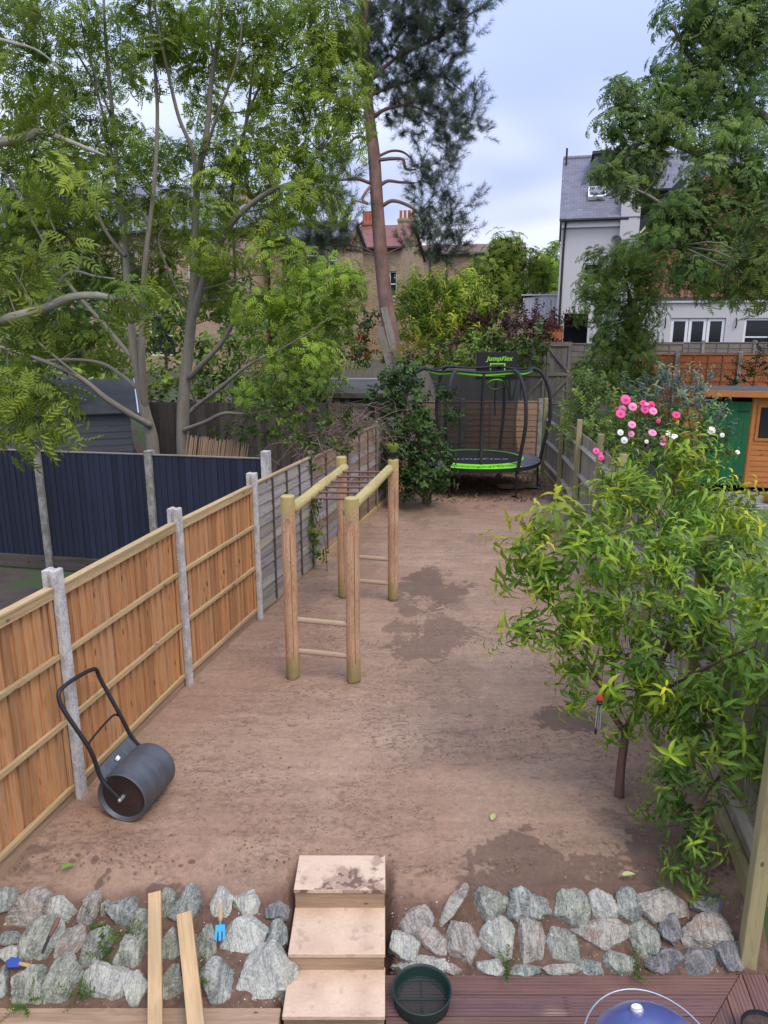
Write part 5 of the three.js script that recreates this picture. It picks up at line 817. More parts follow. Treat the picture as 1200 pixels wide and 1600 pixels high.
{ // slabs, bags and bucket by the shed
  SEED = 570; const path = struct('slab_path', wbx(7.3, 12, -0.03, 0.006, -16.9, -15.2), M.concreteOld); for (let i = 0; i < 6; i++) for (let j = 0; j < 3; j++) add('slab', rbox(0.66, 0.04, 0.5, 0.008, 0).translate(7.7 + i * 0.68, 0.012 + rr(0, 0.008), -16.6 + j * 0.52), i % 2 ? M.concreteOld : tint(M.concreteOld, 0.8), path);
  const bag = (x, z, w, h, col, col2, lb) => { const g = new THREE.SphereGeometry(0.5, 22, 16), p = g.attributes.position; for (let i = 0; i < p.count; i++) { const n = 1 + (vn(p.getX(i) * 5 + 9, p.getY(i) * 5 + p.getZ(i) * 4 + 9, 64, 64, 12) - 0.5) * 0.35; p.setXYZ(i, p.getX(i) * w * n, Math.max(-0.46, p.getY(i)) * h * n, p.getZ(i) * w * 0.8 * n); } g.computeVertexNormals(); const m = add('compost_bag', uvm(g, 1), std({ map: colorTex(64, 64, (u, v) => fbm(u, v, 3, 3, 3, Math.round(x * 100)) > 0.52 ? col2 : col, 2, 2), roughness: 0.35 })); m.position.set(x, h * 0.47 + 0.03, z); tag(m, lb, 'bag'); };
  bag(8.78, -15.75, 0.5, 0.5, [0.02, 0.10, 0.42], [0.08, 0.26, 0.6], 'blue plastic compost bag slumped by the shed'); bag(8.55, -15.62, 0.38, 0.24, [0.5, 0.13, 0.06], [0.55, 0.5, 0.4], 'red and cream printed bag beside the blue one'); bag(8.98, -15.55, 0.4, 0.32, [0.03, 0.08, 0.5], [0.5, 0.55, 0.6], 'blue and white bag nearest the bucket');
  const b = thing('bucket', 'black plastic bucket by the blue bags', 'bucket', [8.75, 0.035, -15.15]); add('body', lathe([[0, 0.0], [0.12, 0.0], [0.155, 0.28], [0.165, 0.29], [0.15, 0.29], [0.115, 0.02], [0, 0.02]], 24), M.blackMetal, b); add('bail', tube([[-0.16, 0.27, 0], [-0.1, 0.2, 0.15], [0, 0.17, 0.18], [0.1, 0.2, 0.15], [0.16, 0.27, 0]], 0.005, 6), M.galv, b);
}


// ---------------------------------------------------------------- plants
const barkMap = (a, b, s, fx = 6, fy = 3) => std({ map: colorTex(256, 256, (u, v) => mix3(a, b, clamp(fbm(u, v, fx, fy, 5, s) * 0.75 + fbm(u, v, 40, 20, 2, s + 5) * 0.4 - 0.08)), 1, 0.7), bumpMap: grayTex(256, 256, (u, v) => fbm(u, v, fx * 2, fy * 2, 4, s + 3), 1, 0.7), bumpScale: 0.012, roughness: 0.95 });
const BK = { ash: barkMap([0.10, 0.085, 0.062], [0.27, 0.24, 0.185], 601), pine: barkMap([0.10, 0.065, 0.055], [0.34, 0.20, 0.155], 605, 8, 5), peach: barkMap([0.07, 0.035, 0.026], [0.22, 0.12, 0.085], 609), lichen: barkMap([0.14, 0.125, 0.085], [0.46, 0.45, 0.36], 613, 5, 8), twig: barkMap([0.10, 0.075, 0.05], [0.2, 0.15, 0.10], 617), dead: barkMap([0.20, 0.13, 0.10], [0.42, 0.30, 0.24], 621) };
M.leaf = new THREE.MeshPhysicalMaterial({ color: 0xffffff, vertexColors: true, roughness: 0.6, transmission: 0.42, thickness: 0, side: THREE.DoubleSide, specularIntensity: 0.35 });
M.needle = new THREE.MeshPhysicalMaterial({ color: 0xffffff, vertexColors: true, roughness: 0.7, side: THREE.DoubleSide });
// a leaf blade folded along its midrib: base at O, along d, width w, droop bends it down
function blade(out, O, d, up, L, w, droop, c, segs = 2, fold = 0.25) {
  const s = d.clone().cross(up).normalize(), n = s.clone().cross(d).normalize(), P = [];
  for (let k = 0; k <= segs; k++) { const t = k / segs, ww = w * Math.sin(Math.PI * (0.08 + 0.92 * t) ** 0.8) * (t < 1 ? 1 : 0), m = O.clone().addScaledVector(d, L * t * (1 - droop * t * 0.25)).addScaledVector(n, -droop * L * t * t * 0.5); P.push([m, m.clone().addScaledVector(s, ww / 2).addScaledVector(n, fold * ww), m.clone().addScaledVector(s, -ww / 2).addScaledVector(n, fold * ww)]); }
  const tri = (a, b, e) => { for (const p of [a, b, e]) { out.p.push(p.x, p.y, p.z); out.c.push(c[0], c[1], c[2]); } };
  for (let k = 0; k < segs; k++) { const [m0, l0, r0] = P[k], [m1, l1, r1] = P[k + 1]; if (k < segs - 1) { tri(m0, m1, l0); tri(l0, m1, l1); tri(m0, r0, m1); tri(r0, r1, m1); } else { tri(m0, m1, l0); tri(m0, r0, m1); } }
}
const fin = (o) => { const g = new THREE.BufferGeometry(); g.setAttribute('position', new THREE.Float32BufferAttribute(o.p, 3)); g.setAttribute('color', new THREE.Float32BufferAttribute(o.c, 3)); g.computeVertexNormals(); return g; };
const SH = {};
function dirAround(a, el) { return V(Math.cos(a) * Math.cos(el), Math.sin(el), Math.sin(a) * Math.cos(el)); }
SH.ash = variants(3, (q) => { SEED = 620 + q; const o = { p: [], c: [] };                   // a shoot tip with drooping pinnate leaves
  for (let k = 0; k < 6; k++) { const a = k * 2.4 + q, el = rr(-0.1, 0.75), d = dirAround(a, el), L = rr(0.20, 0.30), up = V(0, 1, 0), side = d.clone().cross(up).normalize(), O = V(0, k * 0.03, 0), col = k > 3 ? [1.2, 1.15, 0.85] : [0.92, 0.95, 1.0];
    for (let j = 0; j < 5; j++) { const t = 0.3 + 0.7 * j / 4.5, pt = O.clone().addScaledVector(d, L * t).add(V(0, -0.5 * L * t * t, 0)); for (const sg of [-1, 1]) { const ld = d.clone().multiplyScalar(0.55).addScaledVector(side, sg * 0.85).add(V(0, -0.35, 0)).normalize(); blade(o, pt, ld, up, rr(0.075, 0.105), rr(0.024, 0.032), 0.4, col, 2); } }
    blade(o, O.clone().addScaledVector(d, L).add(V(0, -0.5 * L, 0)), d.clone().add(V(0, -0.7, 0)).normalize(), up, 0.09, 0.03, 0.3, col, 2); }
  return fin(o); });
SH.lance = variants(5, (q) => { SEED = 630 + q; const o = { p: [], c: [] };                  // peach shoot: long narrow leaves, yellower at the tip
  for (let k = 0; k < 15; k++) { const t = k / 14, a = k * 2.4 + q, O = V(Math.sin(t * 2) * 0.02, t * 0.26, 0), d = dirAround(a + rr(-0.4, 0.4), lerp(-0.55, 0.55, t) + rr(-0.3, 0.3)), L = lerp(0.155, 0.09, Math.abs(t - 0.35) * 1.4) * rr(0.7, 1.15), y = sst(0.5, 1, t); blade(o, O, d, V(rr(-0.3, 0.3), 1, rr(-0.3, 0.3)), L, L * rr(0.17, 0.235), rr(0.6, 1.7), mix3([0.75, 0.86, 0.95], [1.8, 1.45, 0.65], y * rr(0.5, 1)), 5, 0.2); }
  return fin(o); });
SH.broad = variants(3, (q) => { SEED = 640 + q; const o = { p: [], c: [] };
  for (let k = 0; k < 9; k++) { const t = k / 8, a = k * 2.4 + q, d = dirAround(a, lerp(-0.5, 0.6, t)); blade(o, V(0, t * 0.16, 0), d, V(0, 1, 0), rr(0.075, 0.105), rr(0.045, 0.06), rr(0.3, 0.8), t > 0.7 ? [1.35, 1.3, 0.9] : [1, 1, 1], 3, 0.15); }
  return fin(o); });
SH.small = variants(2, (q) => { SEED = 650 + q; const o = { p: [], c: [] };
  for (let k = 0; k < 18; k++) { const t = k / 17, a = k * 2.4 + q, d = dirAround(a, lerp(-0.2, 0.7, t)); blade(o, V(0, t * 0.2, 0), d, V(0, 1, 0), rr(0.032, 0.05), rr(0.018, 0.026), 0.3, mix3([0.9, 0.95, 1], [1.4, 1.35, 0.9], t * rnd()), 2); }
  return fin(o); });
SH.needle = variants(3, (q) => { SEED = 660 + q; const o = { p: [], c: [] };                 // pine: bottle-brush of needles round a twig
  for (let k = 0; k < 110; k++) { const t = rnd(), a = rr(0, 6.28), d = dirAround(a, lerp(0.2, 0.9, t) + rr(-0.3, 0.3)); blade(o, V(rr(-0.02, 0.02), t * 0.36, rr(-0.02, 0.02)), d, V(0.1, 0.9, 0.3), rr(0.10, 0.17), 0.017, 0.2, mix3([0.85, 0.85, 0.85], [1.25, 1.2, 1.1], rnd()), 1); }
  return fin(o); });
const _q = new THREE.Object3D(), _up = V(0, 1, 0);
// fills ellipsoid clumps with shoots: one instanced part per shoot variant
function foliage(t, name, kind, clumps, cols, o = {}) {
  const geos = SH[kind], lists = geos.map(() => []), org = t.position;
  for (const [cx, cy, cz, rx, ry, rz, k = 1] of clumps) {
    const area = 4.2 * (rx * ry + ry * rz + rx * rz), n = Math.max(2, Math.round(area * (o.dens ?? 6) * k)), shade = rr(0.8, 1.2), hue = rnd();
    for (let i = 0; i < n; i++) {
      const d = V(gs(), gs(), gs()).normalize(), r = lerp(o.core ?? 0.35, 1.08, Math.sqrt(rnd())), p = V(cx + d.x * rx * r, cy + d.y * ry * r, cz + d.z * rz * r);
      const dir = d.clone().multiplyScalar(o.out ?? 0.8).add(V(gs() * 0.4, (o.lift ?? 0.3) + gs() * 0.35, gs() * 0.4)).normalize();
      const c = mix3(cols[0], cols[1], clamp(hue * 0.5 + rnd() * 0.5)), v = shade * rr(0.8, 1.2);
      lists[Math.floor(rnd() * geos.length)].push([p, dir, rr(0, 6.28), rr(0.75, 1.25) * (o.scale ?? 1), [c[0] * v, c[1] * v, c[2] * v]]);
    }
  }
  geos.forEach((g, gi) => {
    const L = lists[gi], im = new THREE.InstancedMesh(g, kind === 'needle' ? M.needle : M.leaf, L.length);
    L.forEach(([p, dir, spin, s, c], i) => { _q.position.set(p.x - org.x, p.y - org.y, p.z - org.z); _q.quaternion.setFromUnitVectors(_up, dir).multiply(new THREE.Quaternion().setFromAxisAngle(_up, spin)); _q.scale.setScalar(s); _q.updateMatrix(); im.setMatrixAt(i, _q.matrix); im.setColorAt(i, rgb(...c)); });
    im.castShadow = im.receiveShadow = true; im.name = name; im.userData.kind = 'stuff'; t.add(im);
  });
}
// a woody plant: limbs [points, radii], thin twigs from the nearest limb into each clump, then leaves
function plant(name, label, cat, base, limbs, bark, sets, o = {}) {
  const t = thing(name, label, cat, base, 0, o.group), nodes = [];
  limbs.forEach(([pts, radii], i) => {
    const rel = pts.map((p) => [p[0] - base[0], p[1] - base[1], p[2] - base[2]]); 
    add(i < (o.trunks ?? 1) ? 'trunk' : 'limb', tube(rel, radii.map((r) => r * (o.slim ?? 1)), i < (o.trunks ?? 1) ? 14 : 9, 5), BK[bark], t);
    const c = new THREE.CatmullRomCurve3(pts.map((p) => V(p))); for (let k = 1; k <= 14; k++) nodes.push([c.getPoint(k / 14), Array.isArray(radii) ? lerp(radii[0], radii.at(-1), k / 14) : radii]);
  });
  const tw = [];
  for (const s of sets) {
    if (o.twigs !== 0) for (const [cx, cy, cz, rx, ry, rz] of s.clumps) {
      const C = V(cx, cy, cz); let best = null, bd = 1e9; for (const n of nodes) { const d = n[0].distanceTo(C) + (n[0].y > cy ? 0.4 : 0); if (d < bd) { bd = d; best = n; } }
      if (!best) continue; const A = best[0], r0 = Math.min(best[1] * 0.45, (o.twigR ?? 0.012) + bd * 0.0045), mid = A.clone().lerp(C, 0.5).add(V(gs() * bd * 0.09, bd * 0.05 + gs() * bd * 0.06, gs() * bd * 0.09));
      const rel = (v) => [v.x - base[0], v.y - base[1], v.z - base[2]]; tw.push(tube([rel(A), rel(mid), rel(C)], [r0, r0 * 0.7, r0 * 0.35], 5, 3, false));
      for (let k = 0; k < (o.sub ?? 5); k++) { const e = C.clone().add(V(gs() * rx * 0.8, gs() * ry * 0.8 + ry * 0.15, gs() * rz * 0.8)), st = mid.clone().lerp(C, rr(0.2, 0.9)); tw.push(tube([rel(st), rel(st.clone().lerp(e, 0.55).add(V(gs() * 0.05, 0.04, gs() * 0.05))), rel(e)], [r0 * 0.45, r0 * 0.3, r0 * 0.14], 4, 2, false)); }
    }
    foliage(t, s.name ?? 'crown', s.kind, s.clumps, s.cols, s);
  }
  if (tw.length) add('twigs', merge(tw), BK[o.twigBark ?? bark], t).userData.kind = 'stuff';
  return t;
}
const GREEN = [[0.135, 0.215, 0.028], [0.265, 0.35, 0.044]], BRIGHT = [[0.18, 0.30, 0.034], [0.32, 0.43, 0.055]], DARK = [[0.028, 0.062, 0.018], [0.06, 0.11, 0.026]];
// forked ash pair behind the navy fence
SEED = 700;
plant('ash_tree', 'many-stemmed grey-barked ash, left of the forked pair behind the navy fence', 'tree', [-4.25, 0, -13], [
  [[[-4.25, 0, -13], [-4.154, 1.791, -13], [-4.246, 2.363, -13], [-4.332, 3.252, -13], [-4.385, 4.218, -13], [-4.382, 5.16, -13.1], [-4.445, 6.084, -13.2], [-4.49, 7.182, -13.3], [-4.537, 8.344, -13.4], [-4.505, 9.65, -13.5]], [0.2, 0.18, 0.15, 0.12, 0.10, 0.085, 0.07, 0.055, 0.04, 0.025]],
  [[[-4.246, 2.363, -13], [-4.156, 3.259, -12.8], [-4.027, 4.207, -12.7], [-3.897, 4.908, -12.6], [-3.697, 5.881, -12.6], [-3.573, 7.117, -12.7], [-3.613, 8.313, -12.8], [-3.625, 9.174, -12.8]], [0.12, 0.1, 0.085, 0.07, 0.055, 0.045, 0.035, 0.02]],
  [[[-4.123, 2.091, -12.9], [-4.389, 2.305, -12.7], [-4.731, 2.61, -12.5], [-5.091, 2.959, -12.4], [-5.605, 3.226, -12.3], [-6.315, 3.463, -12.3], [-7.02, 3.688, -12.3]], [0.1, 0.09, 0.08, 0.065, 0.055, 0.045, 0.03]],
  [[[-5.091, 2.959, -12.4], [-5.488, 3.404, -12.2], [-5.812, 3.788, -12.1], [-5.995, 4.379, -12.1]], [0.04, 0.032, 0.025, 0.012]],
  [[[-4.337, 3.197, -13], [-4.918, 3.795, -13.3], [-5.601, 4.564, -13.5], [-5.969, 5.215, -13.6], [-6.464, 6.173, -13.7], [-6.866, 6.91, -13.8]], [0.07, 0.06, 0.05, 0.04, 0.03, 0.015]],
  [[[-4.278, 2.677, -13], [-4.656, 2.904, -13.3], [-5.224, 3.13, -13.8], [-5.979, 3.185, -14.2], [-7.03, 3.133, -14.6], [-8.191, 3.184, -14.9]], [0.06, 0.055, 0.05, 0.045, 0.035, 0.02]],
  [[[-4.366, 4.945, -13], [-4.736, 5.377, -13.2], [-4.998, 6.102, -13.3], [-5.083, 6.521, -13.4]], [0.05, 0.045, 0.035, 0.025]],
  [[[-4.454, 5.984, -13.2], [-4.765, 7.592, -13.4], [-5.158, 8.285, -13.5], [-5.674, 8.786, -13.6]], [0.035, 0.03, 0.022, 0.012]],
  [[[-4.499, 7.086, -13.3], [-4.681, 7.935, -13], [-4.766, 8.7, -12.9]], [0.03, 0.024, 0.012]],
], 'ash', [{ kind: 'ash', scale: 0.9, dens: 11, cols: GREEN, clumps: [[-5.97, 8.56, -13.5, 0.63, 0.47, 0.55], [-4.93, 8.47, -13, 0.6, 0.4, 0.5], [-6.08, 7.9, -13.8, 0.65, 0.43, 0.54], [-5.13, 7.94, -13.6, 0.48, 0.37, 0.43], [-4.21, 8.28, -13.2, 0.46, 0.41, 0.44], [-6.03, 7.26, -14, 0.56, 0.39, 0.47], [-5.06, 7.14, -13.5, 0.43, 0.38, 0.4], [-3.6, 8.41, -12.6, 0.44, 0.34, 0.39], [-3.56, 7.63, -12.6, 0.4, 0.35, 0.37], [-6.54, 5.8, -14, 0.69, 0.46, 0.57], [-5.73, 6.19, -13.8, 0.51, 0.34, 0.42], [-4.93, 6.44, -13, 0.42, 0.26, 0.34], [-4.43, 6.94, -13.5, 0.38, 0.32, 0.35], [-3.87, 6.63, -13, 0.31, 0.31, 0.31], [-6.38, 5.06, -14.2, 0.71, 0.41, 0.56], [-7.01, 4.5, -14.4, 0.6, 0.48, 0.54], [-5.62, 5.5, -14.2, 0.41, 0.29, 0.35], [-4.11, 5.88, -12.6, 0.41, 0.23, 0.32], [-5.03, 6.4, -13.8, 0.45, 0.28, 0.36], [-6.54, 6.75, -14, 0.45, 0.39, 0.42], [-3.47, 8.38, -13.5, 0.47, 0.42, 0.45], [-5.78, 3.37, -15, 0.77, 0.39, 0.58], [-6.6, 3.68, -15.2, 0.78, 0.45, 0.62], [-7.47, 3.18, -15, 0.64, 0.52, 0.58], [-7.28, 2.37, -15.5, 0.67, 0.4, 0.54], [-3.91, 5.45, -13, 0.43, 0.32, 0.37], [-3.57, 5.65, -13, 0.32, 0.27, 0.29], [-5.39, 5.89, -14.6, 0.6, 0.36, 0.48], [-6.57, 5.75, -14.8, 0.55, 0.37, 0.46], [-4.44, 4.98, -14.6, 0.46, 0.36, 0.41], [-4.31, 6.48, -14.2, 0.48, 0.32, 0.4], [-6.01, 4.9, -15, 0.6, 0.38, 0.49], [-5.08, 4.78, -15, 0.5, 0.35, 0.43], [-3.77, 6.77, -14.6, 0.45, 0.33, 0.39], [-6.59, 6.43, -14.5, 0.53, 0.33, 0.43], [-5.82, 6.9, -14.2, 0.46, 0.3, 0.38], [-4.7, 7.92, -14.2, 0.4, 0.31, 0.36], [-5.38, 5.46, -14.8, 0.42, 0.29, 0.35], [-4.55, 5.86, -14.4, 0.35, 0.26, 0.31]] }], { sub: 6, slim: 0.62 });
SEED = 710;
plant('ash_tree', 'taller pale-stemmed ash, right of the forked pair behind the navy fence', 'tree', [-3.62, 0, -13], [
  [[[-3.62, 0, -13], [-3.603, 1.791, -13], [-3.539, 2.588, -13], [-3.428, 3.252, -13], [-3.32, 3.9, -13], [-3.236, 4.532, -13], [-3.157, 5.452, -13], [-3.055, 6.243, -13], [-2.868, 6.915, -13], [-2.768, 7.569, -13], [-2.566, 8.474, -13], [-2.445, 9.431, -13]], [0.19, 0.165, 0.15, 0.14, 0.125, 0.11, 0.085, 0.075, 0.065, 0.055, 0.045, 0.02]],
  [[[-3.309, 3.9, -13], [-3.049, 4.526, -12.9], [-2.783, 5.027, -12.8], [-2.4, 5.51, -12.7], [-1.849, 5.881, -12.6], [-1.401, 6.034, -12.5], [-1.007, 6.425, -12.5]], [0.10, 0.09, 0.08, 0.065, 0.055, 0.04, 0.015]],
  [[[-3.127, 5.752, -13], [-3.073, 6.49, -12.8], [-3.239, 6.98, -12.7], [-3.346, 7.629, -12.6], [-3.462, 8.328, -12.6], [-3.485, 8.922, -12.6]], [0.055, 0.05, 0.042, 0.036, 0.028, 0.015]],
  [[[-2.783, 5.027, -12.8], [-2.657, 5.581, -13.2], [-2.492, 6.421, -13.4], [-2.316, 7.136, -13.5], [-2.191, 7.939, -13.6], [-2.096, 8.823, -13.7]], [0.06, 0.052, 0.045, 0.04, 0.03, 0.015]],
  [[[-2.316, 7.136, -13.5], [-1.993, 7.658, -13.3], [-1.556, 7.815, -13.2], [-1.128, 7.968, -13.1]], [0.032, 0.026, 0.02, 0.01]],
  [[[-3.389, 2.928, -12.9], [-3.058, 3.209, -12.7], [-2.689, 3.582, -12.6], [-2.458, 3.944, -12.5], [-2.264, 4.25, -12.5], [-1.775, 4.275, -12.4]], [0.075, 0.068, 0.058, 0.048, 0.036, 0.018]],
  [[[-3.354, 2.384, -12.8], [-2.798, 2.747, -12.4], [-2.187, 3.183, -12.1], [-1.63, 3.441, -11.9], [-1.105, 3.738, -11.8], [-0.648, 4.057, -11.8]], [0.05, 0.045, 0.035, 0.026, 0.018, 0.008]],
  [[[-3.402, 2.328, -12.8], [-2.707, 2.846, -12.5], [-2.13, 3.274, -12.4], [-1.68, 3.586, -12.3]], [0.04, 0.035, 0.026, 0.01]],
  [[[-3.539, 2.012, -12.9], [-3.07, 2.197, -12.5], [-2.689, 2.371, -12.3], [-2.294, 2.372, -12.2], [-1.903, 2.436, -12.1]], [0.06, 0.05, 0.042, 0.036, 0.028]],
  [[[-3.055, 6.243, -13], [-2.609, 7, -12.6], [-2.213, 7.741, -12.4], [-2.083, 8.469, -12.3]], [0.04, 0.034, 0.026, 0.012]],
  [[[-3.246, 4.376, -13], [-2.717, 4.463, -12.7], [-2.091, 4.601, -12.5], [-1.559, 4.495, -12.4]], [0.025, 0.02, 0.015, 0.008]],
  [[[-3.405, 4.113, -13], [-3.611, 4.724, -12.8], [-3.694, 5.216, -12.7], [-3.364, 5.496, -12.6]], [0.03, 0.026, 0.02, 0.01]],
], 'ash', [{ kind: 'ash', scale: 0.9, dens: 11, cols: [[0.165, 0.255, 0.03], [0.32, 0.41, 0.048]], clumps: [[-2.67, 8.49, -12.8, 0.44, 0.35, 0.4], [-2.08, 8.4, -12.8, 0.5, 0.4, 0.45], [-1.49, 8.4, -12.8, 0.54, 0.45, 0.5], [-0.78, 8.41, -12.6, 0.49, 0.39, 0.44], [-0.54, 8.03, -12.5, 0.24, 0.24, 0.24], [-1.73, 7.84, -13, 0.46, 0.41, 0.43], [-1.09, 7.72, -12.6, 0.44, 0.35, 0.4], [-0.68, 7.57, -12.4, 0.39, 0.34, 0.37], [-1.44, 7.29, -13, 0.46, 0.31, 0.39], [-0.89, 7.15, -12.5, 0.45, 0.35, 0.4], [-0.54, 7.13, -12.4, 0.3, 0.25, 0.27], [-1.71, 6.91, -12.6, 0.35, 0.25, 0.3], [-1.23, 6.77, -12.8, 0.46, 0.31, 0.38], [-0.7, 6.75, -12.5, 0.38, 0.28, 0.33], [-2.44, 6.67, -13.2, 0.42, 0.27, 0.34], [-2.73, 6.34, -13, 0.37, 0.26, 0.32], [-1.43, 6.26, -12.6, 0.41, 0.29, 0.35], [-1.04, 6.2, -12.8, 0.36, 0.26, 0.31], [-2.1, 6.44, -13, 0.37, 0.26, 0.31], [-2.61, 5.92, -12.8, 0.42, 0.26, 0.34], [-1.33, 5.72, -12.5, 0.39, 0.22, 0.31], [-0.88, 5.64, -12.6, 0.31, 0.21, 0.26], [-2.18, 6.22, -13.4, 0.38, 0.22, 0.3], [-3.13, 8.34, -13.4, 0.42, 0.47, 0.44], [-2.55, 7.91, -13.5, 0.37, 0.37, 0.37], [-3.16, 7.71, -13.8, 0.33, 0.27, 0.3], [-2.89, 4.89, -12.4, 0.39, 0.26, 0.32], [-1.9, 5.43, -12.8, 0.42, 0.23, 0.33], [-2.31, 5.25, -13, 0.38, 0.21, 0.3], [-3.14, 4.28, -14.6, 0.52, 0.32, 0.42], [-3.76, 5.21, -14.6, 0.44, 0.29, 0.36], [-2.92, 4.92, -14.6, 0.49, 0.29, 0.39], [-4.12, 4.29, -14.8, 0.37, 0.32, 0.35], [-3.24, 5.78, -14.6, 0.43, 0.26, 0.35], [-1.95, 5.91, -14, 0.41, 0.25, 0.33], [-3.1, 7.47, -14.4, 0.34, 0.28, 0.31], [-3.65, 5.97, -14.4, 0.35, 0.26, 0.31], [-2.03, 6.85, -14, 0.38, 0.27, 0.33], [-2.22, 7.67, -14, 0.33, 0.27, 0.3], [-0.39, 7.39, -12.4, 0.14, 0.22, 0.18], [-0.4, 6.86, -12.4, 0.16, 0.18, 0.17]] },
  { kind: 'ash', scale: 0.88, dens: 11, cols: BRIGHT, clumps: [[-1.78, 4.91, -12.6, 0.47, 0.23, 0.35], [-1.24, 4.69, -12.4, 0.47, 0.27, 0.37], [-0.72, 4.48, -12.2, 0.39, 0.26, 0.32], [-1.51, 4.3, -12.4, 0.47, 0.23, 0.35], [-0.98, 4.09, -12.2, 0.41, 0.27, 0.34], [-0.5, 4.28, -12, 0.22, 0.25, 0.24], [-2.13, 4.1, -12.6, 0.43, 0.23, 0.33], [-1.45, 3.79, -12.2, 0.39, 0.23, 0.31], [-0.82, 3.69, -12, 0.33, 0.26, 0.29], [-1.78, 3.38, -12.2, 0.37, 0.21, 0.29], [-1.13, 3.29, -12, 0.39, 0.23, 0.31], [-2.65, 5.47, -12.4, 0.39, 0.18, 0.29], [-1.68, 2.93, -12.1, 0.31, 0.19, 0.25], [-1.25, 2.88, -12, 0.31, 0.21, 0.26], [-2.18, 2.66, -12.2, 0.27, 0.17, 0.22]] }], { sub: 6, slim: 0.7 });
// bough tree standing outside the frame at the fence, reaching in
SEED = 720;
plant('ash_tree', 'lichen-crusted pruned boughs reaching in with large drooping leaves above the navy fence', 'tree', [-7.4, 0, -8.2], [
  [[[-7.4, 0, -8.2], [-7.35, 2, -8.2], [-7.2, 4, -8.1], [-7.2, 6.4, -8.1]], [0.2, 0.17, 0.14, 0.1]],
  [[[-7.2, 5.2, -8.1], [-4.374, 5.51, -8], [-3.853, 5.558, -8], [-3.538, 5.616, -8], [-3.483, 5.651, -8], [-3.239, 5.593, -8], [-2.992, 5.499, -8], [-2.806, 5.428, -8]], [0.07, 0.055, 0.046, 0.043, 0.034, 0.026, 0.02, 0.012]],
  [[[-7.25, 3.4, -8.1], [-4.498, 3.699, -8], [-3.933, 3.857, -8], [-3.584, 3.949, -8], [-3.261, 4.055, -7.9], [-2.993, 4.074, -7.9], [-2.783, 4.036, -7.9]], [0.07, 0.06, 0.052, 0.046, 0.042, 0.038, 0.036]],
  [[[-7.2, 4, -8.1], [-4.434, 3.161, -8], [-3.949, 3.161, -8], [-3.633, 2.885, -8], [-3.46, 2.533, -8]], [0.03, 0.022, 0.018, 0.012, 0.006]],
  [[[-3.584, 3.949, -8], [-3.235, 4.308, -7.9], [-2.975, 4.264, -7.9], [-2.779, 4.239, -7.9]], [0.02, 0.014, 0.011, 0.009]],
  [[[-7.2, 5.9, -8.1], [-4.021, 6.55, -8.2], [-3.645, 6.493, -8.2], [-3.46, 6.436, -8.2], [-3.223, 6.252, -8.2]], [0.04, 0.02, 0.016, 0.012, 0.006]],
], 'lichen', [{ kind: 'ash', scale: 1.05, dens: 12, cols: [[0.14, 0.225, 0.028], [0.28, 0.35, 0.045]], core: 0.1, clumps: [[-3.69, 5.85, -8, 0.2, 0.1, 0.15], [-3.43, 5.8, -8, 0.17, 0.1, 0.13], [-3.25, 5.71, -8, 0.1, 0.09, 0.1], [-3.76, 5.68, -8.1, 0.13, 0.08, 0.1], [-3.32, 5.18, -8, 0.22, 0.13, 0.18], [-3.1, 5.03, -8, 0.2, 0.13, 0.16], [-3.49, 5.09, -8, 0.16, 0.12, 0.14], [-3.2, 4.37, -7.9, 0.22, 0.11, 0.16], [-3.45, 4.28, -8, 0.17, 0.09, 0.13], [-2.63, 4.07, -7.9, 0.19, 0.12, 0.15], [-2.47, 3.93, -7.9, 0.15, 0.12, 0.13], [-2.71, 3.89, -7.9, 0.12, 0.09, 0.11], [-3.88, 4.32, -8, 0.17, 0.13, 0.15], [-3.87, 3.83, -8, 0.23, 0.15, 0.19], [-4.04, 3.57, -8, 0.17, 0.17, 0.17], [-3.89, 3.06, -8, 0.31, 0.15, 0.23], [-3.63, 2.88, -8, 0.24, 0.14, 0.19], [-3.48, 2.71, -8, 0.2, 0.13, 0.16], [-3.79, 2.71, -8, 0.21, 0.13, 0.17], [-4.1, 2.74, -8, 0.21, 0.15, 0.18], [-3.92, 2.5, -8, 0.16, 0.08, 0.12]] }], { sub: 3, twigR: 0.008 });
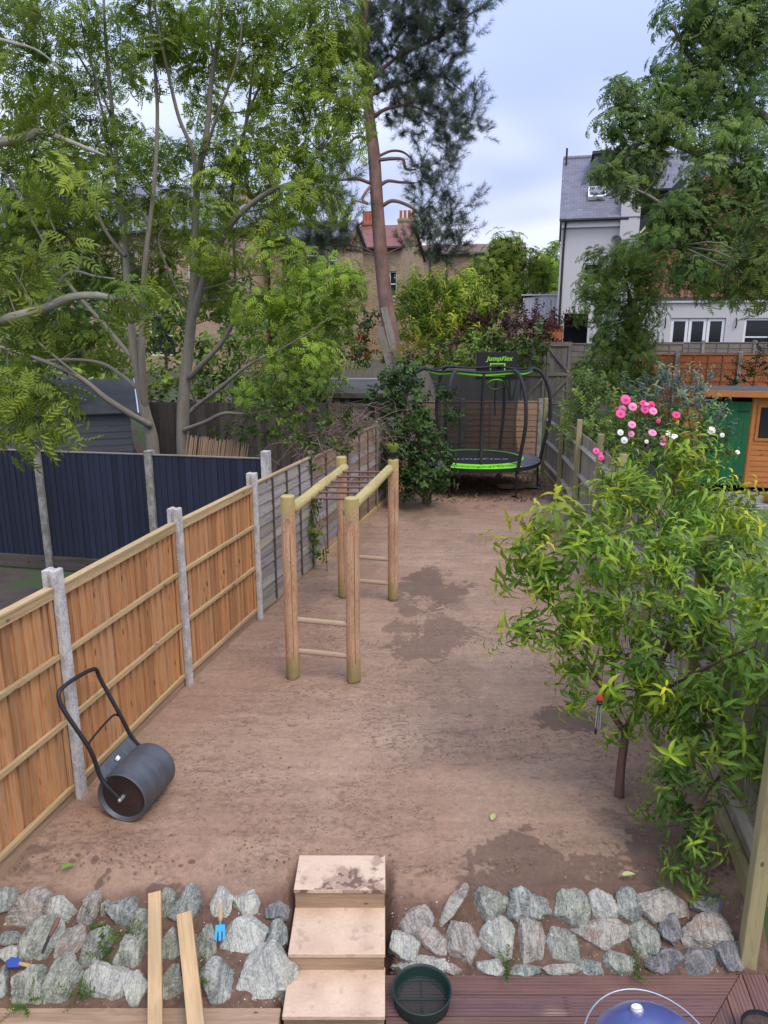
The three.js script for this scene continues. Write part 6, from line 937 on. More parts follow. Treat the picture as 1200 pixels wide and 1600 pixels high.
// tall pine
SEED = 730;
const PB = [0.28, 1.2, -24];
plant('pine_tree', 'tall reddish-barked pine with dark tufted crown leaning over the gardens', 'tree', PB, [
  [[PB, [0.288, 3.158, -24], [0.081, 4.445, -24], [-0.06, 5.602, -24], [-0.197, 7.288, -24], [-0.309, 8.914, -24], [-0.421, 9.793, -24], [-0.529, 10.996, -24], [-0.558, 12.332, -24], [-0.512, 13.947, -24]], [0.34, 0.33, 0.31, 0.29, 0.265, 0.25, 0.22, 0.18, 0.15, 0.09]],
  [[[-0.194, 8.825, -24], [0.233, 9.007, -24.1], [0.585, 8.993, -24.2], [0.879, 8.778, -24.2]], [0.06, 0.05, 0.045, 0.03]],
  [[[-0.154, 8.715, -23.9], [0.287, 8.709, -23.7], [0.571, 8.653, -23.6], [0.649, 8.407, -23.6], [0.955, 8.389, -23.6]], [0.075, 0.07, 0.06, 0.06, 0.03]],
  [[[-0.078, 8.054, -24], [0.117, 8.144, -24], [0.488, 8.108, -24], [0.936, 8.09, -24]], [0.08, 0.065, 0.055, 0.03]],
  [[[-0.059, 7.435, -24], [0.234, 7.565, -23.9], [0.682, 7.44, -23.8], [1.015, 7.222, -23.8], [1.254, 6.855, -23.8]], [0.085, 0.075, 0.065, 0.05, 0.03]],
  [[[-0.429, 8.09, -24], [-0.779, 8.198, -24], [-1.267, 8.18, -24], [-1.852, 8.144, -24]], [0.075, 0.07, 0.05, 0.03]],
  [[[-0.426, 7.946, -23.8], [-0.539, 7.768, -23.6], [-0.656, 7.553, -23.6], [-0.502, 7.445, -23.6], [-0.845, 7.501, -23.5]], [0.06, 0.055, 0.05, 0.05, 0.02]],
  [[[-0.539, 9.303, -24], [-0.769, 9.391, -24], [-1.06, 9.18, -24], [-1.356, 8.736, -24]], [0.06, 0.055, 0.045, 0.02]],
  [[[-0.268, 9.932, -24], [0, 10.052, -23.8], [0.75, 10.118, -23.6], [1.687, 9.667, -23.5]], [0.09, 0.07, 0.05, 0.02]],
  [[[-0.473, 10.826, -24], [0.373, 11.437, -23.8], [1.47, 11.864, -23.6], [2.542, 12.474, -23.5]], [0.08, 0.07, 0.05, 0.02]],
  [[[-0.527, 11.334, -24], [-0.946, 12.105, -24.3], [-1.136, 12.846, -24.5]], [0.07, 0.05, 0.02]],
  [[[-0.456, 10.485, -24], [0.573, 10.885, -24.2], [1.729, 11.117, -24.4], [2.422, 10.713, -24.5]], [0.07, 0.05, 0.04, 0.02]],
], 'pine', [{ kind: 'needle', scale: 1.4, dens: 9.5, lift: 0.5, core: 0.15, cols: [[0.034, 0.060, 0.032], [0.075, 0.11, 0.055]], clumps: [[-0.76, 12.48, -24.4, 0.57, 0.76, 0.8], [0, 12.66, -24, 0.83, 0.74, 0.79], [0.92, 12.75, -23.8, 0.83, 0.64, 0.73], [1.82, 12.59, -23.6, 0.82, 0.55, 0.68], [2.54, 12.63, -23.5, 0.45, 0.36, 0.41], [0.19, 11.84, -24, 0.94, 0.6, 0.77], [1.2, 12.02, -23.8, 0.83, 0.52, 0.68], [2.11, 12.11, -23.6, 0.62, 0.44, 0.53], [-0.76, 11.43, -24.3, 0.48, 0.53, 0.51], [0, 11, -24, 0.79, 0.49, 0.64], [1.04, 11.33, -24, 0.75, 0.41, 0.58], [1.95, 11.64, -23.8, 0.46, 0.3, 0.38], [0.76, 10.66, -24, 0.76, 0.42, 0.59], [1.72, 11.09, -24.3, 0.65, 0.38, 0.52], [2.35, 10.94, -24.4, 0.35, 0.27, 0.31], [0.19, 10.17, -23.8, 0.57, 0.38, 0.47], [1.13, 10.15, -23.7, 0.75, 0.38, 0.56], [1.89, 10.17, -23.8, 0.72, 0.38, 0.55], [2.58, 10.05, -24, 0.42, 0.31, 0.36], [1.5, 9.58, -23.5, 0.75, 0.34, 0.54], [2.26, 9.52, -23.6, 0.68, 0.38, 0.53], [2.83, 9.43, -23.6, 0.26, 0.23, 0.25], [0.76, 9.72, -23.7, 0.49, 0.3, 0.4], [1.9, 9.09, -23.6, 0.47, 0.23, 0.35], [1.15, 8.5, -23.7, 0.5, 0.29, 0.39], [1.92, 8.61, -23.8, 0.42, 0.25, 0.34], [1.27, 8.11, -24, 0.51, 0.31, 0.41], [1.94, 8, -23.9, 0.35, 0.23, 0.29], [1.47, 7.56, -24, 0.51, 0.31, 0.41], [2.34, 7.48, -23.8, 0.66, 0.25, 0.46], [0.98, 7.08, -23.8, 0.35, 0.23, 0.29], [1.76, 6.98, -23.8, 0.67, 0.35, 0.51], [1.38, 6.43, -23.8, 0.67, 0.35, 0.51], [2.21, 6.43, -23.8, 0.59, 0.39, 0.49], [0.89, 6.25, -23.9, 0.44, 0.2, 0.32], [1.79, 6.01, -23.9, 0.68, 0.24, 0.46], [-1.66, 8.87, -24.2, 0.43, 0.39, 0.41], [-1.26, 8.38, -24, 0.35, 0.43, 0.39], [-1.98, 7.89, -24.3, 0.59, 0.5, 0.54], [-2.2, 7.25, -24.4, 0.64, 0.5, 0.57], [-1.59, 6.95, -24.2, 0.6, 0.5, 0.55], [-1.06, 7.23, -23.6, 0.31, 0.31, 0.31], [-1.81, 6.29, -24.2, 0.64, 0.4, 0.52], [-1.19, 6.17, -24, 0.36, 0.28, 0.32], [-2.42, 6.4, -24.4, 0.51, 0.4, 0.45]] }], { sub: 5, twigR: 0.02, slim: 0.74 });
// big leafy tree over the white house
SEED = 740;
plant('ash_tree', 'huge dense ash crown overhanging the pale rendered house', 'tree', [11.2, 0, -18.6], [
  [[[11.2, 0, -18.6], [11.1, 3, -18.6], [10.9, 6, -18.6], [10.7, 9, -18.6], [10.4, 12.5, -18.6]], [0.36, 0.32, 0.27, 0.2, 0.1]],
  [[[11.1, 3.4, -18.6], [8.448, 5.163, -18.4], [7.399, 5.579, -18.2], [6.565, 5.629, -18], [5.762, 5.417, -18]], [0.16, 0.12, 0.1, 0.07, 0.03]],
  [[[10.9, 5.5, -18.6], [7.945, 7.311, -18.5], [6.991, 7.86, -18.5], [6.086, 7.996, -18.5], [5.386, 7.449, -18.5]], [0.15, 0.11, 0.09, 0.06, 0.03]],
  [[[10.8, 7.5, -18.6], [7.79, 9.095, -18.6], [6.988, 9.751, -18.6], [6.49, 10.394, -18.6]], [0.12, 0.09, 0.06, 0.03]],
  [[[7.399, 5.579, -18.2], [6.771, 6.175, -17.9], [6.105, 6.638, -17.8], [5.502, 6.907, -17.8]], [0.06, 0.05, 0.035, 0.015]],
], 'ash', [{ kind: 'ash', scale: 1.1, dens: 11, cols: [[0.10, 0.185, 0.045], [0.21, 0.30, 0.072]], clumps: [[6.75, 10.65, -18.6, 0.6, 0.52, 0.56], [7.52, 10.7, -18.4, 0.71, 0.57, 0.64], [8.48, 10.65, -18.6, 0.72, 0.57, 0.65], [7.27, 9.88, -18.6, 0.73, 0.52, 0.62], [8.12, 9.81, -18.4, 0.72, 0.52, 0.62], [6.69, 9.46, -18.7, 0.56, 0.38, 0.47], [6.05, 8.83, -18.6, 0.56, 0.38, 0.47], [5.45, 8.96, -18.6, 0.37, 0.32, 0.35], [6.87, 8.76, -18.6, 0.62, 0.41, 0.52], [7.62, 8.93, -18.5, 0.66, 0.47, 0.56], [8.45, 8.91, -18.4, 0.61, 0.52, 0.57], [5.32, 8.33, -18.5, 0.41, 0.33, 0.37], [5.96, 8.18, -18.4, 0.53, 0.35, 0.44], [6.71, 8.11, -18.4, 0.53, 0.35, 0.44], [7.48, 8.02, -18.3, 0.62, 0.44, 0.53], [8.37, 7.95, -18.3, 0.62, 0.5, 0.56], [5.72, 7.57, -18.4, 0.53, 0.33, 0.43], [5.23, 7.15, -18.4, 0.36, 0.24, 0.3], [5.7, 6.95, -18.2, 0.44, 0.22, 0.33], [6.25, 7.4, -18.4, 0.33, 0.33, 0.33], [7.45, 7.15, -18, 0.58, 0.41, 0.5], [8.2, 6.94, -18, 0.61, 0.44, 0.53], [8.68, 7.21, -18, 0.44, 0.5, 0.47], [7.22, 6.53, -18, 0.56, 0.35, 0.46], [7.95, 6.17, -17.9, 0.66, 0.38, 0.52], [8.64, 6.16, -17.8, 0.47, 0.44, 0.45], [7.06, 5.91, -18, 0.53, 0.33, 0.43], [7.69, 5.47, -17.8, 0.62, 0.35, 0.49], [8.51, 5.4, -17.8, 0.5, 0.36, 0.43], [7.44, 4.97, -17.8, 0.63, 0.3, 0.46], [7.05, 4.84, -17.9, 0.42, 0.21, 0.32], [6.54, 5.91, -18, 0.42, 0.33, 0.37], [5.03, 6.97, -18.3, 0.21, 0.16, 0.19], [5.94, 6.71, -18.1, 0.3, 0.15, 0.22], [6.38, 6.4, -18, 0.35, 0.27, 0.31], [6.84, 6.38, -17.9, 0.41, 0.32, 0.37], [6.83, 5.24, -17.9, 0.39, 0.24, 0.31], [7.82, 4.57, -17.7, 0.48, 0.16, 0.32], [6.1, 5.48, -17.9, 0.36, 0.21, 0.28], [6.35, 8.4, -18.5, 0.44, 0.32, 0.38], [7.64, 10.13, -18.2, 0.57, 0.42, 0.49], [7.03, 9.11, -18.2, 0.52, 0.34, 0.43]] },
  { kind: 'ash', scale: 1.2, dens: 9, cols: [[0.09, 0.145, 0.026], [0.175, 0.22, 0.04]], clumps: [[7.62, 5.55, -15.5, 0.36, 0.38, 0.37], [7.57, 4.94, -15.5, 0.44, 0.34, 0.39], [7.75, 4.5, -15.5, 0.36, 0.29, 0.33], [7.5, 4.32, -15.6, 0.32, 0.21, 0.26], [7.4, 4.83, -15.8, 0.29, 0.24, 0.26]] }], { sub: 5 });
plant('ash_sapling', 'slender young ash standing against the orange fence', 'tree', [7.1, 1.1, -21.2], [
  [[[7.1, 1.0, -21.2], [7.093, 2.252, -21], [6.85, 3.32, -20.8], [6.734, 4.345, -20.7], [6.448, 5.336, -20.6]], [0.11, 0.1, 0.08, 0.06, 0.02]], [[[6.85, 3.32, -20.8], [7.136, 4.342, -20.6], [7.222, 5.336, -20.6]], [0.05, 0.04, 0.015]],
], 'ash', [{ kind: 'ash', scale: 1.1, dens: 9.5, cols: [[0.13, 0.23, 0.05], [0.26, 0.35, 0.075]], clumps: [[6.01, 5.42, -20.6, 0.69, 0.38, 0.53], [6.7, 5.64, -20.4, 0.64, 0.41, 0.53], [5.7, 4.92, -20.6, 0.48, 0.41, 0.45], [6.46, 4.84, -20.5, 0.69, 0.45, 0.57], [7.1, 4.99, -20.4, 0.48, 0.48, 0.48], [5.66, 4.34, -20.6, 0.42, 0.38, 0.4], [6.34, 4.17, -20.5, 0.62, 0.42, 0.52], [7.03, 4.17, -20.5, 0.59, 0.45, 0.52], [6.3, 3.5, -20.5, 0.59, 0.42, 0.51], [7, 3.5, -20.5, 0.56, 0.42, 0.49], [6.08, 2.9, -20.5, 0.56, 0.39, 0.48], [6.76, 2.81, -20.4, 0.63, 0.42, 0.53], [6.24, 2.3, -20.3, 0.67, 0.35, 0.51], [6.92, 2.22, -20.2, 0.53, 0.32, 0.42], [5.64, 2.47, -20.4, 0.39, 0.35, 0.37]] }], { sub: 5 });
// peach tree
SEED = 750;
plant('peach_tree', 'young peach tree with long bright leaves spreading over the fence from one slim trunk', 'tree', [1.92, 0.02, -5.22], [
  [[[1.92, 0.02, -5.22], [1.905, 0.306, -5.2], [1.913, 0.593, -5.2], [1.898, 0.661, -5.2]], [0.04, 0.034, 0.031, 0.03]],
  [[[1.904, 0.639, -5.2], [1.79, 0.807, -5.2], [1.727, 0.984, -5.2], [1.559, 1.256, -5.2], [1.367, 1.573, -5.2], [1.209, 1.78, -5.2]], [0.028, 0.024, 0.02, 0.016, 0.012, 0.006]],
  [[[1.727, 0.984, -5.2], [1.404, 1.356, -5.1], [1.13, 1.58, -5], [0.89, 1.501, -4.95]], [0.014, 0.012, 0.009, 0.004]],
  [[[1.91, 0.639, -5.2], [2.086, 0.793, -5.4], [2.339, 1.124, -5.6], [2.519, 1.577, -5.9], [2.591, 2.155, -6.3], [2.607, 2.493, -6.5]], [0.026, 0.024, 0.021, 0.018, 0.014, 0.006]],
  [[[2.339, 1.124, -5.6], [2.581, 1.352, -5.6], [2.81, 1.594, -5.7], [3.034, 1.895, -5.8]], [0.018, 0.015, 0.012, 0.006]],
  [[[2.086, 0.793, -5.4], [2.313, 0.874, -5.2], [2.526, 0.876, -5], [2.602, 0.676, -4.8], [2.289, 0.614, -4.5], [2.094, 0.405, -4.3], [2.083, 0.088, -4.25]], [0.018, 0.015, 0.013, 0.011, 0.009, 0.006, 0.004]],
  [[[2.086, 0.793, -5.4], [2.252, 1.195, -5], [2.32, 1.54, -4.6], [2.335, 1.793, -4.25]], [0.018, 0.014, 0.01, 0.005]],
  [[[1.79, 0.807, -5.2], [1.837, 1.327, -5.4], [1.914, 1.796, -5.6], [2.058, 2.199, -5.9]], [0.016, 0.014, 0.01, 0.005]],
], 'peach', [{ kind: 'lance', dens: 28, scale: 1.08, core: 0.1, lift: 0.1, cols: [[0.18, 0.31, 0.032], [0.31, 0.43, 0.044]], clumps: [[1.25, 2.24, -5.1, 0.15, 0.11, 0.13], [1.11, 2.05, -5, 0.1, 0.1, 0.1], [1.32, 1.97, -5.1, 0.2, 0.15, 0.17], [1, 2.05, -5, 0.06, 0.07, 0.06], [1.24, 1.74, -5.1, 0.18, 0.12, 0.15], [0.97, 1.52, -4.95, 0.08, 0.07, 0.07], [1.11, 1.58, -5, 0.14, 0.08, 0.11], [1.32, 1.5, -5, 0.16, 0.11, 0.14], [1.63, 2.12, -5.4, 0.18, 0.15, 0.16], [1.59, 1.83, -5.2, 0.19, 0.15, 0.17], [1.54, 1.56, -5.1, 0.18, 0.13, 0.16], [1.59, 1.27, -5.05, 0.15, 0.13, 0.14], [1.86, 1.59, -5.3, 0.19, 0.18, 0.18], [1.87, 1.3, -5.1, 0.16, 0.15, 0.16], [1.93, 1.09, -5, 0.16, 0.13, 0.14], [1.76, 1.04, -5, 0.11, 0.1, 0.1], [1.9, 1.94, -5.5, 0.18, 0.17, 0.18], [1.5, 1.01, -5.1, 0.07, 0.11, 0.09], [2.09, 0.88, -5, 0.11, 0.12, 0.11], [1.92, 0.74, -5.05, 0.07, 0.07, 0.07]] },
  { kind: 'lance', dens: 26, scale: 1.08, core: 0.1, lift: 0.15, cols: [[0.17, 0.30, 0.042], [0.31, 0.43, 0.055]], clumps: [[2.6, 2.57, -6.5, 0.16, 0.1, 0.13], [2.24, 2.43, -6.5, 0.15, 0.12, 0.13], [2.46, 2.43, -6.4, 0.22, 0.17, 0.19], [2.74, 2.48, -6.4, 0.15, 0.15, 0.15], [2.06, 2.29, -6.2, 0.19, 0.16, 0.17], [2.32, 2.2, -6.1, 0.22, 0.19, 0.2], [2.62, 2.2, -6.1, 0.2, 0.19, 0.19], [2.32, 1.92, -5.9, 0.22, 0.18, 0.2], [2.63, 1.86, -5.9, 0.22, 0.19, 0.21], [2.86, 1.92, -5.9, 0.14, 0.18, 0.16], [2.33, 1.59, -5.7, 0.2, 0.19, 0.2], [2.58, 1.58, -5.6, 0.21, 0.19, 0.2], [2.84, 1.82, -5.7, 0.16, 0.18, 0.17], [2.34, 1.28, -5.5, 0.19, 0.17, 0.18], [2.58, 1.27, -5.4, 0.2, 0.17, 0.19], [2.37, 1.66, -4.55, 0.11, 0.13, 0.12], [2.32, 1.04, -5.2, 0.18, 0.15, 0.16], [2.6, 0.98, -5.2, 0.19, 0.16, 0.18], [2.37, 1.48, -4.25, 0.11, 0.13, 0.12], [2.38, 1.4, -4.6, 0.11, 0.12, 0.12], [2.39, 0.82, -5, 0.17, 0.14, 0.15], [2.42, 1.06, -4.5, 0.15, 0.13, 0.14], [2.42, 1.24, -4.2, 0.1, 0.12, 0.11], [2.17, 0.73, -4.8, 0.14, 0.12, 0.13], [2.46, 0.68, -4.8, 0.16, 0.11, 0.14], [2.43, 1.01, -4.2, 0.09, 0.11, 0.1], [2.37, 0.82, -4.35, 0.11, 0.09, 0.1], [2.34, 1.86, -4.2, 0.09, 0.13, 0.11], [2.34, 2.12, -4.3, 0.09, 0.12, 0.1], [2.4, 1.97, -4.7, 0.11, 0.12, 0.12], [2.34, 1.35, -4.8, 0.13, 0.12, 0.12], [2.35, 1.69, -4.8, 0.13, 0.12, 0.12]] },
  { kind: 'lance', dens: 46, scale: 0.95, core: 0.1, lift: -0.1, cols: [[0.11, 0.20, 0.028], [0.19, 0.29, 0.038]], clumps: [[2.11, 0.64, -4.5, 0.13, 0.1, 0.12], [1.97, 0.51, -4.4, 0.11, 0.09, 0.1], [2.11, 0.47, -4.35, 0.12, 0.1, 0.11], [2.02, 0.3, -4.3, 0.11, 0.09, 0.1], [2.09, 0.19, -4.25, 0.09, 0.11, 0.1], [2.1, 0.01, -4.25, 0.05, 0.06, 0.06]] },
  { name: 'young_leaves', kind: 'lance', dens: 24, scale: 1.1, core: 0.6, lift: 0.6, cols: [[0.30, 0.39, 0.03], [0.44, 0.48, 0.04]], clumps: [[2.56, 2.63, -6.4, 0.17, 0.1, 0.14], [2.81, 2.53, -6.3, 0.13, 0.11, 0.12], [1.97, 2.37, -6.1, 0.13, 0.11, 0.12], [1.23, 2.34, -5, 0.14, 0.09, 0.11], [2.98, 2.23, -6, 0.11, 0.14, 0.12], [2.98, 1.96, -5.6, 0.1, 0.12, 0.11], [2.32, 2.03, -4.2, 0.06, 0.09, 0.08], [2.37, 1.64, -4.2, 0.06, 0.09, 0.07], [1.99, 1.09, -4.9, 0.11, 0.09, 0.1], [1.67, 2.28, -5.6, 0.13, 0.09, 0.11], [2.71, 2.23, -6, 0.16, 0.14, 0.15], [1.05, 2.12, -4.95, 0.08, 0.07, 0.08]] }], { sub: 3, twigR: 0.006 });

// ---------------------------------------------------------------- shrubs and climbers
function shrub(name, label, cat, base, sets, o = {}) {
  const all = sets.flatMap((s) => s.clumps), limbs = []; for (let k = 0; k < (o.stems ?? 3); k++) { const c = all[Math.floor(k * all.length / (o.stems ?? 3))], b = [base[0] + gs() * 0.12, base[1], base[2] + gs() * 0.12]; limbs.push([[b, [lerp(b[0], c[0], 0.4) + gs() * 0.08, lerp(b[1], c[1], 0.55), lerp(b[2], c[2], 0.4)], [c[0], c[1], c[2]]], [o.r ?? 0.03, (o.r ?? 0.03) * 0.7, (o.r ?? 0.03) * 0.35]]); }
  return plant(name, label, cat, base, limbs, 'twig', sets.map((s) => ({ name: 'foliage', ...s })), { trunks: 0, sub: 2, twigR: 0.006, ...o });
}
SEED = 800;
shrub('climbing_shrub', 'dark glossy climbing shrub piled against the side fence by the trampoline', 'shrub', [0.95, 0.03, -15.6], [{ kind: 'broad', dens: 27, scale: 1.2, core: 0.2, lift: 0.1, cols: [[0.034, 0.08, 0.026], [0.09, 0.16, 0.045]], clumps: [[0.32, 2.74, -15.6, 0.3, 0.27, 0.28], [0.54, 2.4, -15.5, 0.32, 0.27, 0.3], [0.14, 2.45, -15.8, 0.3, 0.36, 0.33], [1.21, 2.48, -15.5, 0.16, 0.12, 0.14], [0.57, 2, -15.4, 0.4, 0.38, 0.39], [0.38, 2.95, -15.9, 0.27, 0.19, 0.23], [0.81, 1.47, -15.2, 0.46, 0.4, 0.43], [0.53, 1.02, -15, 0.48, 0.37, 0.43], [1.01, 0.94, -15.1, 0.35, 0.38, 0.36], [0.74, 0.62, -15, 0.46, 0.27, 0.36], [1.22, 0.6, -15.1, 0.19, 0.22, 0.2], [0.27, 1.45, -15.3, 0.27, 0.35, 0.31], [1.37, 2.27, -15.4, 0.12, 0.16, 0.14], [0.13, 0.73, -15.1, 0.27, 0.3, 0.28], [1.42, 1.98, -15.4, 0.13, 0.19, 0.16], [-0.14, 2.06, -15.9, 0.22, 0.31, 0.26], [-0.21, 1.41, -15.6, 0.14, 0.28, 0.21]] }], { stems: 5, sub: 3 });
shrub('ivy_creeper', 'strand of pale ivy hanging down the fence behind the monkey bars', 'ivy', [-1.02, 0.05, -11.0], [{ kind: 'broad', dens: 60, scale: 0.8, core: 0.1, cols: [[0.07, 0.13, 0.025], [0.16, 0.22, 0.05]], clumps: [[-1.11, 1, -10.95, 0.06, 0.22, 0.05], [-1.09, 0.64, -10.95, 0.07, 0.22, 0.05], [-1.09, 1.3, -10.95, 0.05, 0.16, 0.05], [-1.07, 0.33, -10.95, 0.06, 0.1, 0.05], [-1.12, 1.74, -11, 0.07, 0.23, 0.06]] }], { stems: 1, r: 0.008 });
{ // tangle of dead creeper over the side fence
  SEED = 810; const base = [-0.9, 1.0, -12.6], t = thing('dead_creeper', 'tangled pinkish-brown dead creeper stems with some green leaves over the old fence', 'creeper', base), L = [];
  for (let k = 0; k < 210; k++) { const z = rr(-10.9, -15.6), x = leftX(z) + gs() * 0.35 - 0.1, y = 1.55 + rnd() * 0.75 - Math.abs(gs()) * 0.1, l = rr(0.25, 0.9), a = rr(0, 6.28), e = rr(-0.8, 0.8); L.push(tube([[x - base[0], y - base[1], z - base[2]], [x - base[0] + Math.cos(a) * l * 0.5 + gs() * 0.06, y - base[1] + e * l * 0.4 + 0.06, z - base[2] + Math.sin(a) * l * 0.5], [x - base[0] + Math.cos(a) * l, y - base[1] + e * l - 0.1, z - base[2] + Math.sin(a) * l]], [0.007, 0.005, 0.003], 4, 3, false)); }
  add('stems', merge(L), BK.dead, t).userData.kind = 'stuff';
  foliage(t, 'foliage', 'broad', [[-1.62, 2.41, -11.6, 0.35, 0.22, 0.3], [-1.26, 2.47, -12, 0.31, 0.21, 0.3], [-0.87, 2.21, -12.4, 0.37, 0.2, 0.3], [-1.02, 2.01, -11.5, 0.3, 0.16, 0.3], [-1.43, 2.06, -11.2, 0.22, 0.14, 0.2], [-0.56, 1.85, -12.6, 0.24, 0.18, 0.3], [-1.4, 2.73, -12.4, 0.32, 0.22, 0.4], [-1.95, 2.53, -12.4, 0.3, 0.22, 0.4]], [[0.05, 0.10, 0.02], [0.14, 0.19, 0.035]], { dens: 13, core: 0.2 });
}
SEED = 820;
shrub('privet_bush', 'pale green small-leaved privet rising behind the post and rail fence', 'shrub', [4.75, 0, -16.4], [{ kind: 'small', dens: 19, scale: 2.1, cols: [[0.11, 0.175, 0.035], [0.23, 0.30, 0.08]], clumps: [[4.32, 2.26, -16, 0.39, 0.28, 0.33], [4.82, 2.12, -16, 0.39, 0.31, 0.35], [4.15, 1.86, -15.8, 0.28, 0.3, 0.29], [4.52, 1.75, -15.6, 0.44, 0.36, 0.4], [4.93, 1.82, -15.6, 0.27, 0.3, 0.29], [4.63, 1.4, -15.2, 0.35, 0.27, 0.31], [4.34, 1.41, -15.6, 0.25, 0.25, 0.25], [4.57, 2.45, -16.2, 0.37, 0.2, 0.28]] }], { stems: 4 });
SEED = 825;
{ // roses
  const t = shrub('rose_bush', 'tall rose bush with pink and white blooms over the fence', 'rose bush', [4.85, 0, -12.4], [{ kind: 'broad', dens: 26, scale: 0.85, core: 0.15, cols: [[0.075, 0.145, 0.04], [0.155, 0.235, 0.06]], clumps: [[4.18, 2.32, -12.4, 0.33, 0.24, 0.28], [4.47, 2.27, -12.3, 0.34, 0.28, 0.31], [4.86, 2.17, -12.3, 0.32, 0.26, 0.29], [4.15, 1.91, -12.2, 0.32, 0.26, 0.29], [4.6, 1.87, -12.1, 0.36, 0.26, 0.31], [5.12, 1.91, -12.2, 0.3, 0.28, 0.29], [5.44, 2.21, -12.4, 0.24, 0.26, 0.25], [3.89, 1.8, -12.2, 0.22, 0.28, 0.25], [4.27, 1.51, -12, 0.38, 0.24, 0.31], [5.49, 1.91, -12.2, 0.19, 0.26, 0.23], [4.91, 1.51, -12, 0.32, 0.21, 0.27], [5.72, 1.8, -12.2, 0.15, 0.22, 0.18], [3.91, 1.4, -12, 0.21, 0.21, 0.21]] }], { stems: 5, r: 0.015 });
  const rose = (s) => { const g = []; for (let ring = 0; ring < 4; ring++) for (let k = 0; k < 4 + ring * 2; k++) { const a = k / (4 + ring * 2) * 6.28 + ring, e = 1.35 - ring * 0.42, p = new THREE.SphereGeometry(0.022 + ring * 0.005, 6, 4, 0, Math.PI, 0, Math.PI * 0.62).scale(1, 1.1, 0.5); p.rotateX(-Math.PI / 2 + e); p.rotateY(-a + Math.PI / 2); p.translate(Math.cos(a) * ring * 0.014, 0.02 - ring * 0.006, Math.sin(a) * ring * 0.014); g.push(p); } const m = merge(g); m.computeVertexNormals(); return m; };
  const RG = rose(1), pk = [std({ color: rgb(0.80, 0.075, 0.27), roughness: 0.6, side: THREE.DoubleSide }), std({ color: rgb(0.82, 0.25, 0.42), roughness: 0.6, side: THREE.DoubleSide }), std({ color: rgb(0.75, 0.03, 0.17), roughness: 0.6, side: THREE.DoubleSide }), std({ color: rgb(0.80, 0.76, 0.66), roughness: 0.6, side: THREE.DoubleSide })];
  const F = [[[3.906, 2.632, -11.9], 0, 1.5], [[4.029, 2.519, -11.9], 1, 1.3], [[3.841, 2.405, -11.9], 0, 1.4], [[3.899, 2.467, -12], 1, 1.2], [[4.201, 2.57, -11.9], 2, 1.1], [[4.328, 2.55, -11.9], 2, 1.1], [[4.195, 2.488, -11.8], 0, 1.2], [[4.331, 2.457, -11.8], 1, 1.2], [[4.709, 2.395, -11.8], 2, 1.2], [[4.009, 2.24, -11.8], 1, 1.2], [[4.315, 2.119, -11.7], 1, 1.2], [[4.539, 2.036, -11.7], 0, 1], [[4.494, 1.963, -11.7], 1, 0.9], [[3.459, 1.812, -11.8], 0, 1], [[3.52, 1.723, -11.7], 0, 0.9], [[3.848, 1.499, -11.6], 2, 0.9], [[4.66, 2.067, -11.7], 3, 1.2], [[4.584, 2.109, -11.7], 3, 1], [[5.303, 2.147, -11.8], 3, 1.2], [[3.8, 2.129, -11.7], 3, 0.9], [[3.871, 2.005, -11.7], 3, 1], [[5.488, 2.074, -11.8], 3, 0.7], [[5.77, 1.791, -11.8], 3, 0.7], [[4.234, 1.984, -11.7], 3, 0.6]];
  for (const [p, c, s] of F) { const m = add('rose_bloom', RG, pk[c], t); m.position.set(p[0] - t.position.x, p[1] - t.position.y, p[2] - t.position.z); m.scale.setScalar(s * 0.88); m.rotation.set(rr(0.7, 1.35), rr(0, 6), 0); }
  for (let k = 0; k < 7; k++) { const [p, c, s] = F[Math.floor(rnd() * 16)], m = add('rose_bloom', RG, pk[Math.floor(rnd() * 2.99)], t); m.position.set(p[0] - t.position.x + gs() * 0.3, p[1] - t.position.y + gs() * 0.14 - 0.08, p[2] - t.position.z + gs() * 0.12); m.scale.setScalar(rr(0.45, 0.85)); m.rotation.set(rr(0.5, 1.35), rr(0, 6), 0); }
}
SEED = 830;
shrub('buddleia', 'silvery grey-green buddleia behind the roses', 'shrub', [5.9, 0, -13.6], [{ kind: 'lance', dens: 13, scale: 1.1, cols: [[0.13, 0.175, 0.125], [0.24, 0.29, 0.215]], lift: 0.6, clumps: [[5, 2.67, -13.4, 0.37, 0.26, 0.31], [5.48, 2.55, -13.4, 0.35, 0.28, 0.31], [4.69, 2.66, -13.5, 0.21, 0.23, 0.22], [5.81, 2.33, -13.3, 0.26, 0.3, 0.28], [5.29, 2.89, -13.6, 0.24, 0.16, 0.2], [5.79, 2.78, -13.5, 0.19, 0.21, 0.2], [6.03, 2, -13.2, 0.21, 0.28, 0.24], [4.45, 1.44, -13, 0.25, 0.28, 0.27], [4.16, 1.44, -13, 0.18, 0.23, 0.21]] }], { stems: 5 });
SEED = 840;
shrub('laurel_bush', 'broad yellow-green laurel mound beyond the far fence', 'shrub', [2.4, 1.2, -26], [{ kind: 'lance', dens: 8, scale: 2.2, lift: 0.5, cols: [[0.21, 0.32, 0.03], [0.40, 0.48, 0.05]], clumps: [[1.1, 4.08, -26, 0.79, 0.57, 0.68], [1.99, 4.51, -26.2, 0.97, 0.62, 0.8], [2.97, 4.29, -26, 0.75, 0.62, 0.68], [1.55, 5.05, -26.4, 0.84, 0.4, 0.62], [2.46, 5.17, -26.6, 0.67, 0.36, 0.51], [3.4, 3.87, -25.8, 0.53, 0.53, 0.53], [0.89, 4.84, -26.4, 0.49, 0.4, 0.44], [2.51, 3.65, -25.6, 0.74, 0.44, 0.59], [1.53, 3.55, -25.6, 0.74, 0.39, 0.57]] }], { stems: 5, r: 0.05 });
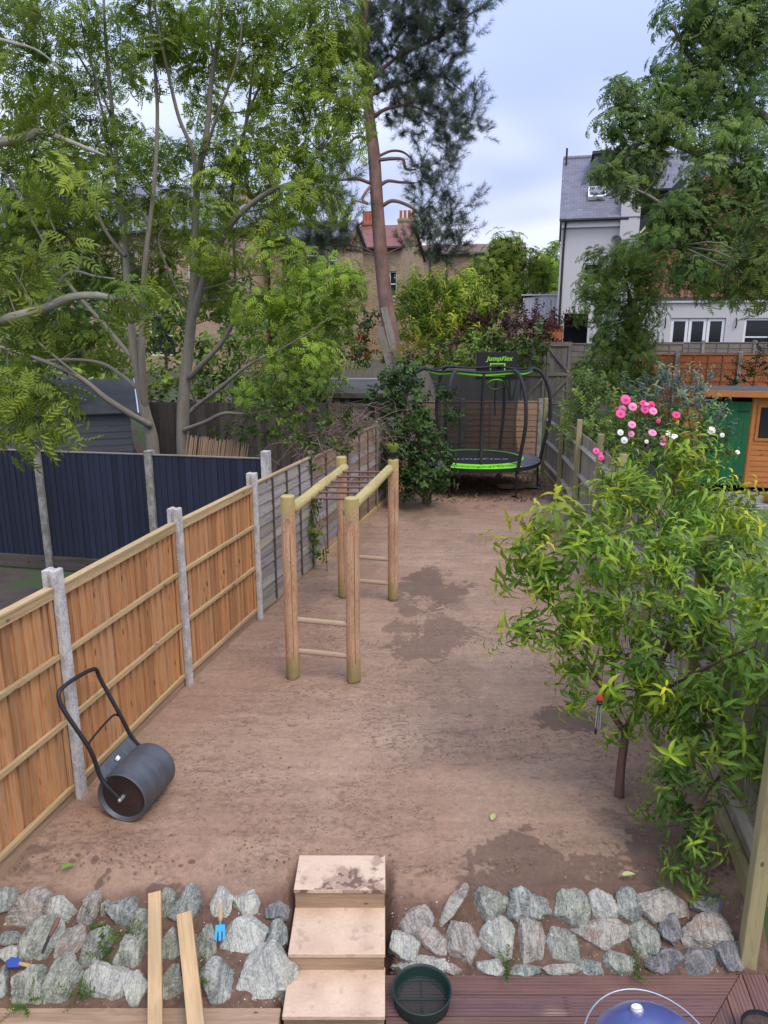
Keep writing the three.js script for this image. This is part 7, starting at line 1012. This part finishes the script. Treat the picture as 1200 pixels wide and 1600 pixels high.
shrub('maple_bush', 'dark purple-leaved maple between the green shrubs by the gate', 'shrub', [4.3, 1.2, -25], [{ kind: 'small', dens: 16, scale: 2.8, cols: [[0.05, 0.018, 0.022], [0.12, 0.035, 0.035]], clumps: [[3.14, 4.07, -25.5, 0.43, 0.26, 0.35], [3.75, 3.82, -25.2, 0.6, 0.3, 0.45], [4.75, 3.97, -25.2, 0.47, 0.28, 0.37], [5.22, 3.65, -25, 0.43, 0.38, 0.4], [5.52, 3.96, -25, 0.25, 0.34, 0.3], [3.99, 3.35, -24.6, 0.55, 0.25, 0.4], [2.1, 3.25, -24.6, 0.38, 0.19, 0.28]] }], { stems: 4 });
shrub('golden_bush', 'bright yellow-leaved shrub beside the pine trunk', 'shrub', [1.0, 1.1, -23], [{ kind: 'small', dens: 14, scale: 1.8, cols: [[0.22, 0.20, 0.016], [0.38, 0.29, 0.02]], clumps: [[0.94, 3.37, -23, 0.28, 0.24, 0.26], [0.79, 3.12, -23, 0.28, 0.24, 0.26], [1.18, 3.05, -23, 0.28, 0.18, 0.23], [3.35, 2.61, -22.9, 0.47, 0.14, 0.31], [1.97, 2.66, -22.9, 0.39, 0.14, 0.27]] }]);
shrub('garden_shrub', 'mixed green shrub filling the bed above the far grey fence', 'shrub', [2.6, 1.1, -23.2], [{ kind: 'broad', dens: 10, scale: 1.7, cols: [[0.07, 0.13, 0.026], [0.17, 0.25, 0.045]], clumps: [[1.79, 2.98, -23.2, 0.68, 0.36, 0.52], [2.79, 2.88, -23.2, 0.72, 0.36, 0.54], [3.79, 3.08, -23.3, 0.68, 0.36, 0.52], [4.62, 2.98, -23.4, 0.48, 0.44, 0.46], [1.19, 2.6, -23, 0.63, 0.24, 0.44], [2.38, 2.5, -23, 0.67, 0.22, 0.45], [0.49, 2.7, -23, 0.4, 0.28, 0.34], [4.73, 3.46, -23.6, 0.36, 0.36, 0.36], [3.43, 3.36, -23.6, 0.56, 0.28, 0.42]] }]);
shrub('flowering_shrub', 'dark shrub with a few scarlet flowers just left of the pine trunk', 'shrub', [-1.0, 1.0, -22.8], [{ kind: 'broad', dens: 8, scale: 1.4, cols: DARK, clumps: [[-0.78, 3.66, -22.8, 0.43, 0.5, 0.47], [-1.07, 3.19, -22.8, 0.47, 0.35, 0.41], [-0.49, 3.19, -22.8, 0.31, 0.35, 0.33], [-0.39, 4.04, -23, 0.27, 0.39, 0.33], [-1.37, 3.66, -23, 0.35, 0.47, 0.41], [-0.68, 2.9, -22.7, 0.47, 0.18, 0.32]] }, { name: 'flowers', kind: 'small', dens: 26, scale: 1.2, cols: [[0.5, 0.02, 0.012], [0.6, 0.04, 0.02]], clumps: [[-0.71, 3.2, -22.3, 0.13, 0.1, 0.12], [-0.57, 3.09, -22.3, 0.1, 0.08, 0.1], [-0.82, 3.64, -22.3, 0.08, 0.08, 0.1], [-0.72, 3.48, -22.3, 0.06, 0.06, 0.08]] }]);
SEED = 850;
plant('leafy_tree', 'rounded mid-green tree between the far brick house and the corrugated shed', 'tree', [6.6, 2, -41], [[[[6.6, 2, -41], [6.6, 4.5, -41], [6.4, 7, -41]], [0.2, 0.16, 0.06]]], 'ash', [{ kind: 'ash', scale: 1.9, dens: 4.5, cols: GREEN, clumps: [[6.48, 7.58, -41, 0.82, 0.68, 0.75], [5.65, 6.94, -41, 0.82, 0.75, 0.79], [7.35, 7.1, -41, 0.89, 0.75, 0.82], [6.36, 6.12, -41, 1.17, 0.83, 1], [7.74, 6.12, -41, 0.89, 0.76, 0.83], [5.34, 5.79, -41, 0.83, 0.69, 0.76], [6.5, 5.28, -40.6, 1.16, 0.62, 0.89], [6.11, 8.23, -41, 0.41, 0.48, 0.44], [6.79, 8.29, -41, 0.34, 0.34, 0.34], [8.22, 6.77, -41, 0.55, 0.55, 0.55]] }], { sub: 4 });
plant('leafy_tree', 'paler tree glimpsed against the side of the rendered house', 'tree', [10.2, 2, -52], [[[[10.2, 2, -52], [10.2, 5, -52], [10.2, 8, -52]], [0.2, 0.16, 0.06]]], 'ash', [{ kind: 'ash', scale: 2.2, dens: 4.5, cols: BRIGHT, clumps: [[10.83, 8.21, -52, 0.69, 0.61, 0.65], [11.51, 7.59, -52, 0.78, 0.78, 0.78], [10.9, 6.97, -52, 0.87, 0.7, 0.78], [11.62, 6.47, -52, 0.7, 0.61, 0.66], [11.75, 8.83, -52, 0.43, 0.52, 0.48]] }], { sub: 3 });
SEED = 860;
// greenery beyond the ash trees
const HB = [[[0.07, 0.135, 0.028], [0.155, 0.24, 0.046]], [[0.12, 0.20, 0.034], [0.25, 0.33, 0.06]], [[0.042, 0.09, 0.024], [0.10, 0.165, 0.04]]];
shrub('garden_shrub', 'dark evergreen bush behind the grey shed roof', 'shrub', [-10.5, 0.3, -20.5], [{ kind: 'broad', dens: 6, scale: 2, cols: HB[2], clumps: [[-10.13, 3.67, -20.5, 1.05, 0.7, 0.87], [-8.87, 4, -20.5, 0.87, 0.7, 0.78], [-9.32, 2.66, -20, 1.04, 0.52, 0.78], [-7.96, 3.84, -20.8, 0.71, 0.71, 0.71], [-8.32, 4.52, -21, 0.71, 0.53, 0.62]] }]);
shrub('elder_bush', 'elder bush dotted with creamy blossom between the trunks and the shed', 'shrub', [-6.3, 0.2, -19], [{ kind: 'broad', dens: 7, scale: 1.8, cols: HB[1], clumps: [[-8.05, 2.55, -19, 0.59, 0.3, 0.44], [-7.05, 2.72, -19, 0.66, 0.39, 0.52], [-6.8, 3.35, -19.4, 0.66, 0.5, 0.58], [-7.59, 3.03, -19.2, 0.49, 0.33, 0.41], [-5.6, 2.39, -19, 0.59, 0.49, 0.54], [-4.27, 2.55, -19, 0.66, 0.49, 0.57]] }, { name: 'blossom', kind: 'small', dens: 3.2, scale: 1.3, cols: [[0.55, 0.56, 0.34], [0.66, 0.66, 0.46]], clumps: [[-7.64, 2.51, -18.4, 0.54, 0.16, 0.35], [-6.92, 2.59, -18.4, 0.54, 0.25, 0.4], [-4.12, 2.9, -18.4, 0.48, 0.19, 0.33]] }]);
shrub('garden_shrub', 'leafy mid-green bush showing between the two forked ash trunks', 'shrub', [-4.6, 0.2, -19.5], [{ kind: 'broad', dens: 7, scale: 1.9, cols: HB[0], clumps: [[-5.82, 3.67, -19.8, 0.51, 0.57, 0.54], [-5.72, 4.65, -20, 0.5, 0.5, 0.5], [-4.55, 3.01, -19.6, 0.67, 0.51, 0.59], [-4.13, 2.07, -19, 0.66, 0.4, 0.53], [-3.8, 3.5, -19.8, 0.68, 0.51, 0.59], [-5.52, 1.78, -18.6, 0.58, 0.39, 0.49]] }]);
shrub('garden_shrub', 'light green bushy growth above the dark board fence', 'shrub', [-2.4, 0.2, -18.4], [{ kind: 'small', dens: 13, scale: 3, cols: HB[1], clumps: [[-2.86, 3.36, -18.6, 0.57, 0.48, 0.53], [-2.05, 3.37, -18.4, 0.57, 0.47, 0.52], [-1.43, 2.9, -18.4, 0.48, 0.38, 0.43], [-2.49, 2.62, -18, 0.62, 0.31, 0.47], [-3.12, 2.46, -18, 0.56, 0.37, 0.47], [-1.87, 2.62, -18, 0.47, 0.31, 0.39], [-1.6, 3.67, -18.8, 0.48, 0.38, 0.43], [-2.3, 2.19, -17.6, 0.61, 0.24, 0.43]] }]);
shrub('garden_shrub', 'low green bush tucked behind the end of the navy fence', 'shrub', [-2.6, 0.1, -12.6], [{ kind: 'broad', dens: 9, cols: HB[0], clumps: [[-2.22, 1.96, -12.6, 0.38, 0.18, 0.28], [-1.83, 1.8, -12.2, 0.24, 0.15, 0.19], [-2.45, 2.14, -13, 0.34, 0.21, 0.27], [-2.69, 1.84, -12.7, 0.25, 0.13, 0.19], [-1.77, 2.13, -12.2, 0.26, 0.15, 0.2]] }]);
shrub('garden_shrub', 'dense bush filling in behind the left brick wing', 'shrub', [-12, 1.6, -29], [{ kind: 'broad', dens: 4.5, scale: 2.8, cols: HB[2], clumps: [[-13.69, 4.83, -29, 1.22, 0.83, 1.03], [-11.67, 5.53, -29, 0.97, 0.73, 0.85], [-9.78, 4.83, -29, 0.98, 0.83, 0.9], [-14.18, 6.49, -29.4, 0.98, 0.83, 0.9], [-7.84, 4.6, -29, 0.74, 0.74, 0.74], [-6.03, 4.82, -28.6, 0.96, 0.82, 0.89], [-4.31, 4.81, -28.4, 0.96, 0.72, 0.84], [-2.83, 4.79, -28, 0.71, 0.8, 0.76], [-1.83, 4.09, -27, 0.55, 0.64, 0.6]] }]);
shrub('conifer_bush', 'feathery dark bush in front of the orange fence', 'shrub', [8.35, 0.4, -20.4], [{ kind: 'small', dens: 14, scale: 1.6, cols: HB[2], clumps: [[7.63, 2.65, -20.3, 0.28, 0.18, 0.23], [7.62, 2.39, -20.2, 0.35, 0.16, 0.25], [7.44, 2.31, -20.2, 0.24, 0.14, 0.19]] }]);
shrub('garden_shrub', 'dark hedge plant overhanging the shed roof', 'shrub', [11.6, 0.5, -20.2], [{ kind: 'small', dens: 14, scale: 1.8, cols: DARK, clumps: [[10.27, 2.74, -20.2, 0.42, 0.28, 0.35], [9.68, 2.49, -20, 0.48, 0.16, 0.32], [10.59, 3.07, -20.4, 0.35, 0.28, 0.32]] }]);
shrub('garden_shrub', 'low leafy plants at the lawn edge behind the peach tree', 'shrub', [5.9, 0, -10.8], [{ kind: 'small', dens: 20, scale: 1.7, cols: HB[0], clumps: [[5.11, 0.79, -10.6, 0.27, 0.21, 0.24], [5.05, 0.57, -10, 0.22, 0.2, 0.21], [4.87, 0.44, -9.4, 0.19, 0.16, 0.17], [5.15, 1.04, -11.2, 0.3, 0.2, 0.25], [5.09, 1.27, -11.6, 0.27, 0.19, 0.23]] }]);
shrub('garden_shrub', 'green undergrowth behind the trampoline legs', 'shrub', [2.6, 0, -19.2], [{ kind: 'broad', dens: 8, scale: 0.9, cols: HB[0], clumps: [[1.97, 0.1, -19.2, 0.41, 0.15, 0.28], [2.91, 0.04, -19.2, 0.51, 0.15, 0.33], [3.73, 0.05, -19, 0.41, 0.24, 0.32], [4, 0.32, -18.9, 0.17, 0.24, 0.2]] }]);
// self-sown weeds on the bank, fallen leaves
{
  SEED = 870; for (const [p, s, lb] of [[[-1.697, -0.115, -3.969, 0.042, 0.042], 0.55, 'clump of green weeds among the middle rockery stones by the long batten'], [[-1.76, -0.156, -3.868, 0.041, 0.041], 0.4, 'single rosette weed below the green slab'], [[-1.883, -0.249, -3.641, 0.039, 0.039], 0.4, 'grassy weed at the sleeper between two lower stones'], [[-2.188, -0.258, -3.619, 0.039, 0.039], 0.45, 'straggly weed at the far end of the sleeper'], [[-1.156, -0.21, -3.737, 0.04, 0.04], 0.35, 'small leafy weed beside the shorter batten'], [[1.607, -0.311, -3.901, 0.042, 0.042], 0.5, 'pale tuft of weeds at the deck edge among the stones'], [[0.794, -0.302, -3.912, 0.042, 0.042], 0.3, 'tiny green weed near the little pale stone'], [[-1.904, -0.092, -4.024, 0.042, 0.042], 0.3, 'thin weed beside the narrow brown stone']]) {
    const t = thing('weed', lb, 'weed', [p[0], p[1] - 0.01, p[2] + 0.03], rr(0, 6), 'weeds on the bank'); foliage(t, 'foliage', 'small', [[p[0], p[1] + 0.02, p[2] + 0.03, 0.06 * s * 2, 0.03, 0.05 * s * 2]], [[0.06, 0.13, 0.02], [0.12, 0.2, 0.03]], { dens: 500, scale: 0.5, core: 0 });
  }
  const lf = { p: [], c: [] }; blade(lf, V(0, 0, 0), V(1, 0, 0), V(0, 1, 0), 0.1, 0.045, 0.1, [1, 1, 1], 4); const g = fin(lf), lm = new THREE.MeshStandardMaterial({ color: rgb(0.12, 0.26, 0.03), side: THREE.DoubleSide }), ly = new THREE.MeshStandardMaterial({ color: rgb(0.40, 0.42, 0.16), side: THREE.DoubleSide });
  for (const [p, a, m, lb] of [[[-2.265, 0, -4.366], 0.6, lm, 'fresh green leaf fallen on the soil near the dark splash'], [[0.832, 0, -4.892], 1.2, ly, 'pale yellow leaf fallen on the soil in front of the peach tree'], [[1.656, 0, -4.304], 0.2, ly, 'small yellow leaf on the damp soil above the stones']]) { const q = add('fallen_leaf', g, m); q.position.set(p[0], 0.055, p[2]); q.rotation.y = a; tag(q, lb, 'leaf'); }
  // leaf litter under and beside the trampoline
  const N = 1500, ch = { p: [], c: [] }; blade(ch, V(-0.02, 0, 0), V(1, 0, 0), V(0, 1, 0), 0.045, 0.024, -0.5, [1, 1, 1], 2); const im = new THREE.InstancedMesh(fin(ch), std({ color: 0xffffff, side: THREE.DoubleSide, roughness: 0.9 }), N);
  for (let i = 0; i < N; i++) { const z = rr(-15.7, -19.4), x = lerp(leftX(z) + 0.3, rightX(z) - 0.05, rnd()); _q.position.set(x, 0.05 + rr(0, 0.012), z); _q.quaternion.setFromEuler(new THREE.Euler(gs() * 0.5, rr(0, 6.3), gs() * 0.5)); _q.scale.setScalar(rr(0.7, 1.6)); _q.updateMatrix(); im.setMatrixAt(i, _q.matrix); const k = rnd(); im.setColorAt(i, k < 0.6 ? rgb(0.10, 0.06, 0.045) : k < 0.9 ? rgb(0.2, 0.125, 0.085) : rgb(0.35, 0.24, 0.16)); }
  im.name = 'fallen_leaves'; im.userData = { kind: 'stuff', label: 'brown leaf litter scattered under the trampoline', category: 'leaves' }; scene.add(im);
}

renderer.render(scene, camera);
